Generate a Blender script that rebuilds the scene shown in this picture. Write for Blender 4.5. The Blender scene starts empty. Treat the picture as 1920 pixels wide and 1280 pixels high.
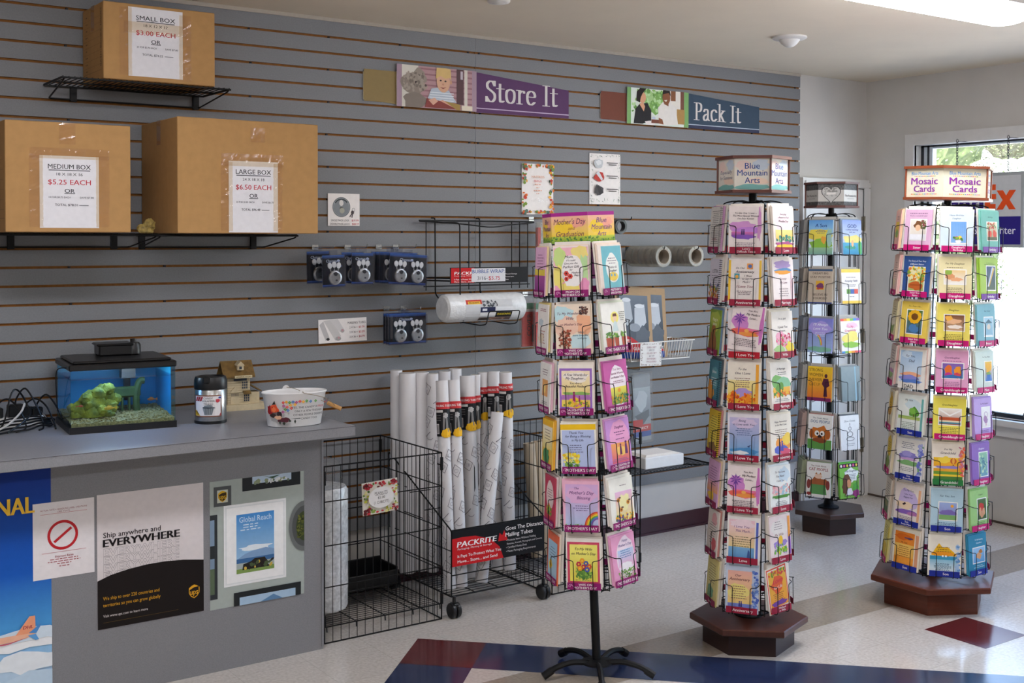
import bpy, bmesh, math, random
from mathutils import Vector, Matrix, Euler

scene = bpy.context.scene
COL = scene.collection
PI = math.pi
R = math.radians

# ------------------------------------------------------------------ camera
cam_d = bpy.data.cameras.new('camera')
cam = bpy.data.objects.new('camera', cam_d)
COL.objects.link(cam)
scene.camera = cam
cam_d.sensor_width = 36.0
cam_d.lens = 2212.5 * 36.0 / 1920.0
cam_d.shift_y = -(640.0 - 495.03) / 1920.0
cam_d.clip_start = 0.05
cam_d.clip_end = 300
_yaw, _pit, _rol = R(34.98), R(1.2414), R(0.081)
_fw = Vector((math.sin(_yaw) * math.cos(_pit), math.cos(_yaw) * math.cos(_pit), -math.sin(_pit)))
_r0 = Vector((math.cos(_yaw), -math.sin(_yaw), 0))
_u0 = _r0.cross(_fw)
_r = _r0 * math.cos(_rol) + _u0 * math.sin(_rol)
_u = -_r0 * math.sin(_rol) + _u0 * math.cos(_rol)
_m = Matrix((( _r.x, _u.x, -_fw.x, 0), (_r.y, _u.y, -_fw.y, 0), (_r.z, _u.z, -_fw.z, 1.698), (0, 0, 0, 1)))
cam.matrix_world = _m

# ------------------------------------------------------------------ world, sun, exposure
world = bpy.data.worlds.new('sky')
scene.world = world
world.use_nodes = True
_nt = world.node_tree
_bg = _nt.nodes['Background']
_sky = _nt.nodes.new('ShaderNodeTexSky')
_sky.sky_type = 'NISHITA'
_sky.sun_disc = False
_sky.sun_elevation = R(48)
_sky.sun_rotation = R(-75)
_sky.air_density = 1.0
_sky.dust_density = 1.5
_nt.links.new(_sky.outputs[0], _bg.inputs[0])
_bg.inputs[1].default_value = 1.5
sun_d = bpy.data.lights.new('sun', 'SUN')
sun_d.energy = 16.0
sun_d.angle = R(0.6)
sun_d.color = (1.0, 0.95, 0.88)
sun = bpy.data.objects.new('sun', sun_d)
COL.objects.link(sun)
sun.rotation_euler = Vector((0.62, 0.25, -0.78)).to_track_quat('-Z', 'Y').to_euler()
LAMP = 28.0            # radiance of the fluorescent lenses
scene.view_settings.view_transform = 'Standard'
scene.view_settings.look = 'None'
scene.view_settings.gamma = 1.0
scene.view_settings.exposure = 0.2
scene.view_settings.use_curve_mapping = False
scene.cycles.use_denoising = True
scene.cycles.max_bounces = 10
scene.cycles.diffuse_bounces = 5
scene.cycles.transparent_max_bounces = 24
scene.cycles.caustics_reflective = False
scene.cycles.caustics_refractive = False
scene.cycles.sample_clamp_indirect = 6.0

# ------------------------------------------------------------------ helpers: colour, materials
def lin(h):
    if not isinstance(h, str):
        return tuple(h)
    h = h.lstrip('#')
    if len(h) == 3:
        h = ''.join(c * 2 for c in h)
    o = []
    for i in (0, 2, 4):
        c = int(h[i:i + 2], 16) / 255
        o.append(c / 12.92 if c <= 0.04045 else ((c + 0.055) / 1.055) ** 2.4)
    return tuple(o)

MATS = {}
def mat(name, col='#888888', rough=0.5, metal=0.0, noise=0.0, nscale=40.0, spec=0.5, bump=0.0, bscale=80.0,
        emit=None, estr=0.0, attr=False, stretch=None, col2=None):
    """procedural principled material: base colour (or the print's own colour layer) broken up by noise"""
    if name in MATS:
        return MATS[name]
    m = bpy.data.materials.new(name)
    m.use_nodes = True
    nt = m.node_tree
    b = nt.nodes['Principled BSDF']
    c = lin(col)
    b.inputs['Roughness'].default_value = rough
    b.inputs['Metallic'].default_value = metal
    b.inputs['Specular IOR Level'].default_value = spec
    tc = nt.nodes.new('ShaderNodeTexCoord')
    vec = tc.outputs['Object']
    if stretch:
        mp = nt.nodes.new('ShaderNodeMapping')
        mp.inputs['Scale'].default_value = stretch
        nt.links.new(vec, mp.inputs['Vector'])
        vec = mp.outputs[0]
    if attr:
        at = nt.nodes.new('ShaderNodeAttribute')
        at.attribute_name = 'Col'
        src = at.outputs['Color']
    else:
        rgb = nt.nodes.new('ShaderNodeRGB')
        rgb.outputs[0].default_value = (*c, 1)
        src = rgb.outputs[0]
    if noise > 0:
        n = nt.nodes.new('ShaderNodeTexNoise')
        n.inputs['Scale'].default_value = nscale
        n.inputs['Detail'].default_value = 4
        nt.links.new(vec, n.inputs['Vector'])
        rp = nt.nodes.new('ShaderNodeMapRange')
        rp.inputs[1].default_value = 0.3
        rp.inputs[2].default_value = 0.7
        rp.inputs[3].default_value = 1 - noise
        rp.inputs[4].default_value = 1 + noise
        nt.links.new(n.outputs[0], rp.inputs[0])
        mx = nt.nodes.new('ShaderNodeMix')
        mx.data_type = 'RGBA'
        if col2:
            rp.inputs[3].default_value = 0
            rp.inputs[4].default_value = 1
            nt.links.new(rp.outputs[0], mx.inputs[0])
            nt.links.new(src, mx.inputs[6])
            mx.inputs[7].default_value = (*lin(col2), 1)
        else:
            mx.blend_type = 'MULTIPLY'
            mx.inputs[0].default_value = 1.0
            nt.links.new(src, mx.inputs[6])
            cb = nt.nodes.new('ShaderNodeCombineColor')
            for i in range(3):
                nt.links.new(rp.outputs[0], cb.inputs[i])
            nt.links.new(cb.outputs[0], mx.inputs[7])
        src = mx.outputs[2]
    nt.links.new(src, b.inputs['Base Color'])
    if bump > 0:
        n2 = nt.nodes.new('ShaderNodeTexNoise')
        n2.inputs['Scale'].default_value = bscale
        n2.inputs['Detail'].default_value = 3
        nt.links.new(vec, n2.inputs['Vector'])
        bp = nt.nodes.new('ShaderNodeBump')
        bp.inputs['Strength'].default_value = bump
        bp.inputs['Distance'].default_value = 0.004
        nt.links.new(n2.outputs[0], bp.inputs['Height'])
        nt.links.new(bp.outputs[0], b.inputs['Normal'])
    if emit:
        b.inputs['Emission Color'].default_value = (*lin(emit), 1)
        b.inputs['Emission Strength'].default_value = estr
    MATS[name] = m
    return m

def clear_mat(name, tint='#ffffff', gloss=0.05, opac=0.0, milky='#ffffff', rough=0.02):
    """thin clear sheet: see-through, with a fresnel shine and optional milky share"""
    if name in MATS:
        return MATS[name]
    m = bpy.data.materials.new(name)
    m.use_nodes = True
    nt = m.node_tree
    nt.nodes.remove(nt.nodes['Principled BSDF'])
    out = nt.nodes['Material Output']
    tr = nt.nodes.new('ShaderNodeBsdfTransparent')
    tr.inputs[0].default_value = (*lin(tint), 1)
    gl = nt.nodes.new('ShaderNodeBsdfGlossy')
    gl.inputs['Roughness'].default_value = rough
    lw = nt.nodes.new('ShaderNodeLayerWeight')
    lw.inputs[0].default_value = 0.5
    pw = nt.nodes.new('ShaderNodeMath'); pw.operation = 'POWER'; pw.inputs[1].default_value = 4.0
    nt.links.new(lw.outputs['Facing'], pw.inputs[0])
    mn = nt.nodes.new('ShaderNodeMath'); mn.operation = 'MULTIPLY_ADD'
    mn.inputs[1].default_value = 0.45; mn.inputs[2].default_value = gloss
    nt.links.new(pw.outputs[0], mn.inputs[0])
    mx = nt.nodes.new('ShaderNodeMixShader')
    nt.links.new(mn.outputs[0], mx.inputs[0])
    nt.links.new(tr.outputs[0], mx.inputs[1])
    nt.links.new(gl.outputs[0], mx.inputs[2])
    last = mx.outputs[0]
    if opac > 0:
        df = nt.nodes.new('ShaderNodeBsdfDiffuse')
        df.inputs[0].default_value = (*lin(milky), 1)
        m2 = nt.nodes.new('ShaderNodeMixShader')
        m2.inputs[0].default_value = opac
        nt.links.new(last, m2.inputs[1])
        nt.links.new(df.outputs[0], m2.inputs[2])
        last = m2.outputs[0]
    nt.links.new(last, out.inputs[0])
    MATS[name] = m
    return m

PRINT = mat('printed_paper', rough=0.55, attr=True, noise=0.03, nscale=45, spec=0.25)
BLACKWIRE = mat('black_wire', '#09090a', 0.5, 0.0, noise=0.15, nscale=90, spec=0.3)
PAPER = mat('cream_paper', '#efe8df', 0.7, noise=0.04, nscale=150)
CARDBOARD = mat('cardboard', '#ae8450', 0.8, noise=0.05, nscale=30, bump=0.05, bscale=200)

# ------------------------------------------------------------------ helpers: geometry
class MB:
    """collects faces (with material index and optional print colours) and links them as ONE mesh object"""
    def __init__(s):
        s.v, s.f, s.mi, s.fc, s.cur, s.col = [], [], [], [], 0, None
        s.smooth = False
        s.X = None
    def pt(s, p):
        p = Vector(p)
        if s.X is not None:
            p = s.X @ p
        s.v.append(p)
        return len(s.v) - 1
    def face(s, idx, col=None):
        s.f.append(list(idx)); s.mi.append(s.cur)
        s.fc.append(col if col is not None else s.col)
    def poly(s, pts, col=None):
        s.face([s.pt(p) for p in pts], col)
    def box(s, x0, y0, z0, x1, y1, z1):
        i = [s.pt(p) for p in ((x0,y0,z0),(x1,y0,z0),(x1,y1,z0),(x0,y1,z0),(x0,y0,z1),(x1,y0,z1),(x1,y1,z1),(x0,y1,z1))]
        for q in ((0,3,2,1),(4,5,6,7),(0,1,5,4),(1,2,6,5),(2,3,7,6),(3,0,4,7)):
            s.face([i[k] for k in q])
    def bbox(s, x0, y0, z0, x1, y1, z1, b):
        """box with chamfered vertical and top edges"""
        ring = lambda d, z: [(x0+d,y0+0,z),(x1-d,y0,z),(x1,y0+d,z),(x1,y1-d,z),(x1-d,y1,z),(x0+d,y1,z),(x0,y1-d,z),(x0,y0+d,z)]
        ins = lambda d, z: [(x0+d+b,y0+b,z),(x1-d-b,y0+b,z),(x1-b,y0+d+b,z),(x1-b,y1-d-b,z),(x1-d-b,y1-b,z),(x0+d+b,y1-b,z),(x0+b,y1-d-b,z),(x0+b,y0+d+b,z)]
        s.loft([ins(b*.4, z0), ring(b, z0+b), ring(b, z1-b), ins(b*.4, z1)], caps=True)
    def loft(s, rings, closed=True, caps=False, wrap=False):
        n = len(rings[0])
        ids = [[s.pt(p) for p in r] for r in rings]
        m = len(ids)
        for a in range(m if wrap else m - 1):
            A, B = ids[a], ids[(a + 1) % m]
            for k in range(n if closed else n - 1):
                j = (k + 1) % n
                s.face((A[k], A[j], B[j], B[k]))
        if caps:
            s.face(ids[0][::-1]); s.face(ids[-1])
        return ids
    def tube(s, pts, r, n=6, closed=False, r2=None):
        pts = [Vector(p) for p in pts]
        m = len(pts)
        rings = []
        prev = None
        for i in range(m):
            if closed:
                t = pts[(i+1) % m] - pts[i-1]
            elif i == 0:
                t = pts[1] - pts[0]
            elif i == m - 1:
                t = pts[-1] - pts[-2]
            else:
                t = (pts[i+1] - pts[i]).normalized() + (pts[i] - pts[i-1]).normalized()
            if t.length < 1e-9:
                t = Vector((0, 0, 1))
            t.normalize()
            if prev is None:
                a = Vector((0, 0, 1)) if abs(t.z) < 0.9 else Vector((1, 0, 0))
            else:
                a = prev
            a = (a - t * a.dot(t))
            if a.length < 1e-6:
                a = t.orthogonal()
            a.normalize()
            prev = a
            b = t.cross(a)
            rr = r if r2 is None else r + (r2 - r) * i / (m - 1)
            rings.append([pts[i] + a * (rr * math.cos(2*PI*k/n)) + b * (rr * math.sin(2*PI*k/n)) for k in range(n)])
        s.loft(rings, caps=not closed, wrap=closed)
    def lathe(s, prof, n=24, c=(0, 0, 0), sx=1.0, sy=1.0):
        rings = [[(c[0] + r*sx*math.cos(2*PI*k/n), c[1] + r*sy*math.sin(2*PI*k/n), c[2] + z) for k in range(n)] for r, z in prof]
        s.loft(rings, caps=True)
    def ball(s, c, rx, ry=None, rz=None, n=12, m=8, wob=0, seed=0):
        ry = ry or rx; rz = rz or rx
        rd = random.Random(seed)
        rings = []
        for i in range(1, m):
            t = PI * i / m
            rings.append([(c[0] + rx*math.sin(t)*math.cos(2*PI*k/n)*(1+rd.uniform(-wob, wob)), c[1] + ry*math.sin(t)*math.sin(2*PI*k/n)*(1+rd.uniform(-wob, wob)),
                           c[2] - rz*math.cos(t)*(1+rd.uniform(-wob, wob)*.5)) for k in range(n)])
        ids = s.loft(rings)
        b, t = s.pt((c[0], c[1], c[2]-rz)), s.pt((c[0], c[1], c[2]+rz))
        for k in range(n):
            j = (k+1) % n
            s.face((ids[0][j], ids[0][k], b)); s.face((ids[-1][k], ids[-1][j], t))
    def prism(s, pts, z0, z1):
        s.loft([[(x, y, z0) for x, y in pts], [(x, y, z1) for x, y in pts]], caps=True)
    def mesh(s, name, mats, smooth=False):
        me = bpy.data.meshes.new(name)
        me.from_pydata([tuple(p) for p in s.v], [], s.f)
        if not isinstance(mats, (list, tuple)):
            mats = [mats]
        for m in mats:
            me.materials.append(m)
        me.polygons.foreach_set('material_index', s.mi)
        if any(c is not None for c in s.fc):
            at = me.color_attributes.new('Col', 'FLOAT_COLOR', 'CORNER')
            buf = []
            for f, c in zip(s.f, s.fc):
                if c is None:
                    c = (0.8, 0.8, 0.8)
                if isinstance(c[0], (tuple, list)):
                    for q in c:
                        buf.extend((*q, 1))
                else:
                    buf.extend((*c, 1) * len(f))
            at.data.foreach_set('color', buf)
        me.update()
        if smooth:
            me.shade_smooth()
            me.set_sharp_from_angle(angle=R(40))
        return me
    def build(s, name, mats, parent=None, M=None, smooth=False):
        return obj(name, s.mesh(name, mats, smooth), parent, M)

def obj(name, me, parent=None, M=None):
    o = bpy.data.objects.new(name, me)
    COL.objects.link(o)
    if parent is not None:
        o.parent = parent
    if M is not None:
        o.matrix_local = M
    return o
def thing(name, label, cat, loc=(0, 0, 0), group=None, M=None):
    o = bpy.data.objects.new(name, None)
    o.empty_display_size = 0.05
    COL.objects.link(o)
    o.matrix_world = M if M is not None else Matrix.Translation(loc)
    return tag(o, label, cat, group)
def tag(o, label, cat, group=None, kind=None):
    if label: o['label'] = label
    if cat: o['category'] = cat
    if group: o['group'] = group
    if kind: o['kind'] = kind
    return o
def struct(name, mb, mats, label=None):
    o = mb.build(name, mats)
    o['kind'] = 'structure'
    if label: o['label'] = label
    return o
def rnd(pts, r, k=3):
    """polyline with rounded corners"""
    pts = [Vector(p) for p in pts]
    out = [pts[0]]
    for i in range(1, len(pts) - 1):
        a, b, c = pts[i-1], pts[i], pts[i+1]
        d1 = min(r, (a-b).length * .45); d2 = min(r, (c-b).length * .45)
        p, q = b + (a-b).normalized()*d1, b + (c-b).normalized()*d2
        for j in range(k + 1):
            t = j / k
            out.append(p*(1-t)**2 + b*(2*t*(1-t)) + q*t*t)
    out.append(pts[-1])
    return out
def spline(pts, k=6):
    pts = [Vector(p) for p in pts]
    P = [pts[0]] + pts + [pts[-1]]
    out = []
    for i in range(1, len(P) - 2):
        for j in range(k):
            t = j / k
            a, b, c, d = P[i-1], P[i], P[i+1], P[i+2]
            out.append(0.5*((2*b) + (c-a)*t + (2*a-5*b+4*c-d)*t*t + (3*b-a-3*c+d)*t**3))
    out.append(pts[-1])
    return out
def XF(loc=(0,0,0), rz=0.0, rx=0.0, ry=0.0):
    return Matrix.Translation(loc) @ Matrix.Rotation(rz, 4, 'Z') @ Matrix.Rotation(rx, 4, 'X') @ Matrix.Rotation(ry, 4, 'Y')
# upright panel facing the room (-Y): local x right, y up, z out of the wall
def WALLF(x, y, z, rz=0.0):
    return Matrix.Translation((x, y, z)) @ Matrix.Rotation(rz, 4, 'Z') @ Matrix.Rotation(PI/2, 4, 'X')

# ------------------------------------------------------------------ helpers: print on flat and curved faces
_txt = {}
def get_text(body, sh=0.0, bo=0.0):
    key = (body, round(sh, 3), round(bo, 4))
    if key in _txt:
        return _txt[key]
    cu = bpy.data.curves.new('lettering', 'FONT')
    cu.body = body; cu.size = 1.0; cu.shear = sh; cu.offset = bo; cu.resolution_u = 2
    cu.dimensions = '2D'; cu.fill_mode = 'FRONT'
    o = bpy.data.objects.new('lettering', cu)
    COL.objects.link(o)
    bpy.context.view_layer.update()
    dg = bpy.context.evaluated_depsgraph_get()
    e = o.evaluated_get(dg)
    me = e.to_mesh()
    vs = [(v.co.x, v.co.y) for v in me.vertices]
    fs = [tuple(p.vertices) for p in me.polygons]
    e.to_mesh_clear()
    bpy.data.objects.remove(o); bpy.data.curves.remove(cu)
    x0 = min([v[0] for v in vs], default=0); x1 = max([v[0] for v in vs], default=0)
    _txt[key] = (vs, fs, x0, x1)
    return _txt[key]

class Art:
    """draws print in the unit square (0..1, 0..1) of a w x h face; fn(x, y, lift) maps metres to the surface"""
    def __init__(s, mb, w, h, fn=None, lift=1e-4, start=1e-4, mi=None):
        s.mb, s.w, s.h, s.k, s.lift = mb, w, h, start, lift
        s.fn = fn or (lambda x, y, l: (x - w/2, y, l))
        s.mi = mi
        s.nx = 1
    def P(s, x, y):
        return s.fn(x*s.w, y*s.h, s.k)
    def _emit(s, pts, col):
        old = s.mb.cur
        if s.mi is not None: s.mb.cur = s.mi
        s.mb.poly([s.P(*p) for p in pts], col)
        s.mb.cur = old
    def up(s): s.k += s.lift
    def poly(s, pts, c):
        s.up()
        c = lin(c)
        if s.nx == 1:
            return s._emit(pts, c)
        for i in range(s.nx):          # curved face: cut into upright strips
            a, b = i/s.nx, (i+1)/s.nx
            q = pts
            for lim, sg in ((a, 1), (b, -1)):
                o = []
                for k in range(len(q)):
                    p0, p1 = q[k], q[(k+1) % len(q)]
                    i0, i1 = (p0[0]-lim)*sg >= 0, (p1[0]-lim)*sg >= 0
                    if i0: o.append(p0)
                    if i0 != i1:
                        t = (lim-p0[0])/(p1[0]-p0[0]); o.append((lim, p0[1]+(p1[1]-p0[1])*t))
                q = o
                if len(q) < 3: break
            if len(q) >= 3: s._emit(q, c)
    def grad(s, x0, y0, x1, y1, ct, cb):
        s.up()
        ct, cb = lin(ct), lin(cb)
        for i in range(s.nx):
            a, b = x0+(x1-x0)*i/s.nx, x0+(x1-x0)*(i+1)/s.nx
            s._emit([(a,y0),(b,y0),(b,y1),(a,y1)], [cb, cb, ct, ct])
    def rect(s, x0, y0, x1, y1, c): s.grad(x0, y0, x1, y1, c, c)
    def ell(s, cx, cy, rx, ry, c, n=14, rot=0.0):
        cl = lambda v: min(max(v, 0.0), 1.0)
        s.poly([(cl(cx + rx*math.cos(a)*math.cos(rot) - ry*math.sin(a)*math.sin(rot)*s.h/s.w), cl(cy + ry*math.sin(a)*math.cos(rot) + rx*math.cos(a)*math.sin(rot)*s.w/s.h))
                for a in (2*PI*k/n for k in range(n))], c)
    def ring(s, cx, cy, rx, ry, t, c, n=28, a0=0, a1=360):
        s.up()
        A = [R(a0 + (a1-a0)*k/n) for k in range(n+1)]
        ty = t*s.w/s.h
        for a, b in zip(A, A[1:]):
            s._emit([(cx+rx*math.cos(a), cy+ry*math.sin(a)), (cx+rx*math.cos(b), cy+ry*math.sin(b)),
                     (cx+(rx-t)*math.cos(b), cy+(ry-ty)*math.sin(b)), (cx+(rx-t)*math.cos(a), cy+(ry-ty)*math.sin(a))], lin(c))
    def blob(s, cx, cy, rx, ry, c, seed=0, n=16, wob=.22):
        rd = random.Random(seed + int(cx*1000) + int(cy*777))
        q = [1 + rd.uniform(-wob, wob) for _ in range(n)]
        s.poly([(min(max(cx+rx*q[k]*math.cos(2*PI*k/n), 0.0), 1.0), min(max(cy+ry*q[k]*math.sin(2*PI*k/n), 0.0), 1.0)) for k in range(n)], c)
    def line(s, pts, t, c):
        s.up()
        if s.nx > 1:                   # curved face: short steps
            pts = [(p[0]+(q[0]-p[0])*k/5, p[1]+(q[1]-p[1])*k/5) for p, q in zip(pts, pts[1:]) for k in range(6)]
        for (ax, ay), (bx, by) in zip(pts, pts[1:]):
            if (ax, ay) == (bx, by): continue
            dx, dy = (bx-ax)*s.w, (by-ay)*s.h
            L = math.hypot(dx, dy) or 1
            nx, ny = -dy/L*t/2/s.w, dx/L*t/2/s.h
            s._emit([(ax-nx, ay-ny), (bx-nx, by-ny), (bx+nx, by+ny), (ax+nx, ay+ny)], lin(c))
    def lines(s, cx, cy, w, n, c, dy=.035, th=.008, seed=1):
        """n short lines of print too small to read in the photograph"""
        s.up()
        rd = random.Random(seed + int(cx*999) + int(cy*555))
        for i in range(n):
            ww = w*rd.uniform(.6, 1.0); x = cx - ww/2; y = cy - i*dy
            while x < cx + ww/2 - .012:
                q = rd.uniform(.025, .08)
                e = min(x+q, cx+ww/2)
                s._emit([(x, y-th), (e, y-th), (e, y+th), (x, y+th)], lin(c))
                x = e + .016
    def frame(s, i, t, c):
        ti, tj = t, t*s.w/s.h
        j = i*s.w/s.h
        s.up()
        for q in ((i,j,1-i,j+tj),(i,1-j-tj,1-i,1-j),(i,j+tj,i+ti,1-j-tj),(1-i-ti,j+tj,1-i,1-j-tj)):
            s._emit([(q[0],q[1]),(q[2],q[1]),(q[2],q[3]),(q[0],q[3])], lin(c))
    def scat(s, x0, y0, x1, y1, n, cols, sz, seed=0, asp=None):
        rd = random.Random(seed*31 + n)
        s.up()
        for i in range(n):
            x, y = rd.uniform(x0, x1), rd.uniform(y0, y1)
            r = sz*rd.uniform(.6, 1.3); ry = r*s.w/s.h; ro = rd.uniform(0, PI)
            m = 6; el = rd.uniform(.45, 1)
            s.k += s.lift*.05
            pts = []
            for k in range(m):
                a = 2*PI*k/m
                u, v = r*math.cos(a), r*el*math.sin(a)
                pts.append((x + u*math.cos(ro)-v*math.sin(ro), y + (u*math.sin(ro)+v*math.cos(ro))*s.w/s.h))
            s._emit(pts, lin(cols[rd.randrange(len(cols))]))
    def text(s, body, x, y, size, c, sh=0.0, bo=0.0, al='C', fit=None, rot=0.0):
        """size = font size as a share of the face height; fit = width as a share of the face width; al C, L or R; bo = extra stroke"""
        vs, fs, x0, x1 = get_text(body, sh)
        if not fs: return
        s.up()
        S = size*s.h
        sx = S if fit is None else fit*s.w/max(x1-x0, 1e-6)
        ox = {'C': -(x0+x1)/2, 'L': -x0, 'R': -x1}[al]
        cr, sr = math.cos(rot), math.sin(rot)
        old = s.mb.cur
        if s.mi is not None: s.mb.cur = s.mi
        cl = lin(c)
        offs = [(0, 0)] if bo == 0 else ([(-bo, 0), (0, 0), (bo, 0)] if bo > 0 else [(bo, bo), (bo, -bo), (-bo, bo), (-bo, -bo)])
        for dx, dy in offs:
            s.k += s.lift*.05
            ids = []
            for vx, vy in vs:
                px, py = (vx+ox+dx)*sx, (vy-.33+dy)*S
                px, py = px*cr-py*sr, px*sr+py*cr
                ids.append(s.mb.pt(s.fn(x*s.w+px, y*s.h+py, s.k)))
            for f in fs:
                s.mb.face([ids[i] for i in f], cl)
        s.mb.cur = old
    def nib(s, strokes, x, y, sc, c, nx=.07, ny=.016):
        """broad-nib strokes: centre lines in letter units, thick across, thin along (serif lettering)"""
        s.up()
        cl = lin(c)
        for st in strokes:
            pts = spline([(p[0], p[1], 0) for p in st], 5) if len(st) > 2 else [Vector((p[0], p[1], 0)) for p in st]
            for a, b in zip(pts, pts[1:]):
                s.k += s.lift*.02
                P = [(a.x-nx, a.y-ny), (a.x+nx, a.y+ny), (b.x+nx, b.y+ny), (b.x-nx, b.y-ny), (a.x-nx, a.y+ny), (a.x+nx, a.y-ny), (b.x+nx, b.y-ny), (b.x-nx, b.y+ny)]
                cx = sum(p[0] for p in P)/8; cy = sum(p[1] for p in P)/8
                Hs = hull(P)
                s._emit([(x + q[0]*sc*s.h/s.w, y + q[1]*sc) for q in Hs], cl)
    def draw(s, ops):
        for o in ops:
            getattr(s, o[0])(*o[1:])

def hull(P):
    P = sorted(set((round(a, 6), round(b, 6)) for a, b in P))
    def half(Q):
        h = []
        for p in Q:
            while len(h) > 1 and (h[-1][0]-h[-2][0])*(p[1]-h[-2][1]) - (h[-1][1]-h[-2][1])*(p[0]-h[-2][0]) <= 0:
                h.pop()
            h.append(p)
        return h
    a, b = half(P), half(P[::-1])
    return a[:-1] + b[:-1]

def sheet_mesh(name, w, h, t, ops, face='#f1ece6', lift=1e-4, mats=None):
    """a flat printed sheet: local x across (centred), y up from 0, front face at z = 0"""
    mb = MB(); mb.col = lin(face)
    mb.box(-w/2, 0, -t, w/2, h, 0)
    a = Art(mb, w, h, lift=lift)
    a.draw(ops)
    return mb.mesh(name, mats or [PRINT])
# ================================================================== the setting
WY = 5.0565           # face of the slatwall
XR = 6.42             # face of the window wall
ZC = 2.735            # ceiling
WALLP = mat('wall_paint', '#cbc7c1', 0.85, noise=0.03, nscale=6, bump=0.04, bscale=60)
CEILP = mat('ceiling_paint', '#e0d3be', 0.9, noise=0.02, nscale=5, bump=0.05, bscale=40)
TRIMP = mat('white_gloss_trim', '#dcdad7', 0.4, noise=0.03, nscale=20)
SLAT = mat('grey_laminate', '#7c7d80', 0.5, noise=0.06, nscale=160, spec=0.35)
MDF = mat('brown_board_core', '#85551f', 0.85, noise=0.15, nscale=50)
LAMI = mat('counter_laminate', '#858589', 0.4, noise=0.10, nscale=260, spec=0.4)
SCREW = mat('dark_screw', '#1c1614', 0.5, noise=0.1)

def floor_mat(name, col, col2, rough=0.14):
    m = mat(name, col, rough, noise=1.0, nscale=75, col2=col2, spec=0.65)
    nt = m.node_tree
    b = nt.nodes['Principled BSDF']
    src = b.inputs['Base Color'].links[0].from_socket
    tc = [n for n in nt.nodes if n.type == 'TEX_COORD'][0]
    mp = nt.nodes.new('ShaderNodeMapping')
    mp.inputs['Location'].default_value = (-4.397, -3.732, 0)
    br = nt.nodes.new('ShaderNodeTexBrick')
    br.offset = 0.0
    br.inputs['Scale'].default_value = 1.0
    br.inputs['Brick Width'].default_value = 0.2965
    br.inputs['Row Height'].default_value = 0.2965
    br.inputs['Mortar Size'].default_value = 0.0011
    br.inputs['Color1'].default_value = (1.0, 1.0, 1.0, 1)
    br.inputs['Color2'].default_value = (0.95, 0.95, 0.95, 1)
    br.inputs['Mortar'].default_value = (0.74, 0.73, 0.72, 1)
    nt.links.new(tc.outputs['Object'], mp.inputs[0])
    nt.links.new(mp.outputs[0], br.inputs['Vector'])
    mx = nt.nodes.new('ShaderNodeMix')
    mx.data_type = 'RGBA'; mx.blend_type = 'MULTIPLY'
    mx.inputs[0].default_value = 1.0
    nt.links.new(src, mx.inputs[6]); nt.links.new(br.outputs[0], mx.inputs[7])
    nt.links.new(mx.outputs[2], b.inputs['Base Color'])
    # worn wax: uneven gloss
    nz = nt.nodes.new('ShaderNodeTexNoise'); nz.inputs['Scale'].default_value = 4
    mr = nt.nodes.new('ShaderNodeMapRange')
    mr.inputs[3].default_value = rough*0.7; mr.inputs[4].default_value = rough*1.5
    nt.links.new(tc.outputs['Object'], nz.inputs['Vector'])
    nt.links.new(nz.outputs[0], mr.inputs[0]); nt.links.new(mr.outputs[0], b.inputs['Roughness'])
    return m
F_BASE = floor_mat('floor_tile_cream', '#d6cfc6', '#c1b8ae')
F_TAN = floor_mat('floor_tile_tan', '#a79a8b', '#988b7d')
F_BLUE = floor_mat('floor_tile_blue', '#2a3556', '#222c4a')
F_RED = floor_mat('floor_tile_red', '#622427', '#521d21')

X0, Y0 = -4.2, -3.6   # the far corner of the room, behind the camera
mb = MB()
mb.box(X0, Y0, -0.1, XR+.12, 5.2, 0)
def inlay(pts, k, z):
    mb.cur = k
    mb.poly([(x, y, z) for x, y in pts])
inlay([(-1.5, 3.437), (XR, 3.437), (XR, 3.732), (-1.5, 3.732)], 1, 0.0003)
C0 = Vector((2.526, 4.303)); da = Vector((.7071, -.7071)); db = Vector((-.7071, -.7071))
T = 0.2965
def sq(a0, a1, b0, b1, k, z):
    inlay([tuple(C0 + da*a*T + db*b*T) for a, b in ((a0, b0), (a0, b1), (a1, b1), (a1, b0))], k, z)
N = 12
sq(0, N, 0, 1, 2, .0006); sq(0, N, N-1, N, 2, .0006); sq(0, 1, 1, N-1, 2, .0006); sq(N-1, N, 1, N-1, 2, .0006)
for a in (0, N-1):
    for b in (0, N-1):
        sq(a, a+1, b, b+1, 3, .0009)
for dx, dy in ((4.397, 2.853), (4.397, -1.6), (-1.2, 2.853)):
    inlay([(dx, dy), (dx+T, dy), (dx+T, dy+T), (dx, dy+T)], 3, .0006)
struct('floor', mb, [F_BASE, F_TAN, F_BLUE, F_RED])

mb = MB(); mb.box(X0, Y0, ZC, XR+.12, 5.2, ZC+.12); struct('ceiling', mb, CEILP)
mb = MB(); mb.box(X0, 5.08, 0, XR+.12, 5.2, ZC); struct('wall_back', mb, WALLP)
mb = MB(); mb.box(X0-.12, Y0, 0, X0, 5.2, ZC); struct('wall_left', mb, WALLP)
mb = MB(); mb.box(X0-.12, Y0-.12, 0, XR+.12, Y0, ZC); struct('wall_front', mb, WALLP)
# window wall with its opening
WYa, WYb, WZa, WZb = 0.9, 4.690, 0.625, 2.292
mb = MB()
mb.box(XR, Y0, 0, XR+.12, WYa, ZC); mb.box(XR, WYb, 0, XR+.12, 5.08, ZC)
mb.box(XR, WYa, 0, XR+.12, WYb, WZa); mb.box(XR, WYa, WZb, XR+.12, WYb, ZC)
struct('wall_right', mb, WALLP)
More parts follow.
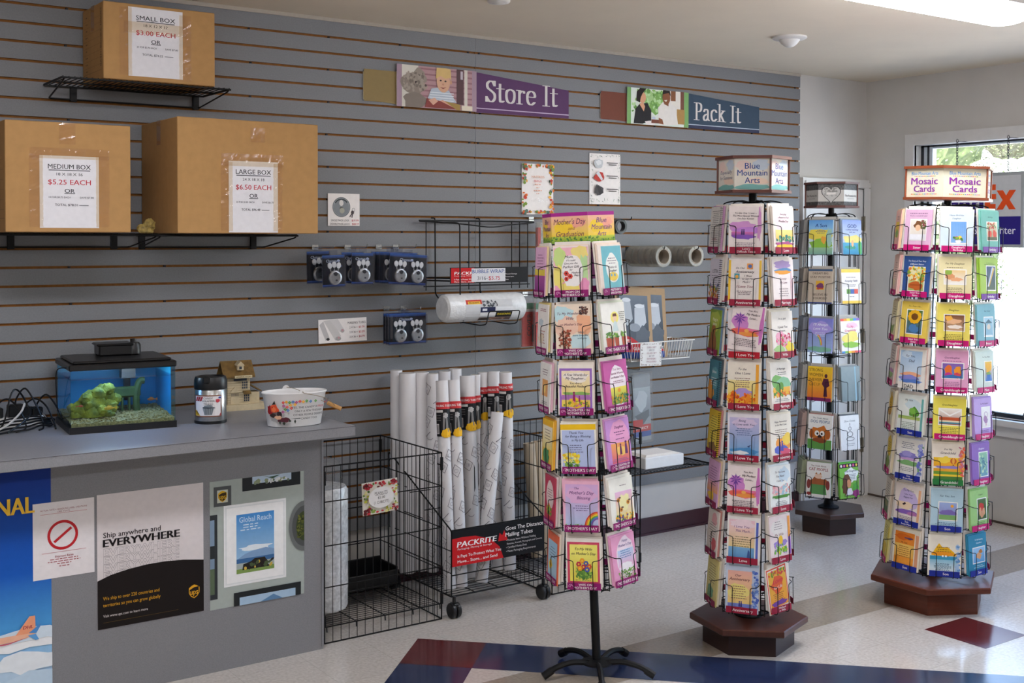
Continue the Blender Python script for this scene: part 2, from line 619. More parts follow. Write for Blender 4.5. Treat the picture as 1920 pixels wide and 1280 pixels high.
# window: casing, sill, dark inner frame, panes
mb = MB(); c = .072
for d, q in ((.018, c), (.026, c*.45)):
    mb.box(XR-d, WYb, WZa-.03, XR-.0005, WYb+q, WZb+q)
    mb.box(XR-d, WYa-q, WZb, XR-.0005, WYb, WZb+q)
    mb.box(XR-d, WYa-q, WZa-.03, XR-.0005, WYa, WZb)
mb.box(XR-.045, WYa-.1, WZa-.035, XR+.03, WYb+c+.02, WZa)
mb.box(XR-.016, WYa-.08, WZa-.10, XR-.0005, WYb+c, WZa-.035)
mb.box(XR+.03, WYa, WZa-.005, XR+.115, WYb, WZa+.004)
struct('trim_1', mb, TRIMP)
win = MB()
DARKF = mat('dark_window_frame', '#23262c', 0.4, noise=0.1)
ALU = mat('grey_window_frame', '#c4ccd2', 0.35, 0.0, noise=0.06)
for y0, y1, mi in ((WYb-.022, WYb, 0), (WYb-.046, WYb-.022, 1), (WYb-.062, WYb-.046, 0), (WYb-.085, WYb-.062, 1), (WYa, WYa+.06, 0)):
    win.cur = mi; win.box(XR+.05, y0, WZa, XR+.09, y1, WZb)
win.cur = 0; win.box(XR+.05, WYa, WZb-.010, XR+.09, WYb, WZb); win.box(XR+.05, WYa, WZa, XR+.09, WYb, WZa+.03)
win.cur = 1; win.box(XR+.055, WYa, WZb-.022, XR+.085, WYb, WZb-.010); win.box(XR+.055, 2.35, WZa, XR+.085, 2.42, WZb)
wo = struct('window_1', win, [DARKF, ALU])
g = MB(); g.box(XR+.068, WYa+.03, WZa+.02, XR+.072, WYb-.06, WZb-.03)
g.build('window_pane', clear_mat('window_glass', gloss=0.03), wo)
# door in the corner
mb = MB(); y = 5.079
for d, e in ((.030, 0), (.040, .018)):
    mb.box(5.772+e, y-d, 0, 5.832-e*.4, y, 2.03+e*.4); mb.box(6.362, y-d, 0, 6.418, y, 2.03); mb.box(5.772+e, y-d, 2.03+e*.3, 6.418, y, 2.086-e)
struct('trim_2', mb, TRIMP)
dr = MB(); dr.bbox(5.835, 5.05, .006, 6.359, 5.078, 2.025, .004)
DOORP = mat('door_paint', '#dcdbd9', 0.45, noise=0.03, nscale=8)
do = struct('door_1', dr, DOORP)
HIN = mat('brass_hinge', '#8f8777', 0.35, 0.7, noise=0.1)
for z in (.34, 1.06, 1.80):
    h = MB(); h.box(6.340, 5.043, z-.045, 6.372, 5.050, z+.045); h.tube([(6.3615, 5.041, z-.048), (6.3615, 5.041, z+.048)], .006, 8)
    h.build('hinge', HIN, do)
# slatwall: 8 ft panels of grooved board
def slat_panel(name, xa, xb):
    mb = MB(); zA, P, gz = 2.6438, .0762, .0105
    tops = [2.717] + [zA - k*P - gz/2 for k in range(31)]
    bots = [zA - k*P + gz/2 for k in range(31)] + [.2934]
    yb = WY + .0228
    for zt, zb in zip(tops, bots):
        mb.cur = 0; mb.poly([(xa, WY, zb), (xb, WY, zb), (xb, WY, zt), (xa, WY, zt)])
        mb.cur = 1
        mb.poly([(xa, WY, zt), (xb, WY, zt), (xb, WY+.0105, zt), (xa, WY+.0105, zt)])
        mb.poly([(xa, WY, zb), (xa, WY+.0105, zb), (xb, WY+.0105, zb), (xb, WY, zb)])
        mb.cur = 2
        for x in (xa, xb):
            mb.poly([(x, WY, zb), (x, WY, zt), (x, WY+.0105, zt), (x, WY+.0105, zb)])
    mb.cur = 1; mb.box(xa+.001, WY+.0105, .2934, xb-.001, yb, 2.717)
    mb.cur = 3
    rd = random.Random(3)
    for k in range(0, 31, 2):
        for j in range(7):
            x = xa + .03 + (xb-xa-.06)*j/6 + rd.uniform(-.01, .01)
            z = zA - k*P
            mb.prism([(x-.006, WY+.0102), (x+.006, WY+.0102), (x+.004, WY+.004), (x-.004, WY+.004)], z-.004, z+.003)
    return struct(name, mb, [SLAT, MDF, mat('slat_end_edge', '#9a9da2', .5, noise=.05), SCREW])
slat_panel('trim_3', 3.3105, 5.747)
slat_panel('trim_4', .871, 3.3085)
slat_panel('trim_5', -1.569, .869)
mb = MB(); mb.box(-1.57, WY-.006, 2.717, 5.747, 5.079, 2.7345); struct('trim_6', mb, mat('beige_top_strip', '#aaa195', .7, noise=.05))
mb = MB(); mb.box(-1.6, 5.068, 0, 5.772, 5.0795, .098); mb.box(-1.6, 5.06, 0, 5.772, 5.07, .012)
struct('baseboard_back', mb, mat('maroon_vinyl', '#3a0f1a', 0.4, noise=0.08, nscale=10))
mb = MB(); mb.box(XR-.008, Y0, 0, XR-.0005, 5.05, .012)
struct('baseboard_right', mb, mat('dark_floor_joint', '#4f4237', 0.8, noise=0.2))

# ------------------------------------------------------------------ lamps in the ceiling
LENS = mat('lit_lens', '#ffffff', 0.4, emit='#f4f6ff', estr=LAMP, noise=.01)
FIXM = mat('white_enamel_metal', '#d9d7d2', 0.35, noise=0.03)
def fixture(x, y, label):
    t = thing('ceiling_light', label, 'ceiling light', (x, y, ZC), 'fluorescent ceiling lights')
    m = MB(); m.box(-.612, -.175, -.014, .612, .175, 0)
    m.build('mounting_pan', FIXM, t)
    for s in (-1, 1):
        m = MB(); m.box(-.60, min(s*.170, s*.150), -.040, .60, max(s*.170, s*.150), -.014); m.build('side_rail', FIXM, t)
    m = MB()
    prof = [(.145*math.cos(a), -.02 - .074*math.sin(a)) for a in (PI*k/12 for k in range(13))]
    rings = []
    for x2, sc in ((-.605, .35), (-.598, .72), (-.58, .92), (-.55, 1), (0, 1), (.55, 1), (.58, .92), (.598, .72), (.605, .35)):
        rings.append([(x2, q[0]*(.80+.2*sc), -.02 + (q[1]+.02)*sc) for q in prof])
    m.loft(rings, closed=True, caps=True)
    m.build('lens', LENS, t, smooth=True)
    return t
fixture(4.240, 3.04, 'lit fluorescent ceiling fixture above the card racks')
fixture(.95, 3.02, 'added unseen fluorescent ceiling fixture above the counter')  # this and the fixtures below are out of view, added to light the room
fixture(4.262, -.4, 'added unseen fluorescent ceiling fixture behind the viewer, window side')
fixture(.95, -.4, 'added unseen fluorescent ceiling fixture behind the viewer, counter side')
fixture(-2.2, -.4, 'added unseen fluorescent ceiling fixture at the far end behind the viewer')

# smoke detectors
WPL = mat('white_plastic', '#dedbd6', 0.4, noise=0.02)
for x, y, r, lab in ((4.655, 4.17, .088, 'white cone shaped smoke detector on ceiling near the window wall'), (2.907, 4.258, .05, 'small white ceiling detector cut off by the top edge')):
    t = thing('smoke_detector', lab, 'smoke detector', (x, y, ZC))
    m = MB(); m.lathe([(r, 0), (r, -.008), (r*.9, -.013), (r*.66, -.016)][::-1], 28); m.build('base_ring', WPL, t, smooth=True)
    m = MB(); m.lathe([(r*.62, -.012), (r*.60, -.018), (r*.46, -.035), (r*.25, -.050), (r*.05, -.055)][::-1] if r > .06 else [(r*.8, -.008), (r*.6, -.016), (r*.2, -.020)][::-1], 28); m.build('cover', WPL, t, smooth=True)

# ------------------------------------------------------------------ outside the window
mb = MB(); mb.box(XR+.13, -40, -.35, 90, 60, -.25)
struct('ground_outside', mb, mat('pale_concrete', '#d4d2cc', 0.9, noise=.06, nscale=2))
LEAF = [mat('leaves_%d' % i, c, .6, noise=.35, nscale=7, col2=('#6f7a50', '#3f5030', '#667345', '#505038')[i]) for i, c in enumerate(('#44562f', '#55613c', '#3c4e29', '#605f44'))]
BARK = mat('bark', '#7d6a57', .9, noise=.3, nscale=12)
def tree(x, y, h, r, k, lab, cat='tree'):
    t = thing('tree' if cat == 'tree' else 'shrub', lab, cat, (x, y, -.25), 'plants outside the window')
    rd = random.Random(k*17+3)
    m = MB()
    m.tube([(0, 0, 0), (.05, .03, h*.3), (0, .1, h*.62)], .05*r, 8, r2=.02*r)
    for i in range(6):
        a = rd.uniform(0, 2*PI); b = rd.uniform(.2, .45)*h
        m.tube([(0, .02, b), (math.cos(a)*r*.45, math.sin(a)*r*.45, b+h*.22), (math.cos(a)*r*.8, math.sin(a)*r*.8, b+h*.33)], .02*r, 5, r2=.006)
    m.build('trunk', BARK, t)
    f = MB()
    for i in range(15000 if cat == 'tree' else 5000):
        u, v = rd.uniform(0, 2*PI), rd.uniform(-1, 1)
        q = rd.uniform(.35, 1)**.5
        lump = 1 + .25*math.sin(3*u+k)*math.cos(4*v)
        c = Vector((r*q*lump*math.cos(u)*math.sqrt(1-v*v), r*q*lump*math.sin(u)*math.sqrt(1-v*v), h*.57 + h*.43*q*v))
        s = rd.uniform(.016, .038)
        a = Vector((rd.uniform(-1, 1), rd.uniform(-1, 1), rd.uniform(-1, 1))).normalized()
        b = a.orthogonal().normalized()
        f.poly([c-a*s, c+b*s*.5, c+a*s, c-b*s*.5])
    for q in range(9):
        a = 2*PI*q/8
        c = (0, 0, h*.74) if q == 8 else (r*.38*math.cos(a), r*.38*math.sin(a), h*(.62+.12*(q % 3)))
        f.ball(c, r*.46, r*.46, h*.17, 30, 18, .10, q+k)
    f.build('foliage', LEAF[k % 4], t)
for i, (x, y, h, r, lab, ct) in enumerate((
        (21.0, 15.6, 7.0, 2.1, 'pale green tree at the left of the window view', 'tree'),
        (21.5, 11.0, 7.6, 2.1, 'big light tree above the hanging sign', 'tree'),
        (21.0, 6.5, 7.0, 2.1, 'pale tree at the right edge of the window', 'tree'),
        (27.5, 16.2, 8.8, 2.5, 'tall pale tree furthest behind, left', 'tree'),
        (28.0, 10.4, 8.6, 2.5, 'tall pale tree furthest behind, right', 'tree'),
        (17.6, 12.2, 2.2, .95, 'low bright bush under the trees, left', 'shrub'),
        (17.6, 9.4, 2.4, .95, 'low bright bush below the hanging sign', 'shrub'))):
    tree(x, y, h, r, i, lab, ct)
# ================================================================== card racks
def T(s, y, z=.055, c='#3f2c38', x=.5, sh=.28, **k): return ('text', s, x, y, z*1.08, c, sh, k.get('bo', 0.014), k.get('al', 'C'), k.get('fit'))
def G(*a): return ('grad',) + a
def Rc(*a): return ('rect',) + a
def E(*a): return ('ell',) + a
def B(*a): return ('blob',) + a
def L(*a): return ('lines',) + a
def S(*a): return ('scat',) + a
def Fr(*a): return ('frame',) + a
def P(*a): return ('poly',) + a
def Ln(*a): return ('line',) + a
INK = '#46343e'
FLW = ['#e2574e', '#f0c23a', '#d86fb0', '#6aa6d8', '#f39a3c']
GRN = ['#6f9a3f', '#8db84c', '#4e7f3d']
def person(x, y, s, c):        # a small standing figure in a picture
    return [E(x, y+s*.9, s*.16, s*.11, c), P([(x-s*.14, y+s*.78), (x+s*.14, y+s*.78), (x+s*.22, y), (x-s*.22, y)], c)]
def flower(x, y, r, c, cc='#f4d24a'):
    o = []
    for k in range(6):
        a = k*PI/3
        o.append(E(x+r*.6*math.cos(a), y+r*.45*math.sin(a), r*.45, r*.33, c, 8))
    return o + [E(x, y, r*.35, r*.26, cc, 8)]
def palm(x, y, s, c):
    o = [Ln([(x, y), (x+.01, y-s*1.6)], s*.02, c)]
    for k in range(9):
        a = 2*PI*k/9 + .2
        o.append(P([(x, y), (x+s*.5*math.cos(a+.2), y+s*.34*math.sin(a+.2)), (x+s*math.cos(a), y+s*.62*math.sin(a)), (x+s*.5*math.cos(a-.2), y+s*.34*math.sin(a-.2))], c))
    return o
def photo(c1, c2, x0=.2, x1=.8, y0=.3, y1=.72, fr='#f6f3ee'):
    return [Rc(x0-.03, y0-.022, x1+.03, y1+.022, fr), G(x0, y0, x1, y1, c1, c2)]
def palmcard():
    return ('#f3e6e4', [B(.28, .60, .26, .17, '#d58bd0'), B(.55, .42, .42, .10, '#ee7aa5'), B(.45, .40, .40, .07, '#ef6a5a'), B(.55, .37, .3, .045, '#f39a4a'), E(.5, .44, .07, .035, '#f8b45c'),
            B(.93, .55, .06, .40, '#cf7ac0'), *palm(.25, .70, .22, '#7a48a8'), T('You Are', .88, .055, INK, .62), T('My Perfect', .80, .062, INK, .64), T('Love...', .72, .062, INK, .66), L(.5, .25, .8, 5, '#8d7d84')])
# colour of card, print, words for the label, colour of the cards behind, strip
MOM = {
 (0,0): ('#e7b6d6', [G(0,.42,1,.55,'#f2dd5a','#f0cf50'), G(0,0,1,.42,'#b05aa0','#8f3f8a'), L(.5,.84,.7,6,'#9a5a88',.06)], 'lilac card with yellow and purple bands', '#f2d9a8', 'MOTHER\'S DAY'),
 (0,1): ('#f3e3e0', [G(.02,.10,.98,.97,'#f2b9c4','#f0a6c4'), B(.2,.75,.2,.2,'#c9df8a'), B(.75,.85,.24,.14,'#f3df86'), B(.15,.4,.16,.22,'#f3e27a'), B(.85,.5,.14,.3,'#bfe0a2'), B(.5,.2,.4,.09,'#f2de78'), B(.85,.2,.14,.14,'#ef9cc2'), B(.52,.5,.31,.33,'#f6f1ee', 2, 18, .08),
          T('Mom,', .78, .075, INK, .45), T('if I could', .71, .05), T('Give you the', .65, .05), T('Perfect Gift', .58, .065), T('for', .52, .045), T('Mother\'s', .46, .05, INK, .64), T('Day...', .41, .05, INK, .66),
          *flower(.36,.45,.07,'#d6453a','#5a1f1c'), *flower(.47,.39,.07,'#d6453a','#5a1f1c'), *flower(.36,.34,.06,'#d6453a','#5a1f1c')], 'rainbow pastel card with red poppies reading Mom', '#f0dcc8', 'MOM ON|MOTHER\'S DAY'),
 (0,2): ('#efe1d6', [G(.14,.08,.97,.97,'#6fb7c4','#7cc0c8'), B(.55,.52,.27,.30,'#eef0ea',3,18,.06), L(.55,.72,.4,3,'#7a6a80',.05), T('Mother &', .54, .06, INK, .55), T('Daughter', .47, .06, INK, .55), E(.55,.35,.2,.09,'#f2d25c'), E(.48,.38,.04,.03,'#8fb8c8'), E(.62,.38,.04,.03,'#8fb8c8')], 'turquoise card with a white window and moon', '#efdccb', 'MOTHER\'S|DAUGHTER'),
 (1,0): ('#efe9e2', [L(.5,.9,.6,2,'#a05a6a'), B(.35,.62,.2,.08,'#c7d3da'), L(.5,.45,.5,5,'#b0564e',.06), B(.4,.3,.25,.1,'#e9d9c0')], 'white card with small red writing', '#ecd98f', 'MOTHER\'S DAY'),
 (1,1): ('#f0ddc8', [B(.2,.8,.3,.18,'#bfdde2'), B(.8,.6,.25,.2,'#f3b58f'), B(.3,.55,.3,.2,'#efc7b0'), B(.7,.25,.3,.15,'#c8e0e4'), T('To My Wonderful', .82, .065, '#7a5a6a', .42), T('Wife', .72, .075, '#7a5a6a', .42), T('on Mother\'s Day', .60, .062, '#8a5560', .45), T('Life is', .44, .05, '#5a7f90', .72), T('more beautiful', .38, .05, '#5a7f90', .70), T('with you', .32, .05, '#5a7f90', .75), S(.08,.12,.42,.48,90,['#6a4136','#8a5a3f','#a8503a'],.035,5), S(.70,.80,.92,.95,40,['#6a4136','#4a3a3a'],.03,6)], 'peach card with a brown bird for a wife', '#eadbc6', 'WIFE ON|MOTHER\'S DAY'),
 (1,2): ('#f0eee6', [E(.55,.70,.17,.12,'#f0e27a'), E(.55,.69,.08,.07,'#f1cfae'), P([(.46,.72),(.64,.72),(.62,.78),(.48,.78)],'#6a3f2e'), P([(.42,.42),(.68,.42),(.60,.62),(.50,.62)],'#cfe0e0'), *[q for x in (.2,.36,.56,.86) for q in (P([(x-.07,.12),(x+.07,.12),(x+.09,.30),(x-.09,.30)],'#b5533a'), S(x-.09,.30,x+.09,.40,12,GRN,.04,int(x*50)))], L(.85,.80,.25,5,'#8a8a80',.04)], 'white card with a girl and flower pots', '#dfe3cf', 'MOTHER\'S DAY'),
 (2,0): ('#efebe4', [Rc(.25,.32,.78,.66,'#e9a765'), E(.5,.48,.1,.1,'#f3cf7a'), L(.5,.86,.6,3,'#8a6a70',.05), L(.5,.2,.6,2,'#8a8a8a')], 'white card with an orange picture panel', '#e6b9c8', 'MOTHER\'S DAY'),
 (2,1): ('#efe6dc', [Rc(.04,.1,.96,.93,'#9a6bc0'), B(.5,.5,.42,.40,'#d9a7d8',4,20,.06), G(.10,.16,.90,.88,'#f6e6c8','#f3d54c'), B(.5,.75,.36,.1,'#f5ece2'), B(.5,.42,.40,.04,'#8fb763'), Rc(.10,.30,.90,.40,'#b678bd'), B(.5,.24,.2,.1,'#f3c93c'), T('A Few Words for', .80, .062), T('My Daughter...', .73, .065), T('You Are a', .63, .055), T('Beautiful Mother', .57, .058), *person(.45,.26,.2,'#9a2f6a'), *person(.60,.26,.12,'#9a2f6a'), S(.12,.16,.88,.27,50,['#e8b23a','#d56a9a','#7f9a3a','#f2dc5c'],.028,3)], 'purple bordered card with mother and child', '#e9e0d4', 'DAUGHTER ON|MOTHER\'S DAY'),
 (2,2): ('#c65aa0', [B(.56,.5,.36,.42,'#f3e7ee',5,18,.05), G(.22,.14,.92,.48,'#f2e25a','#6f9a3f'), T('To a Very', .84, .06, '#7a2f5a', .56), T('Special Woman', .76, .06, '#7a2f5a', .56), T('on Mother\'s Day', .68, .055, '#7a2f5a', .56), L(.56,.60,.5,2,'#9a6a80'), E(.57,.41,.06,.04,'#f0a63a'), S(.22,.14,.92,.34,90,['#e9c73a','#d79a2a','#5f8a34','#3f7f6a'],.035,8)], 'magenta card with a yellow flower field', '#c867a8', 'MOTHER\'S DAY'),
 (3,0): ('#f0c35a', [G(0,.88,1,1,'#f2c230','#f0b428'), G(.05,.4,.95,.86,'#f4ead6','#f3e08a'), L(.5,.78,.7,4,'#7a5a4a',.06), B(.4,.24,.3,.16,'#4f8f5a')], 'orange and yellow card with green leaves', '#f2b23c', 'MOTHER\'S DAY'),
 (3,1): ('#f3eee2', [Rc(.0,.86,1,.97,'#f3c51f'), Rc(.04,.08,.96,.85,'#b9c6ea'), T('Thank You', .80, .062, '#3f3f6a', .45), T('for Being a Blessing', .73, .062, '#3f3f6a'), T('in My Life', .65, .058, '#3f3f6a', .48), L(.42,.55,.5,4,'#6a6a90',.045), S(.12,.10,.52,.28,60,GRN,.035,2), S(.08,.22,.50,.38,34,['#f5df45','#f0c52a','#f7ec8a'],.05,3)], 'blue card with a yellow band and daffodils', '#efe9da', 'MOTHER\'S DAY'),
 (3,2): ('#c78fd0', [B(.55,.55,.42,.44,'#e9a2cc',6,18,.06), G(.16,.12,.94,.52,'#f2a65a','#e0617e'), B(.6,.36,.2,.1,'#f6c86a'), T('Daughter', .84, .07, '#6a2f6a', .56), L(.56,.74,.5,2,'#7a4a7a',.05), L(.56,.60,.45,1,'#7a4a7a'), *person(.55,.28,.22,'#6a2a5a'), *person(.78,.28,.26,'#6a2a6a'), L(.5,.2,.7,2,'#a86aa0')], 'purple and pink card with two figures at sunset', '#d79acb', 'DAUGHTER ON|MOTHER\'S DAY'),
 (4,0): ('#c8435e', [B(.5,.6,.36,.3,'#f0d9d4',7,16,.06), L(.5,.72,.5,4,'#8a4a50',.05), B(.45,.3,.25,.12,'#e0884a'), S(.2,.2,.7,.36,24,GRN,.05,4)], 'red bordered card with a small garden', '#ead9d9', 'MOTHER\'S DAY'),
 (4,1): ('#f2b9d0', [G(.04,.09,.96,.93,'#dcb0de','#b9c9ea'), B(.5,.7,.4,.18,'#e3b4dc'), T('The', .85, .06, '#6a3f7a', .36), T('Mother\'s Day', .76, .085, '#6a3f7a'), T('Blessing', .66, .08, '#6a3f7a', .56), L(.5,.50,.5,3,'#7a6a9a',.045), *[('ring', .98, .10, .40-.035*k, .30-.026*k, .036, c, 16, 95, 180) for k, c in enumerate(('#d8483c','#ef8f35','#f3d33c','#6fae4c','#4f86c8','#8a5fae'))], S(.04,.09,.96,.13,40,GRN,.02,5)], 'pink and lilac card with a rainbow', '#f0b7cc', 'MOTHER\'S DAY'),
 (4,2): ('#f1eee4', [G(.22,.14,.94,.72,'#e8b7da','#f1e58a'), B(.58,.5,.25,.15,'#f5ecb0'), L(.58,.84,.35,1,'#8a7a80'), S(.2,.12,.92,.26,60,['#f0b520','#e8a020','#6a4a8a','#4f7f3a'],.045,6)] + [q for x, y in ((.34,.56),(.74,.48),(.42,.36)) for q in (E(x,y,.07,.045,'#e39a35'), E(x,y,.035,.022,'#7a3f1f'), E(x+.06,y+.04,.05,.02,'#7a5a4a'))], 'white card with bees and sunflowers', '#f0ede2', 'MOTHER\'S DAY'),
 (5,0): ('#e9704e', [G(.08,.08,.92,.84,'#a9cfe6','#bcd8ea'), L(.5,.7,.6,4,'#5a6a8a',.06), *flower(.35,.34,.14,'#f2cf3a','#d98a2a')], 'orange topped pale blue card with a yellow flower', '#f0e3d2', 'MOTHER\'S DAY'),
 (5,1): ('#efe8e0', [Rc(.04,.10,.95,.92,'#cf4a66'), B(.5,.5,.43,.39,'#e06a7e',8,20,.04), G(.11,.14,.89,.87,'#f3ec7a','#f0e35c'), T('To My Wife', .78, .068), T('on Mother\'s Day', .69, .068), Ln([(.5,.2),(.48,.42)],.02,'#5f8a3f'), Ln([(.56,.2),(.6,.42)],.02,'#5f8a3f'), Ln([(.44,.22),(.36,.42)],.02,'#5f8a3f'), S(.3,.2,.72,.34,30,GRN,.04,7)] + [q for k, (x, y) in enumerate(((.36,.48),(.46,.55),(.57,.50),(.66,.44),(.50,.43),(.40,.40),(.60,.38))) for q in flower(x, y, .07, ('#c22f4a','#f0a02f','#4f5fae','#d8583a')[k % 4])] + [L(.5,.17,.7,1,'#8a8a5a')], 'yellow card with a red border and bouquet', '#e7e1d8', 'WIFE ON|MOTHER\'S DAY'),
 (5,2): ('#e9a2c6', [B(.56,.55,.38,.42,'#f0dce8',9,18,.05), G(.24,.36,.9,.70,'#b9d3ee','#f0b9d4'), T('Happy', .88, .065, '#5a3f8a', .58), T('Mother\'s Day', .79, .07, '#5a3f8a', .57), L(.56,.68,.5,4,'#5a7fb0',.045), B(.6,.36,.22,.1,'#f4eef2'), S(.22,.12,.92,.30,80,GRN,.03,8)], 'pink card reading Happy Mother\'s Day', '#eaa6cc', 'MOTHER\'S DAY'),
}
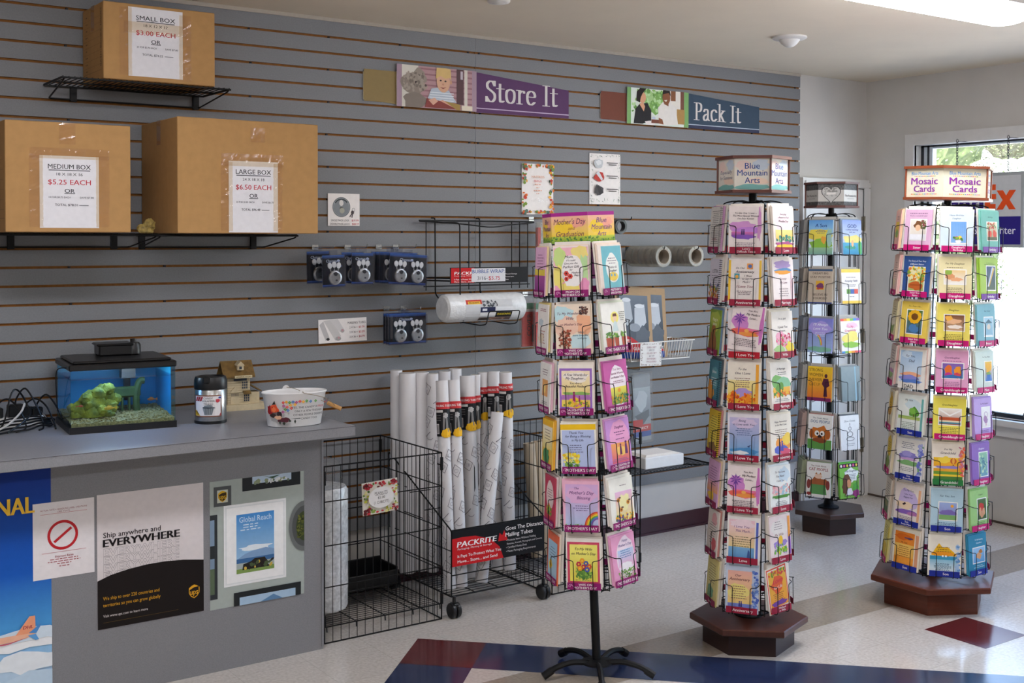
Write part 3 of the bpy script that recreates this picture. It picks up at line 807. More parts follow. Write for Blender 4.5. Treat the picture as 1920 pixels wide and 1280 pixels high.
LOVE = {
 (0,0): ('#d9d5d0', [L(.5,.9,.8,18,'#6a6a6a',.042,.007), L(.5,.3,.5,2,'#8a4a5a')], 'grey lined spiral notebook', '#c99bc0', 'Love'),
 (0,1): ('#f3e8e6', [B(.42,.55,.38,.12,'#d79ad6'), B(.55,.48,.40,.08,'#c98ae0'), G(.08,.34,.78,.44,'#e079b8','#7a4fb0'), B(.45,.33,.36,.05,'#8a5ac0'), B(.92,.6,.06,.35,'#d89ad0'), T('To the One I Love --', .85, .052), T('The Most Special Woman', .79, .05), T('I\'ve Ever Known', .73, .05), *person(.40,.38,.12,'#3f2f6a'), *person(.46,.38,.12,'#3f2f6a'), L(.5,.2,.75,3,'#9a8a95',.035)], 'white card with a couple in a purple sunset', '#e9e2da', 'Love\'s|Difficult Times'),
 (0,2): ('#f0e4da', [B(.5,.7,.4,.25,'#f2d9de'), T('Everyday', .84, .055), T('a Reason to Feel', .77, .05), T('Wedded Joy', .69, .062), G(.1,.28,.95,.5,'#f3df8a','#f3c96a'), S(.1,.24,.95,.36,30,['#4f8a6a','#6aa67a','#3f7a7a'],.06,2), B(.5,.20,.42,.05,'#b0568f'), B(.5,.15,.42,.04,'#f0c83a')], 'peach card with a bright landscape', '#efe6dc', 'Love'),
 (1,0): ('#cfcbd6', [T('LISTEN', .72, .11, '#4a4a55', .5, 0), L(.5,.62,.7,6,'#7a7a85',.05), S(.05,.05,.95,.42,90,['#c8653a','#7a8f3a','#d8a03a','#5f5f8a'],.06,4)], 'grey and flowered spiral notebook', '#d6d2cb', 'Love'),
 (1,1): ('#f2eae6', [Rc(0,.09,.07,.97,'#f3c63c'), Rc(.93,.09,1,.97,'#f0c64a'), T('On Our', .80, .055, INK, .36), T('Anniversary', .72, .075), T('I Want', .63, .055, INK, .60), T('to Say How', .57, .055, INK, .62), T('Much I', .50, .055, INK, .55), T('I Love You', .40, .075, '#9a5a6a'), Rc(.56,.78,.74,.90,'#f0a050'), E(.65,.84,.06,.04,'#5f7fc0'), Rc(.18,.56,.34,.68,'#4fa0b0'), E(.26,.61,.05,.04,'#f0b04a'), L(.5,.3,.6,3,'#9a8a90')], 'white card with yellow edges for an anniversary', '#ded8d4', 'Anniversary'),
 (1,2): ('#f0e6e4', [B(.5,.88,.4,.09,'#b39ad0'), B(.5,.76,.42,.05,'#5f8fc0'), B(.5,.72,.42,.04,'#f0a23a'), T('Forever', .58, .065, '#8a6a7a'), T('My Love', .50, .065, '#8a6a7a'), L(.5,.36,.6,4,'#9a8a90',.05), B(.9,.4,.07,.3,'#f0cdd8')], 'white card with a purple and orange sky', '#ece4da', 'Marriage'),
 (2,0): ('#7f9a3a', [B(.5,.75,.45,.22,'#a9b84a'), B(.42,.28,.34,.26,'#8a5a2f'), E(.42,.55,.2,.12,'#96642f'), T('Hang in', .78, .1, '#f0f0d0', .5, 0), T('there', .68, .1, '#f0f0d0', .5, 0)], 'green card with a brown bear', '#6f8aa8', 'Love'),
 (2,1): (*palmcard(), 'pink palm tree card sticking up askew', '#e6dfe0', 'I Love You'),
 (2,2): ('#f3ede6', [T('I\'m so glad', .84, .055), T('I Love You', .66, .07), T('Because...', .58, .055), B(.45,.40,.28,.16,'#f0b0c8'), S(.15,.16,.85,.5,50,['#e0567e','#c73a5a','#f0a0b8','#8fb86a'],.05,5), B(.8,.2,.2,.12,'#f0d84a'), B(.3,.18,.25,.08,'#a9d08a')], 'white card with pink and red blossoms', '#efe7d6', 'Wife'),
 (3,0): ('#3f7a8a', [B(.3,.35,.3,.25,'#e09a3a'), B(.6,.6,.35,.25,'#5a96a0'), T('Believe', .74, .09, '#e8f0ea'), L(.5,.6,.6,4,'#d8e4e4',.05)], 'teal and orange spiral notebook', '#55626a', 'Love'),
 (3,1): ('#f4ecdc', [G(.02,.09,.86,.62,'#f6e6a0','#f3d25a'), T('To the', .86, .062, INK, .45), T('One I Love', .77, .068, INK, .46), L(.46,.66,.6,5,'#8a6a5a',.045), B(.45,.33,.3,.12,'#b39ad8'), B(.16,.25,.15,.13,'#ea7d1f'), B(.62,.20,.26,.12,'#f08f22'), B(.3,.16,.25,.06,'#f3b93a'), S(.03,.1,.85,.34,60,['#e8691a','#f5a52a','#d9531a','#f7c945'],.05,6), Rc(.86,.09,.95,.97,'#f0a93a')], 'yellow card with orange autumn trees', '#efe8dc', 'I Love You'),
 (3,2): ('#f2ece4', [B(.35,.55,.28,.18,'#7fb86a'), B(.6,.5,.3,.2,'#8fc8a0'), T('A Marriage', .86, .06), L(.55,.78,.5,2,'#7a7a80',.045), G(.1,.28,.9,.46,'#f0c25a','#ef8f3a'), B(.4,.44,.2,.12,'#6aa04a'), P([(.46,.30),(.54,.30),(.54,.42),(.46,.42)],'#5a3f2f'), S(.1,.26,.9,.4,40,['#e8762a','#5f9a4a','#f0c040'],.05,7), L(.5,.2,.7,2,'#a0a0a0')], 'white card with a green garden arch', '#f0e9de', 'Marriage'),
 (4,0): ('#d8b42f', [B(.5,.5,.4,.4,'#e5cc4a'), L(.5,.85,.7,10,'#5a5a2a',.055), B(.5,.2,.35,.1,'#8a6a3a')], 'mustard yellow spiral notebook', '#c98a86', 'Love'),
 (4,1): ('#e9e4ea', [G(.06,.10,.96,.92,'#c5bce0','#6fa8d6'), B(.5,.80,.4,.12,'#d8c8e4'), T('Being', .85, .065, '#4a4a7a', .45), T('in Love with You', .77, .062, '#4a4a7a', .5), L(.5,.68,.6,4,'#5a6a9a',.045), B(.5,.2,.42,.08,'#4f8fc8'), B(.4,.16,.3,.04,'#e8eef2'), P([(.60,.30),(.72,.34),(.66,.28)],'#3f4f7a')], 'blue seascape card about being in love', '#e3dcdc', 'I Love You'),
 (4,2): ('#f3ece0', [T('Happy Anniversary', .84, .05), T('to the Man I Love', .77, .05), L(.5,.66,.6,5,'#8a7a70',.045), B(.6,.36,.34,.14,'#f0a04a'), B(.75,.45,.2,.14,'#f3d25a'), B(.45,.22,.36,.1,'#5a6ac8'), B(.7,.18,.25,.07,'#d85a7a'), *person(.42,.2,.2,'#5a3f9a'), *person(.52,.2,.22,'#4a4fae')], 'white card with an orange and blue couple', '#f2ead8', 'Anniversary'),
 (5,0): ('#d8a8cc', [G(0,.3,1,.55,'#e6b0c8','#f0a86a'), B(.4,.2,.3,.1,'#f0c83a'), L(.5,.85,.7,8,'#8a5a80',.055)], 'lilac card with an orange lower half', '#f2d6b0', 'Love'),
 (5,1): (*palmcard(), 'upright purple palm tree card, second copy', '#ece6df', 'I Love You'),
 (5,2): ('#eef0ee', [B(.7,.8,.25,.16,'#cfe0ee'), T('To You Love', .86, .058), T('You Need', .77, .06), T('I Love You', .67, .055), S(.12,.36,.9,.56,60,['#eab6bd','#e39a9a','#f0cdc4','#a9c8d8'],.06,8), Rc(.1,.32,.9,.36,'#5f9a4a'), B(.5,.32,.4,.03,'#4f8a3a'), L(.5,.22,.6,3,'#8a8a90')], 'pale blue card with pink blossom trees', '#dfe8ec', 'Love'),
 (6,0): ('#e6dcd2', [B(.6,.8,.25,.14,'#e0a8a8'), L(.5,.7,.7,9,'#7a6a68',.055), B(.7,.25,.2,.15,'#d0656a')], 'beige card with small verses', '#c98a80', 'Love'),
 (6,1): ('#f1ece8', [G(.05,.10,.84,.93,'#f2c9d6','#f3e07a'), G(.05,.10,.84,.34,'#7fb3dc','#5f9ad0'), B(.45,.84,.36,.1,'#f4dce4'), T('I Love You', .78, .07, '#8a5a8a', .44), T('This Much...', .69, .07, '#8a5a8a', .50), L(.45,.56,.6,5,'#8a7a5a',.05), P([(.62,.12),(.72,.12),(.70,.26),(.65,.30)],'#3f5f9a'), Rc(.88,.12,.95,.9,'#5a6ac0')], 'pastel lake card reading I Love You This Much', '#ece7de', 'Love'),
 (6,2): ('#f2e0e0', [B(.5,.7,.4,.2,'#f0e8e4'), L(.4,.86,.4,4,'#9a8a90',.05), T('My Wife', .58, .08, '#9a6a6a', .44), B(.5,.40,.3,.07,'#a08ad0'), E(.5,.46,.1,.1,'#f0c53a'), S(.2,.18,.8,.36,60,['#8fc84a','#6fae3a','#f0d84a','#a98ad8'],.05,9), Rc(.86,.12,.97,.95,'#f0a04a'), Rc(.86,.12,.97,.5,'#9a6ac0')], 'pink card with a yellow and purple tree', '#efe6da', 'Love'),
 (7,0): ('#e0d28a', [B(.4,.6,.35,.25,'#e6dc9a'), B(.4,.25,.3,.15,'#7fb08a'), L(.5,.86,.7,8,'#8a7a5a',.055)], 'pale yellow and green card', '#eadfc4', 'Love'),
 (7,1): ('#c9d3e6', [G(.06,.10,.80,.90,'#f2b6a8','#f5d77a'), B(.4,.45,.3,.16,'#f4e28a'), Rc(.06,.10,.80,.20,'#7a8ad0'), T('Our', .80, .07, '#7a3f4a', .38), T('Anniversary', .72, .085, '#7a3f4a', .42), L(.4,.56,.5,6,'#9a6a5a',.05), *person(.42,.13,.12,'#3f3f8a'), *person(.48,.13,.12,'#3f3f8a'), S(.82,.1,.97,.9,60,['#6a8ad0','#4f6ac0','#a9c0e8'],.05,3)], 'peach and blue card reading Our Anniversary', '#bcd0e0', 'Anniversary'),
 (7,2): ('#f0e8dc', [Fr(.03,.04,'#e0502f'), G(.10,.12,.92,.92,'#f2c04a','#f0a03a'), B(.5,.6,.3,.2,'#e8663a'), T('Love', .68, .15, '#d8324a', .52), T('for Life', .54, .09, '#f3e3d0', .52), L(.5,.4,.6,5,'#a0603a',.04), B(.5,.2,.36,.06,'#7a4aa0'), S(.1,.8,.92,.92,30,['#e86a2a','#7a9a3a','#d84a5a'],.05,2)], 'leaning red and orange card reading Love', '#efe7dc', 'Husband|or Wife'),
}
MOS = {
 (0,0): ('#ecb9a8', [Rc(.2,.3,.8,.7,'#e8c24a'), L(.5,.84,.6,3,'#7a5a5a'), B(.5,.4,.25,.1,'#8fa85a')], 'pinkish card with a yellow picture', '#f0c9a0', 'Friend'),
 (0,1): ('#dfb4cf', [L(.5,.90,.75,1,'#8a5a80'), T('You\'re a wonderful sister', .84, .045, '#7a4a70'), *photo('#efe6da','#d8cfc0',.22,.80,.24,.74), B(.5,.6,.16,.12,'#7a4f2f'), E(.5,.54,.1,.08,'#e9bd97'), S(.62,.52,.78,.72,26,['#5f6a3a','#8a4a4a'],.04,4), Rc(.22,.24,.8,.38,'#e8e8ea')], 'pink card with a framed girl', '#f1ebe2', 'Sister'),
 (0,2): ('#d3e2ea', [T('Happy Birthday,', .88, .05, '#5a6a80'), T('Daughter', .80, .05, '#5a6a80'), *photo('#6f9fd6','#8ab4e0',.32,.80,.20,.72), *[Rc(.32+.06*k,.2,.325+.06*k,.72,'#5a88c4') for k in range(1,8)], E(.55,.24,.09,.05,'#eef2f4'), *flower(.50,.32,.06,'#d8567a'), *flower(.60,.33,.06,'#f0c83a'), S(.42,.27,.7,.33,12,GRN,.04,2)], 'pale blue card with a blue door and flowers', '#eef0f0', 'Daughter\'s|Birthday'),
 (0,3): ('#6fb3a4', [T('Birthday', .85, .055, '#3f6f66', .5), *photo('#e8d9b8','#9a8f6a',.3,.85,.28,.72), B(.45,.42,.1,.12,'#d8482f'), B(.72,.42,.1,.12,'#d8482f'), Rc(.3,.28,.85,.36,'#5a5a3a'), S(.34,.58,.8,.7,20,['#7a8a4a','#c0503a'],.05,3)], 'green card with two red chairs', '#7fbdae', 'Birthday'),
 (1,0): ('#e8c4b6', [L(.5,.8,.6,8,'#9a7a70',.06), B(.4,.3,.2,.1,'#e6d6b0')], 'salmon card with verses', '#efb8b0', 'Friend'),
 (1,1): ('#34558f', [T('The Story of Two Very', .88, .05, '#e9eef6'), T('Different Sisters', .80, .055, '#e9eef6'), *photo('#cfd8a0','#a9b86a',.22,.80,.14,.72), S(.22,.4,.8,.72,60,['#f0c23a','#7f9a3a','#e8e0b0','#d87a2a'],.07,6), B(.5,.26,.24,.1,'#c0622a'), Rc(.28,.26,.72,.30,'#a85020')], 'navy blue card with a flower basket', '#ece5d4', 'Sister from|Sister'),
 (1,2): ('#ece0ae', [T('For My Daughter', .84, .06, '#6a5a3a'), L(.5,.74,.6,2,'#8a7a5a',.045), *photo('#e8c98a','#f0ede6',.18,.82,.34,.68), B(.35,.52,.16,.07,'#d9986a'), B(.55,.45,.2,.05,'#e2a67a'), B(.3,.62,.12,.06,'#8fae4a'), L(.5,.24,.7,4,'#8a7a5a',.04)], 'cream yellow card with clasped hands', '#efe8cf', 'Daughter'),
 (1,3): ('#a8c84a', [L(.55,.88,.6,2,'#5f7a2a'), *photo('#3f4f7a','#5a6a4a',.36,.84,.22,.80), P([(.40,.30),(.46,.30),(.74,.78),(.66,.78)],'#c8d0e0'), P([(.46,.30),(.50,.30),(.80,.74),(.74,.78)],'#e0b85a')], 'lime green card with a dark rainbow photo', '#9cc446', 'Birthday'),
 (2,0): ('#e4d8a8', [L(.5,.84,.7,4,'#8a7a5a',.06), B(.4,.3,.3,.14,'#8fa85a'), B(.5,.5,.3,.14,'#efe6cc')], 'cream card with a green meadow', '#d8c9a4', 'Friend'),
 (2,1): ('#f0d05a', [T('To a Sister Like...', .90, .05, '#7a5f1f'), *photo('#5a7a3a','#4f6f8a',.24,.80,.22,.80), *[E(.52+.19*math.cos(k*PI/6), .64+.13*math.sin(k*PI/6), .07, .05, '#f3b71f', 8) for k in range(12)], E(.52,.64,.12,.085,'#7a4a1a'), B(.5,.34,.2,.1,'#4f7fb0')], 'golden yellow card with a big sunflower', '#f0dc86', 'Sister from|Sister'),
 (2,2): ('#f2e069', [T('Daughter', .86, .06, '#6a5f2a'), *photo('#7a4a2f','#c9a07a',.22,.82,.36,.74), B(.5,.58,.26,.06,'#e6b48a'), B(.55,.45,.24,.05,'#f0e2d6'), B(.35,.66,.12,.06,'#f0b04a'), L(.5,.26,.65,4,'#8a7a3a',.04)], 'bright yellow card with cradling hands', '#efe49a', 'Daughter'),
 (2,3): ('#77b0bd', [T('Best Friend', .86, .05, '#2f5a66', .56), *photo('#a9cfe0','#86b8d0',.38,.86,.24,.70), P([(.42,.56),(.62,.66),(.82,.56)],'#4f6f80'), Rc(.46,.28,.78,.56,'#8fb8cc'), E(.62,.47,.1,.07,'#e0d6c8'), Rc(.42,.24,.82,.27,'#e6eaea')], 'teal card with a bird house', '#84b6c0', 'Friend'),
 (3,0): ('#dccfc4', [L(.5,.86,.7,5,'#6f5f6f',.07), B(.45,.25,.35,.1,'#8fb06a'), B(.5,.35,.35,.06,'#c08ab0')], 'beige card with a pink and green strip', '#e0b0a8', 'Friend'),
 (3,1): ('#efe9df', [G(.04,.16,.86,.95,'#a9c8e6','#d5dfe6'), B(.3,.85,.2,.09,'#cfe0ee'), T('For You,', .82, .07, '#3f4a6a', .42), T('Dad', .70, .09, '#3f4a6a', .48), B(.45,.36,.38,.06,'#f0b08a'), B(.42,.28,.36,.07,'#8a8ad0'), B(.5,.20,.38,.05,'#5a7fc8'), T('DAD', .06, .12, '#1f1f22', .42, 0)], 'blue mountain card marked Dad in black pen', '#e8c8bc', ''),
 (3,2): ('#e9acd0', [T('Granddaughter', .84, .055, '#7a3f6a'), L(.5,.76,.6,1,'#8a5a80'), *photo('#8a5fae','#4f8ac0',.20,.84,.34,.70), B(.38,.50,.12,.14,'#e8732f'), B(.66,.50,.12,.14,'#f09a2f'), B(.38,.42,.12,.06,'#c03a8a'), B(.66,.42,.12,.06,'#d84a5a'), B(.5,.38,.3,.04,'#3f6fae'), L(.5,.24,.7,4,'#a06a90',.04)], 'pink card with colourful rain boots', '#eec2dc', 'Granddaughter'),
 (3,3): ('#cfdcd2', [T('For You, Mom', .86, .05, '#5a6a60', .58), *photo('#f0c02f','#2f7fc8',.50,.88,.26,.74), B(.7,.6,.16,.12,'#f3b31f'), B(.7,.44,.12,.06,'#7aa04a'), Rc(.6,.28,.8,.42,'#2f6fc0')], 'pale green card with a vase of yellow flowers', '#dbe2d4', 'Mom'),
 (4,0): ('#ebe2c6', [B(.45,.65,.3,.26,'#e9bb2a'), B(.4,.45,.25,.12,'#d79a2a'), Rc(.42,.15,.5,.4,'#6a4a2a'), L(.4,.66,.4,6,'#8a6a1a',.06)], 'cream card with a golden tree', '#efe7d2', 'Friend'),
 (4,1): ('#e6ebe4', [B(.6,.75,.3,.16,'#cfe0e4'), T('My Son', .86, .07, '#4a5a5a', .40), B(.62,.58,.2,.12,'#5f9a3a'), B(.56,.60,.12,.08,'#7fb84a'), Rc(.60,.44,.63,.52,'#6a4a2a'), G(.04,.38,.86,.46,'#8fae5a','#b9c870'), L(.42,.30,.6,6,'#8a9a8a',.04), Rc(.88,.1,.96,.92,'#6fb0a8')], 'white card with a round green tree', '#dbd6cb', 'Son'),
 (4,2): ('#f1e35f', [T('Granddaughter', .84, .055, '#6a5f2a'), *photo('#f3efe4','#a8624a',.18,.84,.36,.74), P([(.18,.74),(.5,.60),(.84,.74),(.84,.70),(.5,.56),(.18,.70)],'#f6f4f0'), Rc(.18,.46,.84,.54,'#c0562f'), Rc(.18,.42,.84,.46,'#e8dcc0'), Rc(.18,.38,.84,.42,'#4f8a9a'), L(.5,.28,.7,5,'#8a7a3a',.04)], 'lemon yellow card with a striped hammock', '#efe58a', 'Granddaughter'),
 (4,3): ('#b99bd8', [T('For My Daughter', .86, .045, '#5a3f7a', .58), *photo('#f3f0ee','#e8e4e4',.42,.86,.28,.76), B(.62,.46,.12,.09,'#b08ab8'), ('ring', .64, .58, .1, .08, .02, '#b08ab8', 16), E(.64,.34,.04,.03,'#e8c0d0'), L(.55,.2,.5,2,'#7a5a9a')], 'lilac card with a white shell picture', '#a98bcc', 'Daughter'),
 (5,0): ('#e6dcc4', [B(.5,.68,.38,.24,'#ebc832'), L(.5,.76,.4,6,'#8a7a1a',.06), B(.45,.25,.35,.16,'#7f9a4a')], 'cream card with a yellow and green tree', '#ecdcb8', 'Friend'),
 (5,1): ('#ece9e2', [L(.42,.90,.5,4,'#6a6a80',.045), B(.45,.58,.34,.09,'#8a82c8'), B(.4,.62,.22,.07,'#a49ad8'), B(.45,.50,.36,.03,'#c8a0d0'), B(.5,.40,.4,.06,'#7fb070'), L(.42,.28,.6,3,'#8a8a8a',.04), S(.84,.1,.97,.92,60,['#6f78c8','#a9b0e0','#6fa07a'],.06,4)], 'white card with a lavender tree', '#d8d9e4', 'Son|from Mom'),
 (5,2): ('#f0e6d8', [T('For My', .86, .06, INK, .5), T('Grandchild', .77, .075, INK, .5), G(.05,.44,.86,.66,'#f3c52f','#f0a92f'), B(.4,.60,.2,.08,'#f6d64a'), B(.5,.42,.42,.04,'#9a86c8'), Rc(.05,.32,.95,.39,'#e8a82f'), Rc(.05,.25,.95,.32,'#6f9a3a'), Rc(.05,.20,.95,.25,'#f0cc3a'), Rc(.05,.12,.95,.20,'#4f7f3a'), E(.66,.58,.1,.075,'#c8662f'), E(.66,.58,.04,.075,'#f0b04a'), Rc(.64,.47,.68,.49,'#5a3f2a'), S(.84,.2,.98,.92,50,['#e86a5a','#f0a04a','#c8809a'],.05,5)], 'card with a balloon over yellow fields', '#efe4d4', 'Grandchild'),
 (5,3): ('#8a62b4', [T('Daughter', .86, .06, '#e8def0', .55), *photo('#8fc0a0','#6f9fb8',.40,.86,.18,.76), S(.42,.2,.84,.74,22,['#c8e0c0','#5a8a9a','#a9d0b0'],.06,7)], 'deep purple card with a green photo', '#9a78bc', 'Daughter'),
 (6,0): ('#ded4c2', [L(.5,.86,.7,7,'#5f5a52',.06), Rc(.05,.12,.8,.44,'#5f7a52'), B(.45,.34,.3,.06,'#8f8a5a')], 'beige card with a green photo', '#cdb9a4', 'Friend'),
 (6,1): ('#efe4dc', [B(.5,.66,.4,.24,'#cdbbe4'), B(.4,.48,.3,.1,'#f3d9b8'), T('To My Son,', .86, .065, '#4a4a7a', .5), T('I Am Your', .76, .055, '#4a4a7a', .5), T('Biggest Fan', .69, .055, '#4a4a7a', .5), B(.45,.32,.38,.06,'#8a62b8'), B(.7,.30,.2,.05,'#b878b0'), P([(.30,.50),(.40,.56),(.44,.52),(.36,.48)],'#3f2f3a'), L(.45,.20,.6,3,'#8a7a8a'), Rc(.88,.1,.97,.92,'#e8b48a')], 'lilac sky card with purple mountains and a bird', '#e9dccb', 'Son|from Mom'),
 (6,2): ('#b5d4e2', [T('For You, Son', .86, .06, '#3f5a7a', .5), *photo('#9fb4e0','#8a80c0',.26,.80,.28,.70), B(.53,.46,.26,.06,'#7a6ab0'), Rc(.26,.28,.80,.40,'#7fae6a'), E(.66,.62,.05,.035,'#f3a83a'), L(.5,.2,.7,3,'#5a7a9a',.035)], 'sky blue card with a hill landscape photo', '#c2dbe6', 'Son'),
 (6,3): ('#9cc77a', [T('Daughter', .87, .045, '#4f6f3a', .6), *photo('#4f6a3a','#3f5a2f',.40,.88,.26,.76), B(.62,.56,.15,.10,'#c8382f'), B(.54,.44,.08,.10,'#d9a07a'), B(.72,.44,.08,.10,'#d9a07a'), B(.63,.36,.1,.06,'#d09a72'), L(.55,.18,.6,2,'#5f7f4a')], 'green card with hands holding an apple', '#8fbd6c', 'Daughter'),
 (7,0): ('#e9dd8a', [L(.5,.86,.6,6,'#7a7a4a',.06), B(.4,.3,.3,.15,'#e8c43a'), Rc(.8,.1,.95,.9,'#e6cf4a')], 'yellow card in the lowest outer pocket', '#e6dca8', 'Friend'),
 (7,1): ('#f2ead8', [G(.06,.10,.80,.92,'#ef8a2f','#f3a13a'), B(.4,.80,.34,.08,'#e2701f'), B(.6,.78,.16,.025,'#6a4a6a'), G(.06,.30,.80,.62,'#f4ca6a','#f3bb5a'), T('My Son,', .66, .055, '#8a4a1a', .42), L(.42,.56,.5,6,'#9a5a1f',.05), Rc(.84,.1,.96,.9,'#e0a07a')], 'orange sunset card for a son', '#f0e6d0', 'Son'),
 (7,2): ('#f1ebdc', [P([(.1,.5),(.22,.66),(.34,.80),(.45,.70),(.6,.72),(.8,.6),(.9,.5)],'#f2bb1f'), B(.48,.54,.38,.06,'#f09a1f'), Rc(.06,.40,.92,.49,'#3f9ac0'), G(.06,.12,.92,.40,'#8ac4dc','#e0ebee'), L(.48,.70,.55,3,'#7a5a2a',.05), L(.46,.30,.6,6,'#5a7a90',.03), E(.46,.49,.03,.025,'#f4f4f4'), E(.56,.49,.03,.025,'#f4f4f4'), S(.88,.12,.98,.8,40,['#6a9ad0','#a9c8e8'],.05,6)], 'card with golden mountains over a blue lake', '#e9e2d2', 'Son'),
 (7,3): ('#2f86a8', [T('To My Amazing', .86, .05, '#d9ecf2', .58), T('Grandson', .78, .055, '#d9ecf2', .58), *photo('#9fc8e6','#5f9fd0',.24,.88,.30,.66), B(.55,.46,.16,.08,'#e0a87a'), B(.66,.56,.1,.05,'#b8783a'), L(.55,.22,.6,2,'#c0dfe8',.04)], 'teal blue card with a hand holding a shell', '#3f8fae', 'Son'),
}
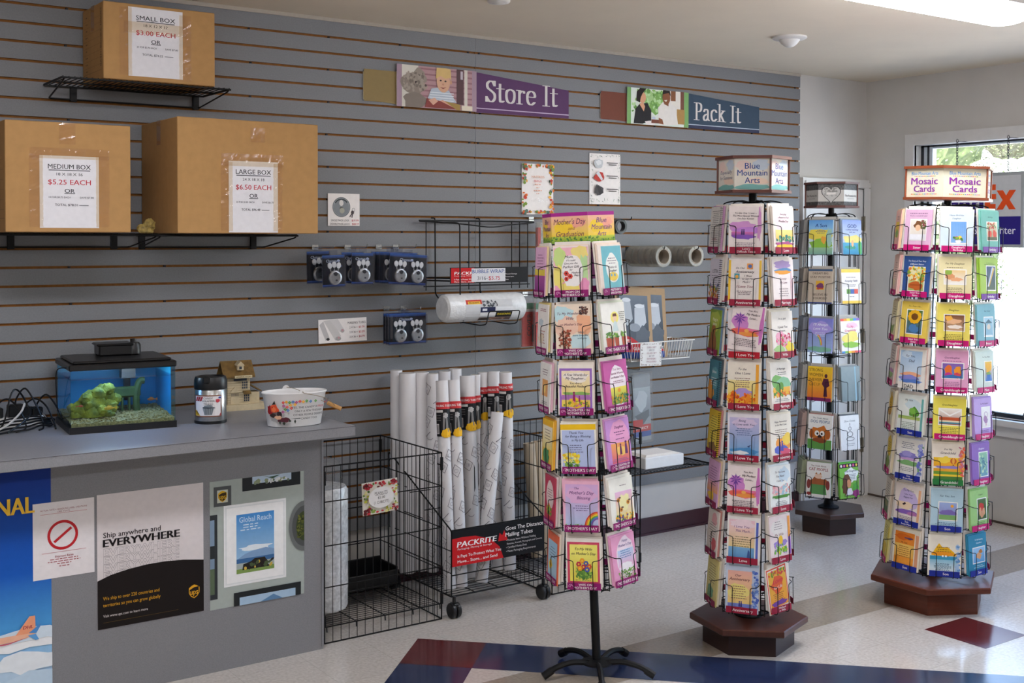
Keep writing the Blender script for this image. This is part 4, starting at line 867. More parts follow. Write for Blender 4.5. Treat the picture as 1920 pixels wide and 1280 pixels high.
BOOK = {
 (0,1): ('#cfe0e6', [G(0,.62,1,1,'#5f9fe0','#9fd0ea'), B(.5,.55,.5,.2,'#f0dc5a'), B(.5,.30,.48,.14,'#8fc24a'), G(0,0,1,.2,'#9fc8a0','#7fb0a0'), B(.62,.42,.12,.1,'#f0b04a'), T('A Son', .84, .13, '#1f3f8a', .5, .1), L(.5,.70,.5,3,'#4f5f7a',.04), B(.85,.5,.12,.25,'#a9d0c0')], 'blue and yellow book titled A Son', '#9a9590', ''),
 (0,2): ('#b9cbe8', [G(0,.5,1,1,'#8fa4e0','#c8d6ec'), B(.5,.42,.5,.14,'#f0e28a'), G(0,.0,1,.34,'#5fb0d0','#3f8fb8'), B(.4,.2,.3,.06,'#4fa08a'), T('GOD', .82, .14, '#2f3f7a', .5, .1), T('is always watching', .72, .06, '#4a4a8a'), T('over you', .65, .06, '#4a4a8a'), E(.5,.32,.06,.1,'#f0b88a'), B(.9,.2,.1,.2,'#5fae6a')], 'blue beach book titled God', '#8d9aa8', ''),
 (1,1): ('#c4b5a1', [Rc(0,.94,1,1,'#3f5a7a'), Rc(0,0,1,.04,'#3f4f8a'), T('DREAM BIG', .88, .085, '#5a4a44', .5, 0), T('STAY POSITIVE', .77, .085, '#5a4a44', .5, 0), T('BELIEVE IN', .26, .085, '#5a4a44', .5, 0), T('YOURSELF', .15, .085, '#5a4a44', .5, 0), Rc(.32,.40,.66,.66,'#e0b03a'), B(.49,.50,.14,.09,'#7a3f6a'), Rc(.36,.42,.62,.46,'#c04f3a')], 'kraft brown book on dreaming big', '#b0a494', ''),
 (1,2): ('#ece6e0', [Rc(0,.90,1,1,'#f0cf5a'), Rc(0,0,1,.08,'#f0c850'), L(.5,.76,.5,1,'#8a7a80'), T('Keeping Faith', .66, .08, '#6a6a80'), L(.5,.54,.5,2,'#8a8a90',.04), Rc(.24,.28,.44,.42,'#6a9a4a'), Rc(.44,.28,.64,.42,'#4f6fae'), Rc(.64,.28,.84,.42,'#d85a4a'), L(.5,.2,.3,1,'#7a7a7a')], 'white book with yellow bands and small squares', '#a3a09c', ''),
 (2,1): ('#8f90d0', [G(0,0,1,1,'#7f7fd0','#9fb8dc'), B(.5,.7,.45,.2,'#a99ade'), T('I\'ll Always', .82, .10, '#eef0fa'), T('Love You', .70, .10, '#eef0fa'), L(.5,.58,.5,3,'#e0e4f4',.045), *[('ring', .30, .22, .30-.03*k, .34-.03*k, .03, c, 12, 0, 70) for k, c in enumerate(('#e0705a','#f0c04a','#7fb86a'))], B(.5,.1,.5,.08,'#7fb8a0')], 'purple and blue book with a small rainbow', '#8f939c', ''),
 (2,2): ('#eee9e4', [*[Rc(k/6,.93,(k+1)/6,1,c) for k, c in enumerate(('#e05a4a','#f09a3a','#f0d04a','#7fb85a','#4f8fc8','#8a6ab8'))], *[Rc(k/6,0,(k+1)/6,.06,c) for k, c in enumerate(('#4f8fc8','#7fb85a','#f0d04a','#f09a3a','#e05a4a','#e05a8a'))], B(.6,.80,.3,.08,'#f0c0d0'), T('To My', .76, .085, '#d0607a'), T('Grandchild', .65, .09, '#d0607a'), B(.5,.45,.45,.16,'#f0e07a'), B(.5,.24,.46,.08,'#8fbf4a')], 'white book with rainbow edges and green hill', '#a9a6a2', ''),
 (3,1): ('#e8a92a', [G(0,.1,1,1,'#e9c42f','#e07a2f'), T('STRONG', .90, .12, '#7a5a1a', .34, 0, fit=.56), T('WOMEN', .76, .12, '#7a5a1a', .34, 0, fit=.56), T('NEVER', .62, .12, '#7a5a1a', .34, 0, fit=.52), T('GIVE UP', .48, .12, '#a8741f', .30, 0, fit=.46), E(.76,.74,.06,.06,'#4a1f2f'), P([(.66,.66),(.86,.66),(.92,.46),(.80,.40),(.84,.14),(.68,.14),(.70,.40),(.60,.50)],'#54203a'), Rc(0,0,1,.10,'#7a2458')], 'yellow orange book with a dark standing figure', '#aaa59b', ''),
 (3,2): ('#7f8d90', [G(0,0,1,1,'#8a9799','#76868a'), Rc(.0,.0,.03,1,'#6a7679'), Rc(.72,0,.78,1,'#8fb4c4')], 'plain grey book turned away', '#8a8f92', ''),
 (4,1): ('#ecebe6', [Rc(0,0,1,.28,'#5f9a4a'), T('The Truth About', .90, .06, '#4a5a6a', .5, 0), T('DOG PEOPLE', .80, .11, '#2f5f8a', .5, .1, fit=.8, bo=.012), B(.5,.42,.36,.26,'#c9752f'), E(.16,.44,.1,.14,'#b8642a'), E(.84,.44,.1,.14,'#b8642a'), E(.38,.46,.1,.08,'#f3f0ea'), E(.60,.46,.1,.08,'#f3f0ea'), E(.40,.45,.04,.035,'#1f1a18'), E(.58,.45,.04,.035,'#1f1a18'), E(.5,.36,.09,.05,'#2a1f1c'), B(.5,.26,.26,.07,'#8a4a2a')], 'white and green book with a brown dog face', '#a57a70', ''),
 (4,2): ('#e6e4e2', [T('Slow Down', .84, .08, '#8a8a8a', .5, .2), ('ring', .5, .46, .15, .08, .025, '#5f5f62', 18), ('ring', .5, .62, .08, .06, .022, '#5f5f62', 14), Ln([(.5,.70),(.5,.78)],.004,'#5f5f62'), ('ring', .5, .32, .22, .06, .022, '#5f5f62', 18), L(.5,.18,.5,2,'#9a9a9a',.05)], 'white book with a grey sitting figure', '#5a5b5d', ''),
 (5,1): ('#ecebe7', [T('The Truth About', .90, .06, '#7a4a4a', .5, 0), T('CAT PEOPLE', .80, .11, '#9a2f2f', .5, 0, fit=.8, bo=.012), B(.5,.40,.40,.16,'#a8623a'), P([(.14,.08),(.86,.08),(.80,.36),(.20,.36)],'#5f9a5a'), E(.5,.60,.16,.07,'#e8c8b0'), P([(.36,.66),(.42,.72),(.46,.66)],'#c88a5a'), P([(.54,.66),(.58,.72),(.64,.66)],'#c88a5a'), E(.10,.36,.08,.14,'#8a3f3a'), E(.90,.36,.08,.14,'#8a3f3a'), B(.12,.08,.1,.05,'#9a3f3a')], 'white book with a large cartoon cat', '#8f9a7a', ''),
 (5,2): ('#7fbe4f', [Rc(0,.88,1,1,'#3f2f3a'), *[E(.1+.16*k,.94,.05,.04,('#f0f0e0','#e0609a','#f0d04a')[k%3]) for k in range(6)], B(.62,.66,.34,.22,'#f0f2ea'), T('My Daughter,', .78, .075, '#3f3f4a', .62), L(.68,.68,.4,4,'#5a5a60',.045), B(.34,.50,.22,.18,'#6a4630'), B(.26,.34,.16,.22,'#6a4630'), E(.46,.42,.12,.12,'#d9986a'), P([(.28,.08),(.70,.08),(.58,.28),(.40,.28)],'#e8e0e4'), B(.8,.3,.15,.14,'#5fae4a'), B(.82,.12,.18,.1,'#9a3f7a'), T('Love you', .09, .09, '#2f1f2a', .45)], 'green book with a long haired girl', '#5fae3f', ''),
}
for r, (c, d) in enumerate((('#8a8884', 'grey book seen edge on'), ('#9c9184', 'brown grey book seen edge on'), ('#80838a', 'dark grey book seen edge on'),
                            ('#a8a49c', 'pale grey book seen edge on'), ('#b39a90', 'pinkish book seen edge on'), ('#9aa183', 'olive green book seen edge on'))):
    BOOK[(r, 0)] = (c, [Rc(0,0,.16,1,'#6b6a66'), L(.5,.7,.5,3,'#5f5f60')], d, c, '')

ROWN = {6: ['top row', 'second row', 'third row', 'fourth row', 'fifth row', 'bottom row'],
        8: ['top row', 'second row', 'third row', 'fourth row', 'fifth row', 'sixth row', 'seventh row', 'bottom row']}
STRIPF = {}
def pocket_mesh(w, zr, x1):
    """two bent front wires and a floor wire of one card pocket, in card-column space (x across, y inwards, z up)"""
    m = MB(); r = .0017
    for s in (-1, 1):
        m.tube(rnd([(s*w/2, .050, zr+.012), (s*w/2, .012, zr+.006), (s*(w/2-.008), -.009, zr), (s*x1, -.013, zr-.004), (s*x1, -.015, zr-.03), (s*x1, -.017, .004), (s*x1, -.012, -.006), (s*x1, .052, -.004)], .008), r, 5)
    m.tube([(-w/2, .05, -.003), (w/2, .05, -.003)], r, 5)
    return m
def rack(key, name, label, rackname, cx, cy, lean, rows, ncol, r, n0, cw, ch, pitch, specs, cols, top, base, header, strip, hs):
    t = thing(name, label, 'card rack', (cx, cy, 0))
    # the spinner leans a little, as it does in the photograph
    q = Vector((cx, cy, 0)).normalized()
    Lm = Matrix.Rotation(R(lean), 4, q)
    rdm = random.Random(key)
    back_strip = None
    base(t, Lm)
    ri = r - .052
    pole = MB(); pole.tube([(0, 0, .06), (0, 0, top+.09)], .017, 12); pole.build('pole', BLACKWIRE, t, Lm, True)
    z0, z1 = rows[-1] - .02, top
    wcol = 2*r*math.tan(PI/ncol)*.90
    fm = MB()
    for s in (-1, 1):
        x = s*wcol*.36
        fm.tube(rnd([(x, 0, z0), (x, 0, z1), (x*.8, .05, z1+.012), (0+s*.004, ri-.012, z1+.004)], .02), .0026, 6)
        fm.tube([(s*wcol*.5, -.004, z0), (s*wcol*.5, -.004, z1-.03)], .0022, 6)
    for z in [z0+.004] + [a + ch*.40 for a in rows] + [z1-.03]:
        fm.tube([(-wcol*.5, -.004, z), (wcol*.5, -.004, z)], .002, 5)
    fmesh = fm.mesh('column_frame', BLACKWIRE)
    for z in (z0, (z0+z1)/2, z1-.01):
        hub = MB()
        hub.lathe([(.03, z-.012), (.034, z-.006), (.034, z+.006), (.03, z+.012)], 16)
        for i in range(ncol):
            a = R(n0 + 360*i/ncol)
            hub.tube([(.03*math.cos(a), .03*math.sin(a), z), ((ri-.004)*math.cos(a), (ri-.004)*math.sin(a), z)], .003, 5)
        hub.build('hub', BLACKWIRE, t, Lm)
    pm = pocket_mesh(min(wcol, cw+.008), ch*.60, cw*.27).mesh('wire_pocket', BLACKWIRE)
    for i in range(ncol):
        th = R(n0 + 360*i/ncol)
        n = Vector((math.cos(th), math.sin(th), 0)); u = Vector((-n.y, n.x, 0))
        Cm = Matrix(((u.x, -n.x, 0, n.x*r), (u.y, -n.y, 0, n.y*r), (0, 0, 1, 0), (0, 0, 0, 1)))   # x across, y inwards, z up
        obj('column_frame', fmesh, t, Lm @ Cm @ Matrix.Translation((0, .052, 0)))
        for ri_, zb in enumerate(rows):
            Pm = Lm @ Cm @ Matrix.Translation((0, 0, zb))
            po = obj('wire_pocket', pm, t, Pm)
            hit = [c for c in cols if c[0] == i]
            if not hit:
                if strip:            # the pockets turned away keep their plain label strips
                    if back_strip is None:
                        bm_ = MB(); bm_.col = lin(strip(0, 2)); bm_.box(-cw*.46, 0, -.0008, cw*.46, .026, 0); back_strip = bm_.mesh('category_strip', PRINT)
                    obj('category_strip', back_strip, po, Matrix.Translation((0, -.0085, -.001)) @ Matrix.Rotation(PI/2, 4, 'X') @ Matrix.Rotation(R(-4), 4, 'X'))
                continue
            _, ci, cname = hit[0]
            if (ri_, ci) not in specs: continue
            bg, ops, desc, back, st = specs[(ri_, ci)]
            loc = '%s, %s column, %s' % (rackname, cname, ROWN[len(rows)][ri_])
            if strip:
                sc = strip(ri_, ci)
                if st:
                    sm = MB(); sm.col = lin(sc)
                    sw, shh = cw*.95, .026
                    sm.box(-sw/2, 0, -.0008, sw/2, shh, 0)
                    a = Art(sm, sw, shh)
                    ls = st.split('|')
                    for k, tx in enumerate(ls):
                        hh = .62 if len(ls) == 1 else .46
                        vs, fs, xa, xb = get_text(tx, 0, .015)
                        fit = min(.86, (xb-xa)*hh*shh/sw*1.05)
                        a.text(tx, .54, .5 if len(ls) == 1 else .73 - .44*k, hh, '#f4ecec', 0, .015, 'C', fit)
                    if key == 1:
                        a.ring(.10, .5, .06, .30, .012, '#e9a9cf', 12, 20, 200); a.ring(.13, .42, .05, .24, .012, '#e9a9cf', 12, 0, 200)
                    sm.build('category_strip', PRINT, po, Matrix.Translation((0, -.0085, -.001)) @ Matrix.Rotation(PI/2, 4, 'X') @ Matrix.Rotation(R(-4), 4, 'X'))
            askew = rdm.uniform(-.9, .9)
            if 'askew' in desc: askew = 6.5
            if 'leaning' in desc: askew = -6.0
            tilt = Matrix.Rotation(R(-5.0), 4, 'X')      # top leans in
            def cardM(dx, dy, dz, rot):
                return Pm @ Matrix.Translation((dx, dz - .004, dy)) @ Matrix.Rotation(PI/2, 4, 'X') @ Matrix.Rotation(R(-4.5), 4, 'X') @ Matrix.Rotation(R(rot), 4, 'Z')
            kind = 'book' if key == 4 else 'greeting_card'
            sp = 'spiral' in desc
            th_ = .012 if key == 4 else .0042
            me = sheet_mesh(kind, cw, ch, th_, ops, bg)
            lift = .028 if 'askew' in desc else rdm.uniform(0, .004)
            o = obj(kind, me); o.matrix_world = t.matrix_world @ cardM(rdm.uniform(-.003, .003), lift, 0, -askew)
            tag(o, desc + ', ' + loc, 'book' if key == 4 else ('notebook' if sp else 'card'), ('books' if key == 4 else 'greeting cards') + ' on the ' + rackname)
            if sp:
                c = MB()
                for k in range(22):
                    z = ch*(.04 + .92*k/21)
                    c.tube([(cw/2-.006+.007*math.cos(a), z, -.002+.007*math.sin(a)) for a in (2*PI*j/8 for j in range(8))], .0011, 4, closed=True)
                c.build('coil_binding', BLACKWIRE, o)
            nb = 2
            gap = .011 if key != 4 else .017
            for b in range(nb):
                col = back if b == 0 else ('#ece4da' if key != 4 else '#bdb8b0')
                bk = (key, back if b == 0 else 'env', b)
                if bk not in STRIPF:
                    mm = MB(); mm.col = lin(col)
                    tt = gap*.75
                    mm.box(-cw/2, 0, -tt, cw/2, ch + (.004 if b else 0), 0)
                    if key != 4:
                        mm.col = lin('#efe8de'); mm.box(-cw/2+.002, .002, -tt-.0012, cw/2-.002, ch-.002, -tt)
                    STRIPF[bk] = mm.mesh('backing_card' if key != 4 else 'book', PRINT)
                o2 = obj('backing_card' if key != 4 else 'book', STRIPF[bk])
                o2.matrix_world = t.matrix_world @ cardM(rdm.uniform(-.004, .004), .003 + .006*(b+1)*rdm.uniform(.4, 1.2), th_ + .001 + gap*b, rdm.uniform(-1.2, 1.2))
                tag(o2, ('books' if key == 4 else 'cards') + ' tucked behind the front one, ' + loc, 'book' if key == 4 else 'card', 'tucked behind, ' + loc)
    header(t, Lm)
    return t

WOOD = mat('reddish_wood', '#582817', 0.35, noise=0.18, nscale=9, stretch=(1, 1, 8), spec=0.4)
WOODT = mat('reddish_wood_top', '#4c261b', 0.3, noise=0.15, nscale=12, stretch=(1, 7, 1), spec=0.45)
WOODD = mat('dark_brown_wood', '#2b1511', 0.4, noise=0.18, nscale=9, stretch=(1, 1, 8))
def hexpts(s, a0, n=6): return [(s*math.cos(R(a0+60*k)), s*math.sin(R(a0+60*k))) for k in range(n)]
def wood_base(a0, sb, st, zt, wood, top):
    def f(t, Lm):
        m = MB(); m.prism(hexpts(sb, a0), 0.0, zt-.028); m.build('plinth', wood, t)
        m = MB(); m.loft([[(x, y, z) for x, y in hexpts(s, a0)] for s, z in ((st-.004, zt-.028), (st, zt-.024), (st, zt-.004), (st-.004, zt))], caps=True); m.build('base_top', top, t)
        m = MB(); m.lathe([(.06, zt), (.06, zt+.006), (.03, zt+.02), (.022, zt+.05)], 20); m.build('bearing_collar', BLACKWIRE, t)
    return f
def hex_header(front_angle, s, z0, z1, panel_fn, wood, bare=(), cap=.012):
    """six printed panels between two wooden caps; panel k faces front_angle + 60 k"""
    ap = s*math.cos(PI/6)
    def f(t, Lm):
        m = MB()
        m.cur = 0
        m.prism(hexpts(s+.010, front_angle+30), z0, z0+cap); m.prism(hexpts(s+.010, front_angle+30), z1-cap, z1)
        for i_, (x, y) in enumerate(hexpts(s-.001, front_angle+30)):
            if i_ in bare: continue
            m.tube([(x, y, z0+cap), (x, y, z1-cap)], .0045, 6)
        h = m.build('header', [wood], t, Lm)
        for k in range(6):
            th = R(front_angle + 60*k)
            n = Vector((math.cos(th), math.sin(th), 0)); u = Vector((-n.y, n.x, 0))
            pm = MB(); H = z1-z0-2*cap
            fn = lambda x, y, l, n=n, u=u: n*(ap-.004+l) + u*(x - s*.485) + Vector((0, 0, z0+cap+y))
            a = Art(pm, s*.97, H, fn)
            bg = panel_fn(a, k)
            pm.col = lin(bg)
            c = [fn(x, y, d) for d in (-.003, 0) for x, y in ((0, 0), (s*.97, 0), (s*.97, H), (0, H))]
            ii = [pm.pt(p) for p in c]
            for q_ in ((0,3,2,1),(4,5,6,7),(0,1,5,4),(1,2,6,5),(2,3,7,6),(3,0,4,7)): pm.face([ii[j] for j in q_])
            pm.build('header_panel', PRINT, h)
    return f
# ---- the Mother's Day rack: black pole on a five-foot base, folded card header
def mom_base(t, Lm):
    m = MB(); m.lathe([(.062, .045), (.062, .052), (.02, .06)], 28); m.build('foot_disc', BLACKWIRE, t, None, True)
    for k in range(5):
        a = R(20 + 72*k); c, s = math.cos(a), math.sin(a)
        m = MB()
        m.tube(spline([(c*.03, s*.03, .046), (c*.10, s*.10, .058), (c*.17, s*.17, .046), (c*.215, s*.215, .022)], 5), .0115, 8)
        m.tube([(c*.19, s*.19, .036), (c*.225, s*.225, .0165)], .0155, 8)
        m.build('foot', BLACKWIRE, t, None, True)
def mom_header(t, Lm):
    ap, s, z0, z1 = .1238, .143, 1.684, 1.800
    MAG = '#a8228a'
    for k in range(6):
        th = R(217 + 60*k)
        n = Vector((math.cos(th), math.sin(th), 0)); u = Vector((-n.y, n.x, 0))
        pm = MB(); H = z1-z0
        fn = lambda x, y, l, n=n, u=u: n*(ap+l) + u*(x - s/2) + Vector((0, 0, z0+y))
        a = Art(pm, s, H, fn)
        pm.col = lin('#efe6c8')
        ii = [pm.pt(fn(x, y, d)) for d in (-.0012, 0) for x, y in ((0, 0), (s, 0), (s, H), (0, H))]
        for q_ in ((0,3,2,1),(4,5,6,7),(0,1,5,4),(1,2,6,5),(2,3,7,6),(3,0,4,7)): pm.face([ii[j] for j in q_])
        a.grad(0, .22, 1, .88, '#f2b8a0', '#f4d242'); a.grad(0, 0, 1, .22, '#c6cf4a', '#6f9a2f'); a.rect(0, .88, 1, 1, MAG)
        a.blob(.3, .5, .28, .2, '#f5cf3a', k); a.blob(.75, .65, .2, .15, '#f2a892', k)
        a.scat(0, 0, 1, .2, 50, GRN, .03, k)
        if k == 0:
            a.text('Mother\'s Day', .5, .70, .26, '#6a2f5a', .3, 0, 'C', .88); a.text('and', .55, .48, .16, '#a8623a', .3); a.text('Graduation', .5, .30, .24, '#6a2f5a', .3, 0, 'C', .76)
        else:
            for tx, y in (('Blue', .72), ('Mountain', .50), ('Arts', .28)): a.text(tx, .5, y, .24, '#7a4f8a', .25, 0, 'C', {'Blue': .40, 'Mountain': .78, 'Arts': .34}[tx])
        pm.build('header_panel', PRINT, t, Lm)
    m = MB(); m.loft([[(q*math.cos(R(60*k)), q*math.sin(R(60*k)), z) for k in range(6)] for q, z in ((.095, 1.545), (.095, 1.69), (.093, 1.69), (.093, 1.545))], wrap=True)
    m.build('mounting_board', mat('magenta_board', '#8f1f72', .5, noise=.05), t, Lm @ Matrix.Rotation(R(250), 4, 'Z'))
rack(1, 'greeting_card_rack', 'slim black card rack with a Mother\'s Day header, nearest the viewer', 'Mother\'s Day rack', 2.895, 3.553, -2.6,
     [1.484, 1.264, 1.040, .820, .600, .382], 6, .165, 219.9, .136, .187, .2205, MOM, [(5, 0, 'left'), (0, 1, 'middle'), (1, 2, 'right')], 1.69, mom_base, mom_header,
     lambda r, c: '#8f1a68', .15)
def blue_panel(a, k):
    a.grad(0, 0, 1, 1, '#ece6dc', '#e0dcd2'); a.blob(.75, .8, .22, .16, '#cfdcea', 1); a.blob(.25, .75, .22, .16, '#f0d9d2', 2); a.blob(.65, .28, .3, .1, '#f0d6c4', 3)
    a.blob(.5, .08, .5, .09, '#7fb8b4', 4)
    if k != 5:
        for tx, y, f in (('Blue', .76, .42), ('Mountain', .54, .84), ('Arts', .30, .42)): a.text(tx, .5, y, .27, '#2f4f94', .0, .006, 'C', f)
    else:
        a.text('Especially', .5, .58, .16, '#6a6a86', .2, 0, 'C', .7); a.text('for Someone', .5, .40, .16, '#6a6a86', .2, 0, 'C', .75)
    return '#e6e0d6'
HW = mat('brown_header_wood', '#62352a', 0.4, noise=.15, nscale=14)
rack(2, 'greeting_card_rack', 'tall card rack of love cards on a low hexagonal wooden base, in the middle', 'love card rack', 3.645, 3.47, .25,
     [1.640, 1.428, 1.216, 1.006, .796, .585, .378, .174], 6, .165, 213.8, .133, .187, .2095, LOVE, [(5, 0, 'left'), (0, 1, 'middle'), (1, 2, 'right')], 1.845,
     wood_base(19, .19, .245, .12, WOODD, WOODT), hex_header(222, .147, 1.886, 2.038, blue_panel, HW, (5,)),
     lambda r, c: '#b5162a' if (r, c) == (2, 1) else ('#9c1f3c' if c != 0 else '#8a1a4a'), .147)
def mosaic_panel(a, k):
    a.rect(0, 0, 1, 1, '#e3ddc4')
    a.text('Blue Mountain Arts', .5, .83, .17, '#3f8fd0', 0, .012, 'C', .72)
    for i in range(14): a.rect(.22+.042*i, .715, .248+.042*i, .74, ('#c05aa0','#e0733a','#e8b23a','#7fae4a','#4f8fc8')[i % 5])
    a.text('Mosaic', .5, .56, .34, '#8a2f9a', 0, .018, 'C', .72); a.text('Cards', .5, .29, .32, '#8a2f9a', 0, .018, 'C', .57)
    for i in range(16): a.rect(.14+.045*i, .09, .172+.045*i, .115, ('#e0733a','#e8b23a','#7fae4a','#4f8fc8','#c05aa0')[i % 5])
    return '#e3ddc4'
HWO = mat('orange_header_wood', '#8a4526', 0.4, noise=.12, nscale=14)
def mosaic_strip(r, c):
    if (r, c) in ((0, 3), (1, 3)): return '#7a3f9c'
    if (r, c) == (5, 2): return '#2a7a3f'
    if (r, c) in ((4,1), (5,1), (6,1), (7,1), (6,2), (7,2), (7,3)): return '#1f2f92'
    return '#c2146e'
rack(3, 'greeting_card_rack', 'wide card rack on a reddish wooden base beside the window', 'window card rack', 4.773, 3.375, 1.55,
     [1.645, 1.434, 1.223, 1.013, .803, .598, .388, .184], 8, .225, 226.0, .139, .182, .2091, MOS, [(6, 0, 'far left'), (7, 1, 'left'), (0, 2, 'middle'), (1, 3, 'right')], 1.848,
     wood_base(30, .235, .30, .135, WOOD, WOOD), hex_header(178.3, .204, 1.876, 2.030, mosaic_panel, HWO, (0,)), mosaic_strip, .212)
def heart_panel(a, k):
    a.rect(0, 0, 1, 1, '#5e5d5b'); a.rect(0, .18, 1, .72, '#cfcbc4'); a.scat(0, .74, 1, .98, 60, ['#6f6e6c', '#4f4e4d'], .03, k); a.scat(0, .02, 1, .16, 50, ['#6f6e6c', '#4f4e4d'], .03, k)
    if k == 0:
        for sc, c in ((1, '#3c3a3a'), (.92, '#c4c2bd')):
            a.poly([(.5+sc*.38*(16*math.sin(q)**3)/16, .54+sc*.46*(13*math.cos(q)-5*math.cos(2*q)-2*math.cos(3*q)-math.cos(4*q))/16) for q in (2*PI*i/36 for i in range(36))], c)
        a.scat(.25, .45, .75, .80, 40, ['#8f8d89', '#a9a7a2'], .05, 3); a.rect(.32, .5, .68, .6, '#e6e2dc')
    else:
        a.text('Blue Mountain Arts', .5, .46, .15, '#3f3d3c', 0, 0, 'C', .8); a.lines(.5, .32, .6, 1, '#6a6866')
    return '#5e5d5b'
rack(4, 'book_rack', 'black wire book rack with a grey heart header by the white door', 'book rack', 5.464, 4.572, .1,
     [1.610, 1.328, 1.048, .770, .494, .218], 6, .178, 201.5, .140, .196, .279, BOOK, [(5, 0, 'far left'), (0, 1, 'left'), (1, 2, 'right')], 1.835,
     wood_base(42.5, .172, .222, .13, WOODD, mat('brown_base_top', '#3f2b26', .35, noise=.12, nscale=10)), hex_header(219, .147, 1.878, 2.026, heart_panel, HW, (0, 5)), None, .147)
# ================================================================== on the slatwall
YF = WY - .004
def wall_sheet(name, label, cat, x0, z0, w, h, ops, y=YF, face='#efeae6', rz=0.0, group=None, t=.0012, rot=0.0, lift=1e-4, tape=True):
    me = sheet_mesh(name, w, h, t, ops, face, lift)
    o = obj(name, me); o.matrix_world = WALLF(x0 + w/2, y, z0, rz) @ Matrix.Rotation(R(rot), 4, 'Z')
    tag(o, label, cat, group)
    return o
RED, NAVY = '#c22a3a', '#2f4f94'
# ---- the two banners: three stepped panels each
LET = {  # broad-nib letters for the banner lettering, in x-height .46, cap height .70
 'S': ([[(.40,.57),(.32,.68),(.20,.69),(.08,.60),(.10,.46),(.25,.37),(.40,.27),(.42,.12),(.32,.01),(.17,.01),(.05,.13)], [(.41,.70),(.41,.54)], [(.04,.0),(.04,.16)]], .54),
 't': ([[(.12,.62),(.12,.10),(.18,.01),(.28,.05)], [(.0,.46),(.28,.46)]], .36),
 'o': ([[(.24,.47),(.08,.40),(.05,.23),(.10,.06),(.24,-.005),(.38,.06),(.43,.23),(.40,.40),(.24,.47)]], .56),
 'r': ([[(.10,.46),(.10,.0)], [(.10,.34),(.18,.44),(.30,.44),(.32,.38)], [(.0,.46),(.10,.46)], [(.01,.0),(.20,.0)]], .42),
 'e': ([[(.07,.27),(.40,.27),(.38,.41),(.24,.47),(.09,.40),(.05,.23),(.10,.06),(.24,-.005),(.40,.09)]], .52),
 'I': ([[(.14,.70),(.14,.0)], [(.01,.70),(.27,.70)], [(.01,.0),(.27,.0)]], .37),
 'P': ([[(.13,.70),(.13,.0)], [(.01,.70),(.26,.70),(.40,.65),(.43,.52),(.38,.38),(.24,.34),(.13,.34)], [(.01,.0),(.26,.0)]], .52),
 'a': ([[(.08,.36),(.14,.45),(.26,.46),(.33,.38),(.33,.08),(.40,.01)], [(.33,.28),(.16,.23),(.06,.13),(.10,.01),(.22,.01),(.33,.10)]], .50),
 'c': ([[(.38,.37),(.30,.46),(.20,.46),(.08,.38),(.05,.23),(.10,.06),(.22,-.005),(.38,.09)]], .46),
 'k': ([[(.12,.72),(.12,.0)], [(.12,.20),(.38,.46)], [(.20,.27),(.40,.0)], [(.01,.72),(.12,.72)], [(.01,.0),(.22,.0)], [(.28,.46),(.44,.46)], [(.32,.0),(.50,.0)]], .54)}
def serif(a, word, x, y, sc, c, cond=1.0):
    for ch in word:
        if ch == ' ': x += .27*sc*a.h/a.w; continue
        st, adv = LET[ch]
        a.nib([[(p[0]*.88, p[1]) for p in q] for q in st], x, y, sc, c, .052, .013)
        x += adv*.88*sc*a.h/a.w+.002
def banner(name, label, parts, word, tx, ty, tsc, fcol, M0):
    t = thing(name, label, 'sign', M=M0)
    for pname, lab, y, pts, ops, face in parts:
        x0 = min(p[0] for p in pts); x1 = max(p[0] for p in pts); z0 = min(p[1] for p in pts); z1 = max(p[1] for p in pts)
        mb = MB(); mb.col = lin(face)
        ids = [[mb.pt((px, pz, d)) for px, pz in pts] for d in (y - .004, y)]
        mb.face(ids[0][::-1]); mb.face(ids[1])
        n = len(pts)
        mb.col = lin('#e8e2d6')
        for k in range(n):
            j = (k+1) % n
            mb.face((ids[0][k], ids[0][j], ids[1][j], ids[1][k]))
        a = Art(mb, x1-x0, z1-z0, lambda px, py, l, x0=x0, z0=z0, y=y: (x0+px, z0+py, y+l), lift=1.2e-4)
        for o in ops:
            if o[0] == 'serif': serif(a, *o[1:])
            else: getattr(a, o[0])(*o[1:])
        o_ = mb.build(pname, PRINT, t)
        if lab: o_['label'] = lab
    return t
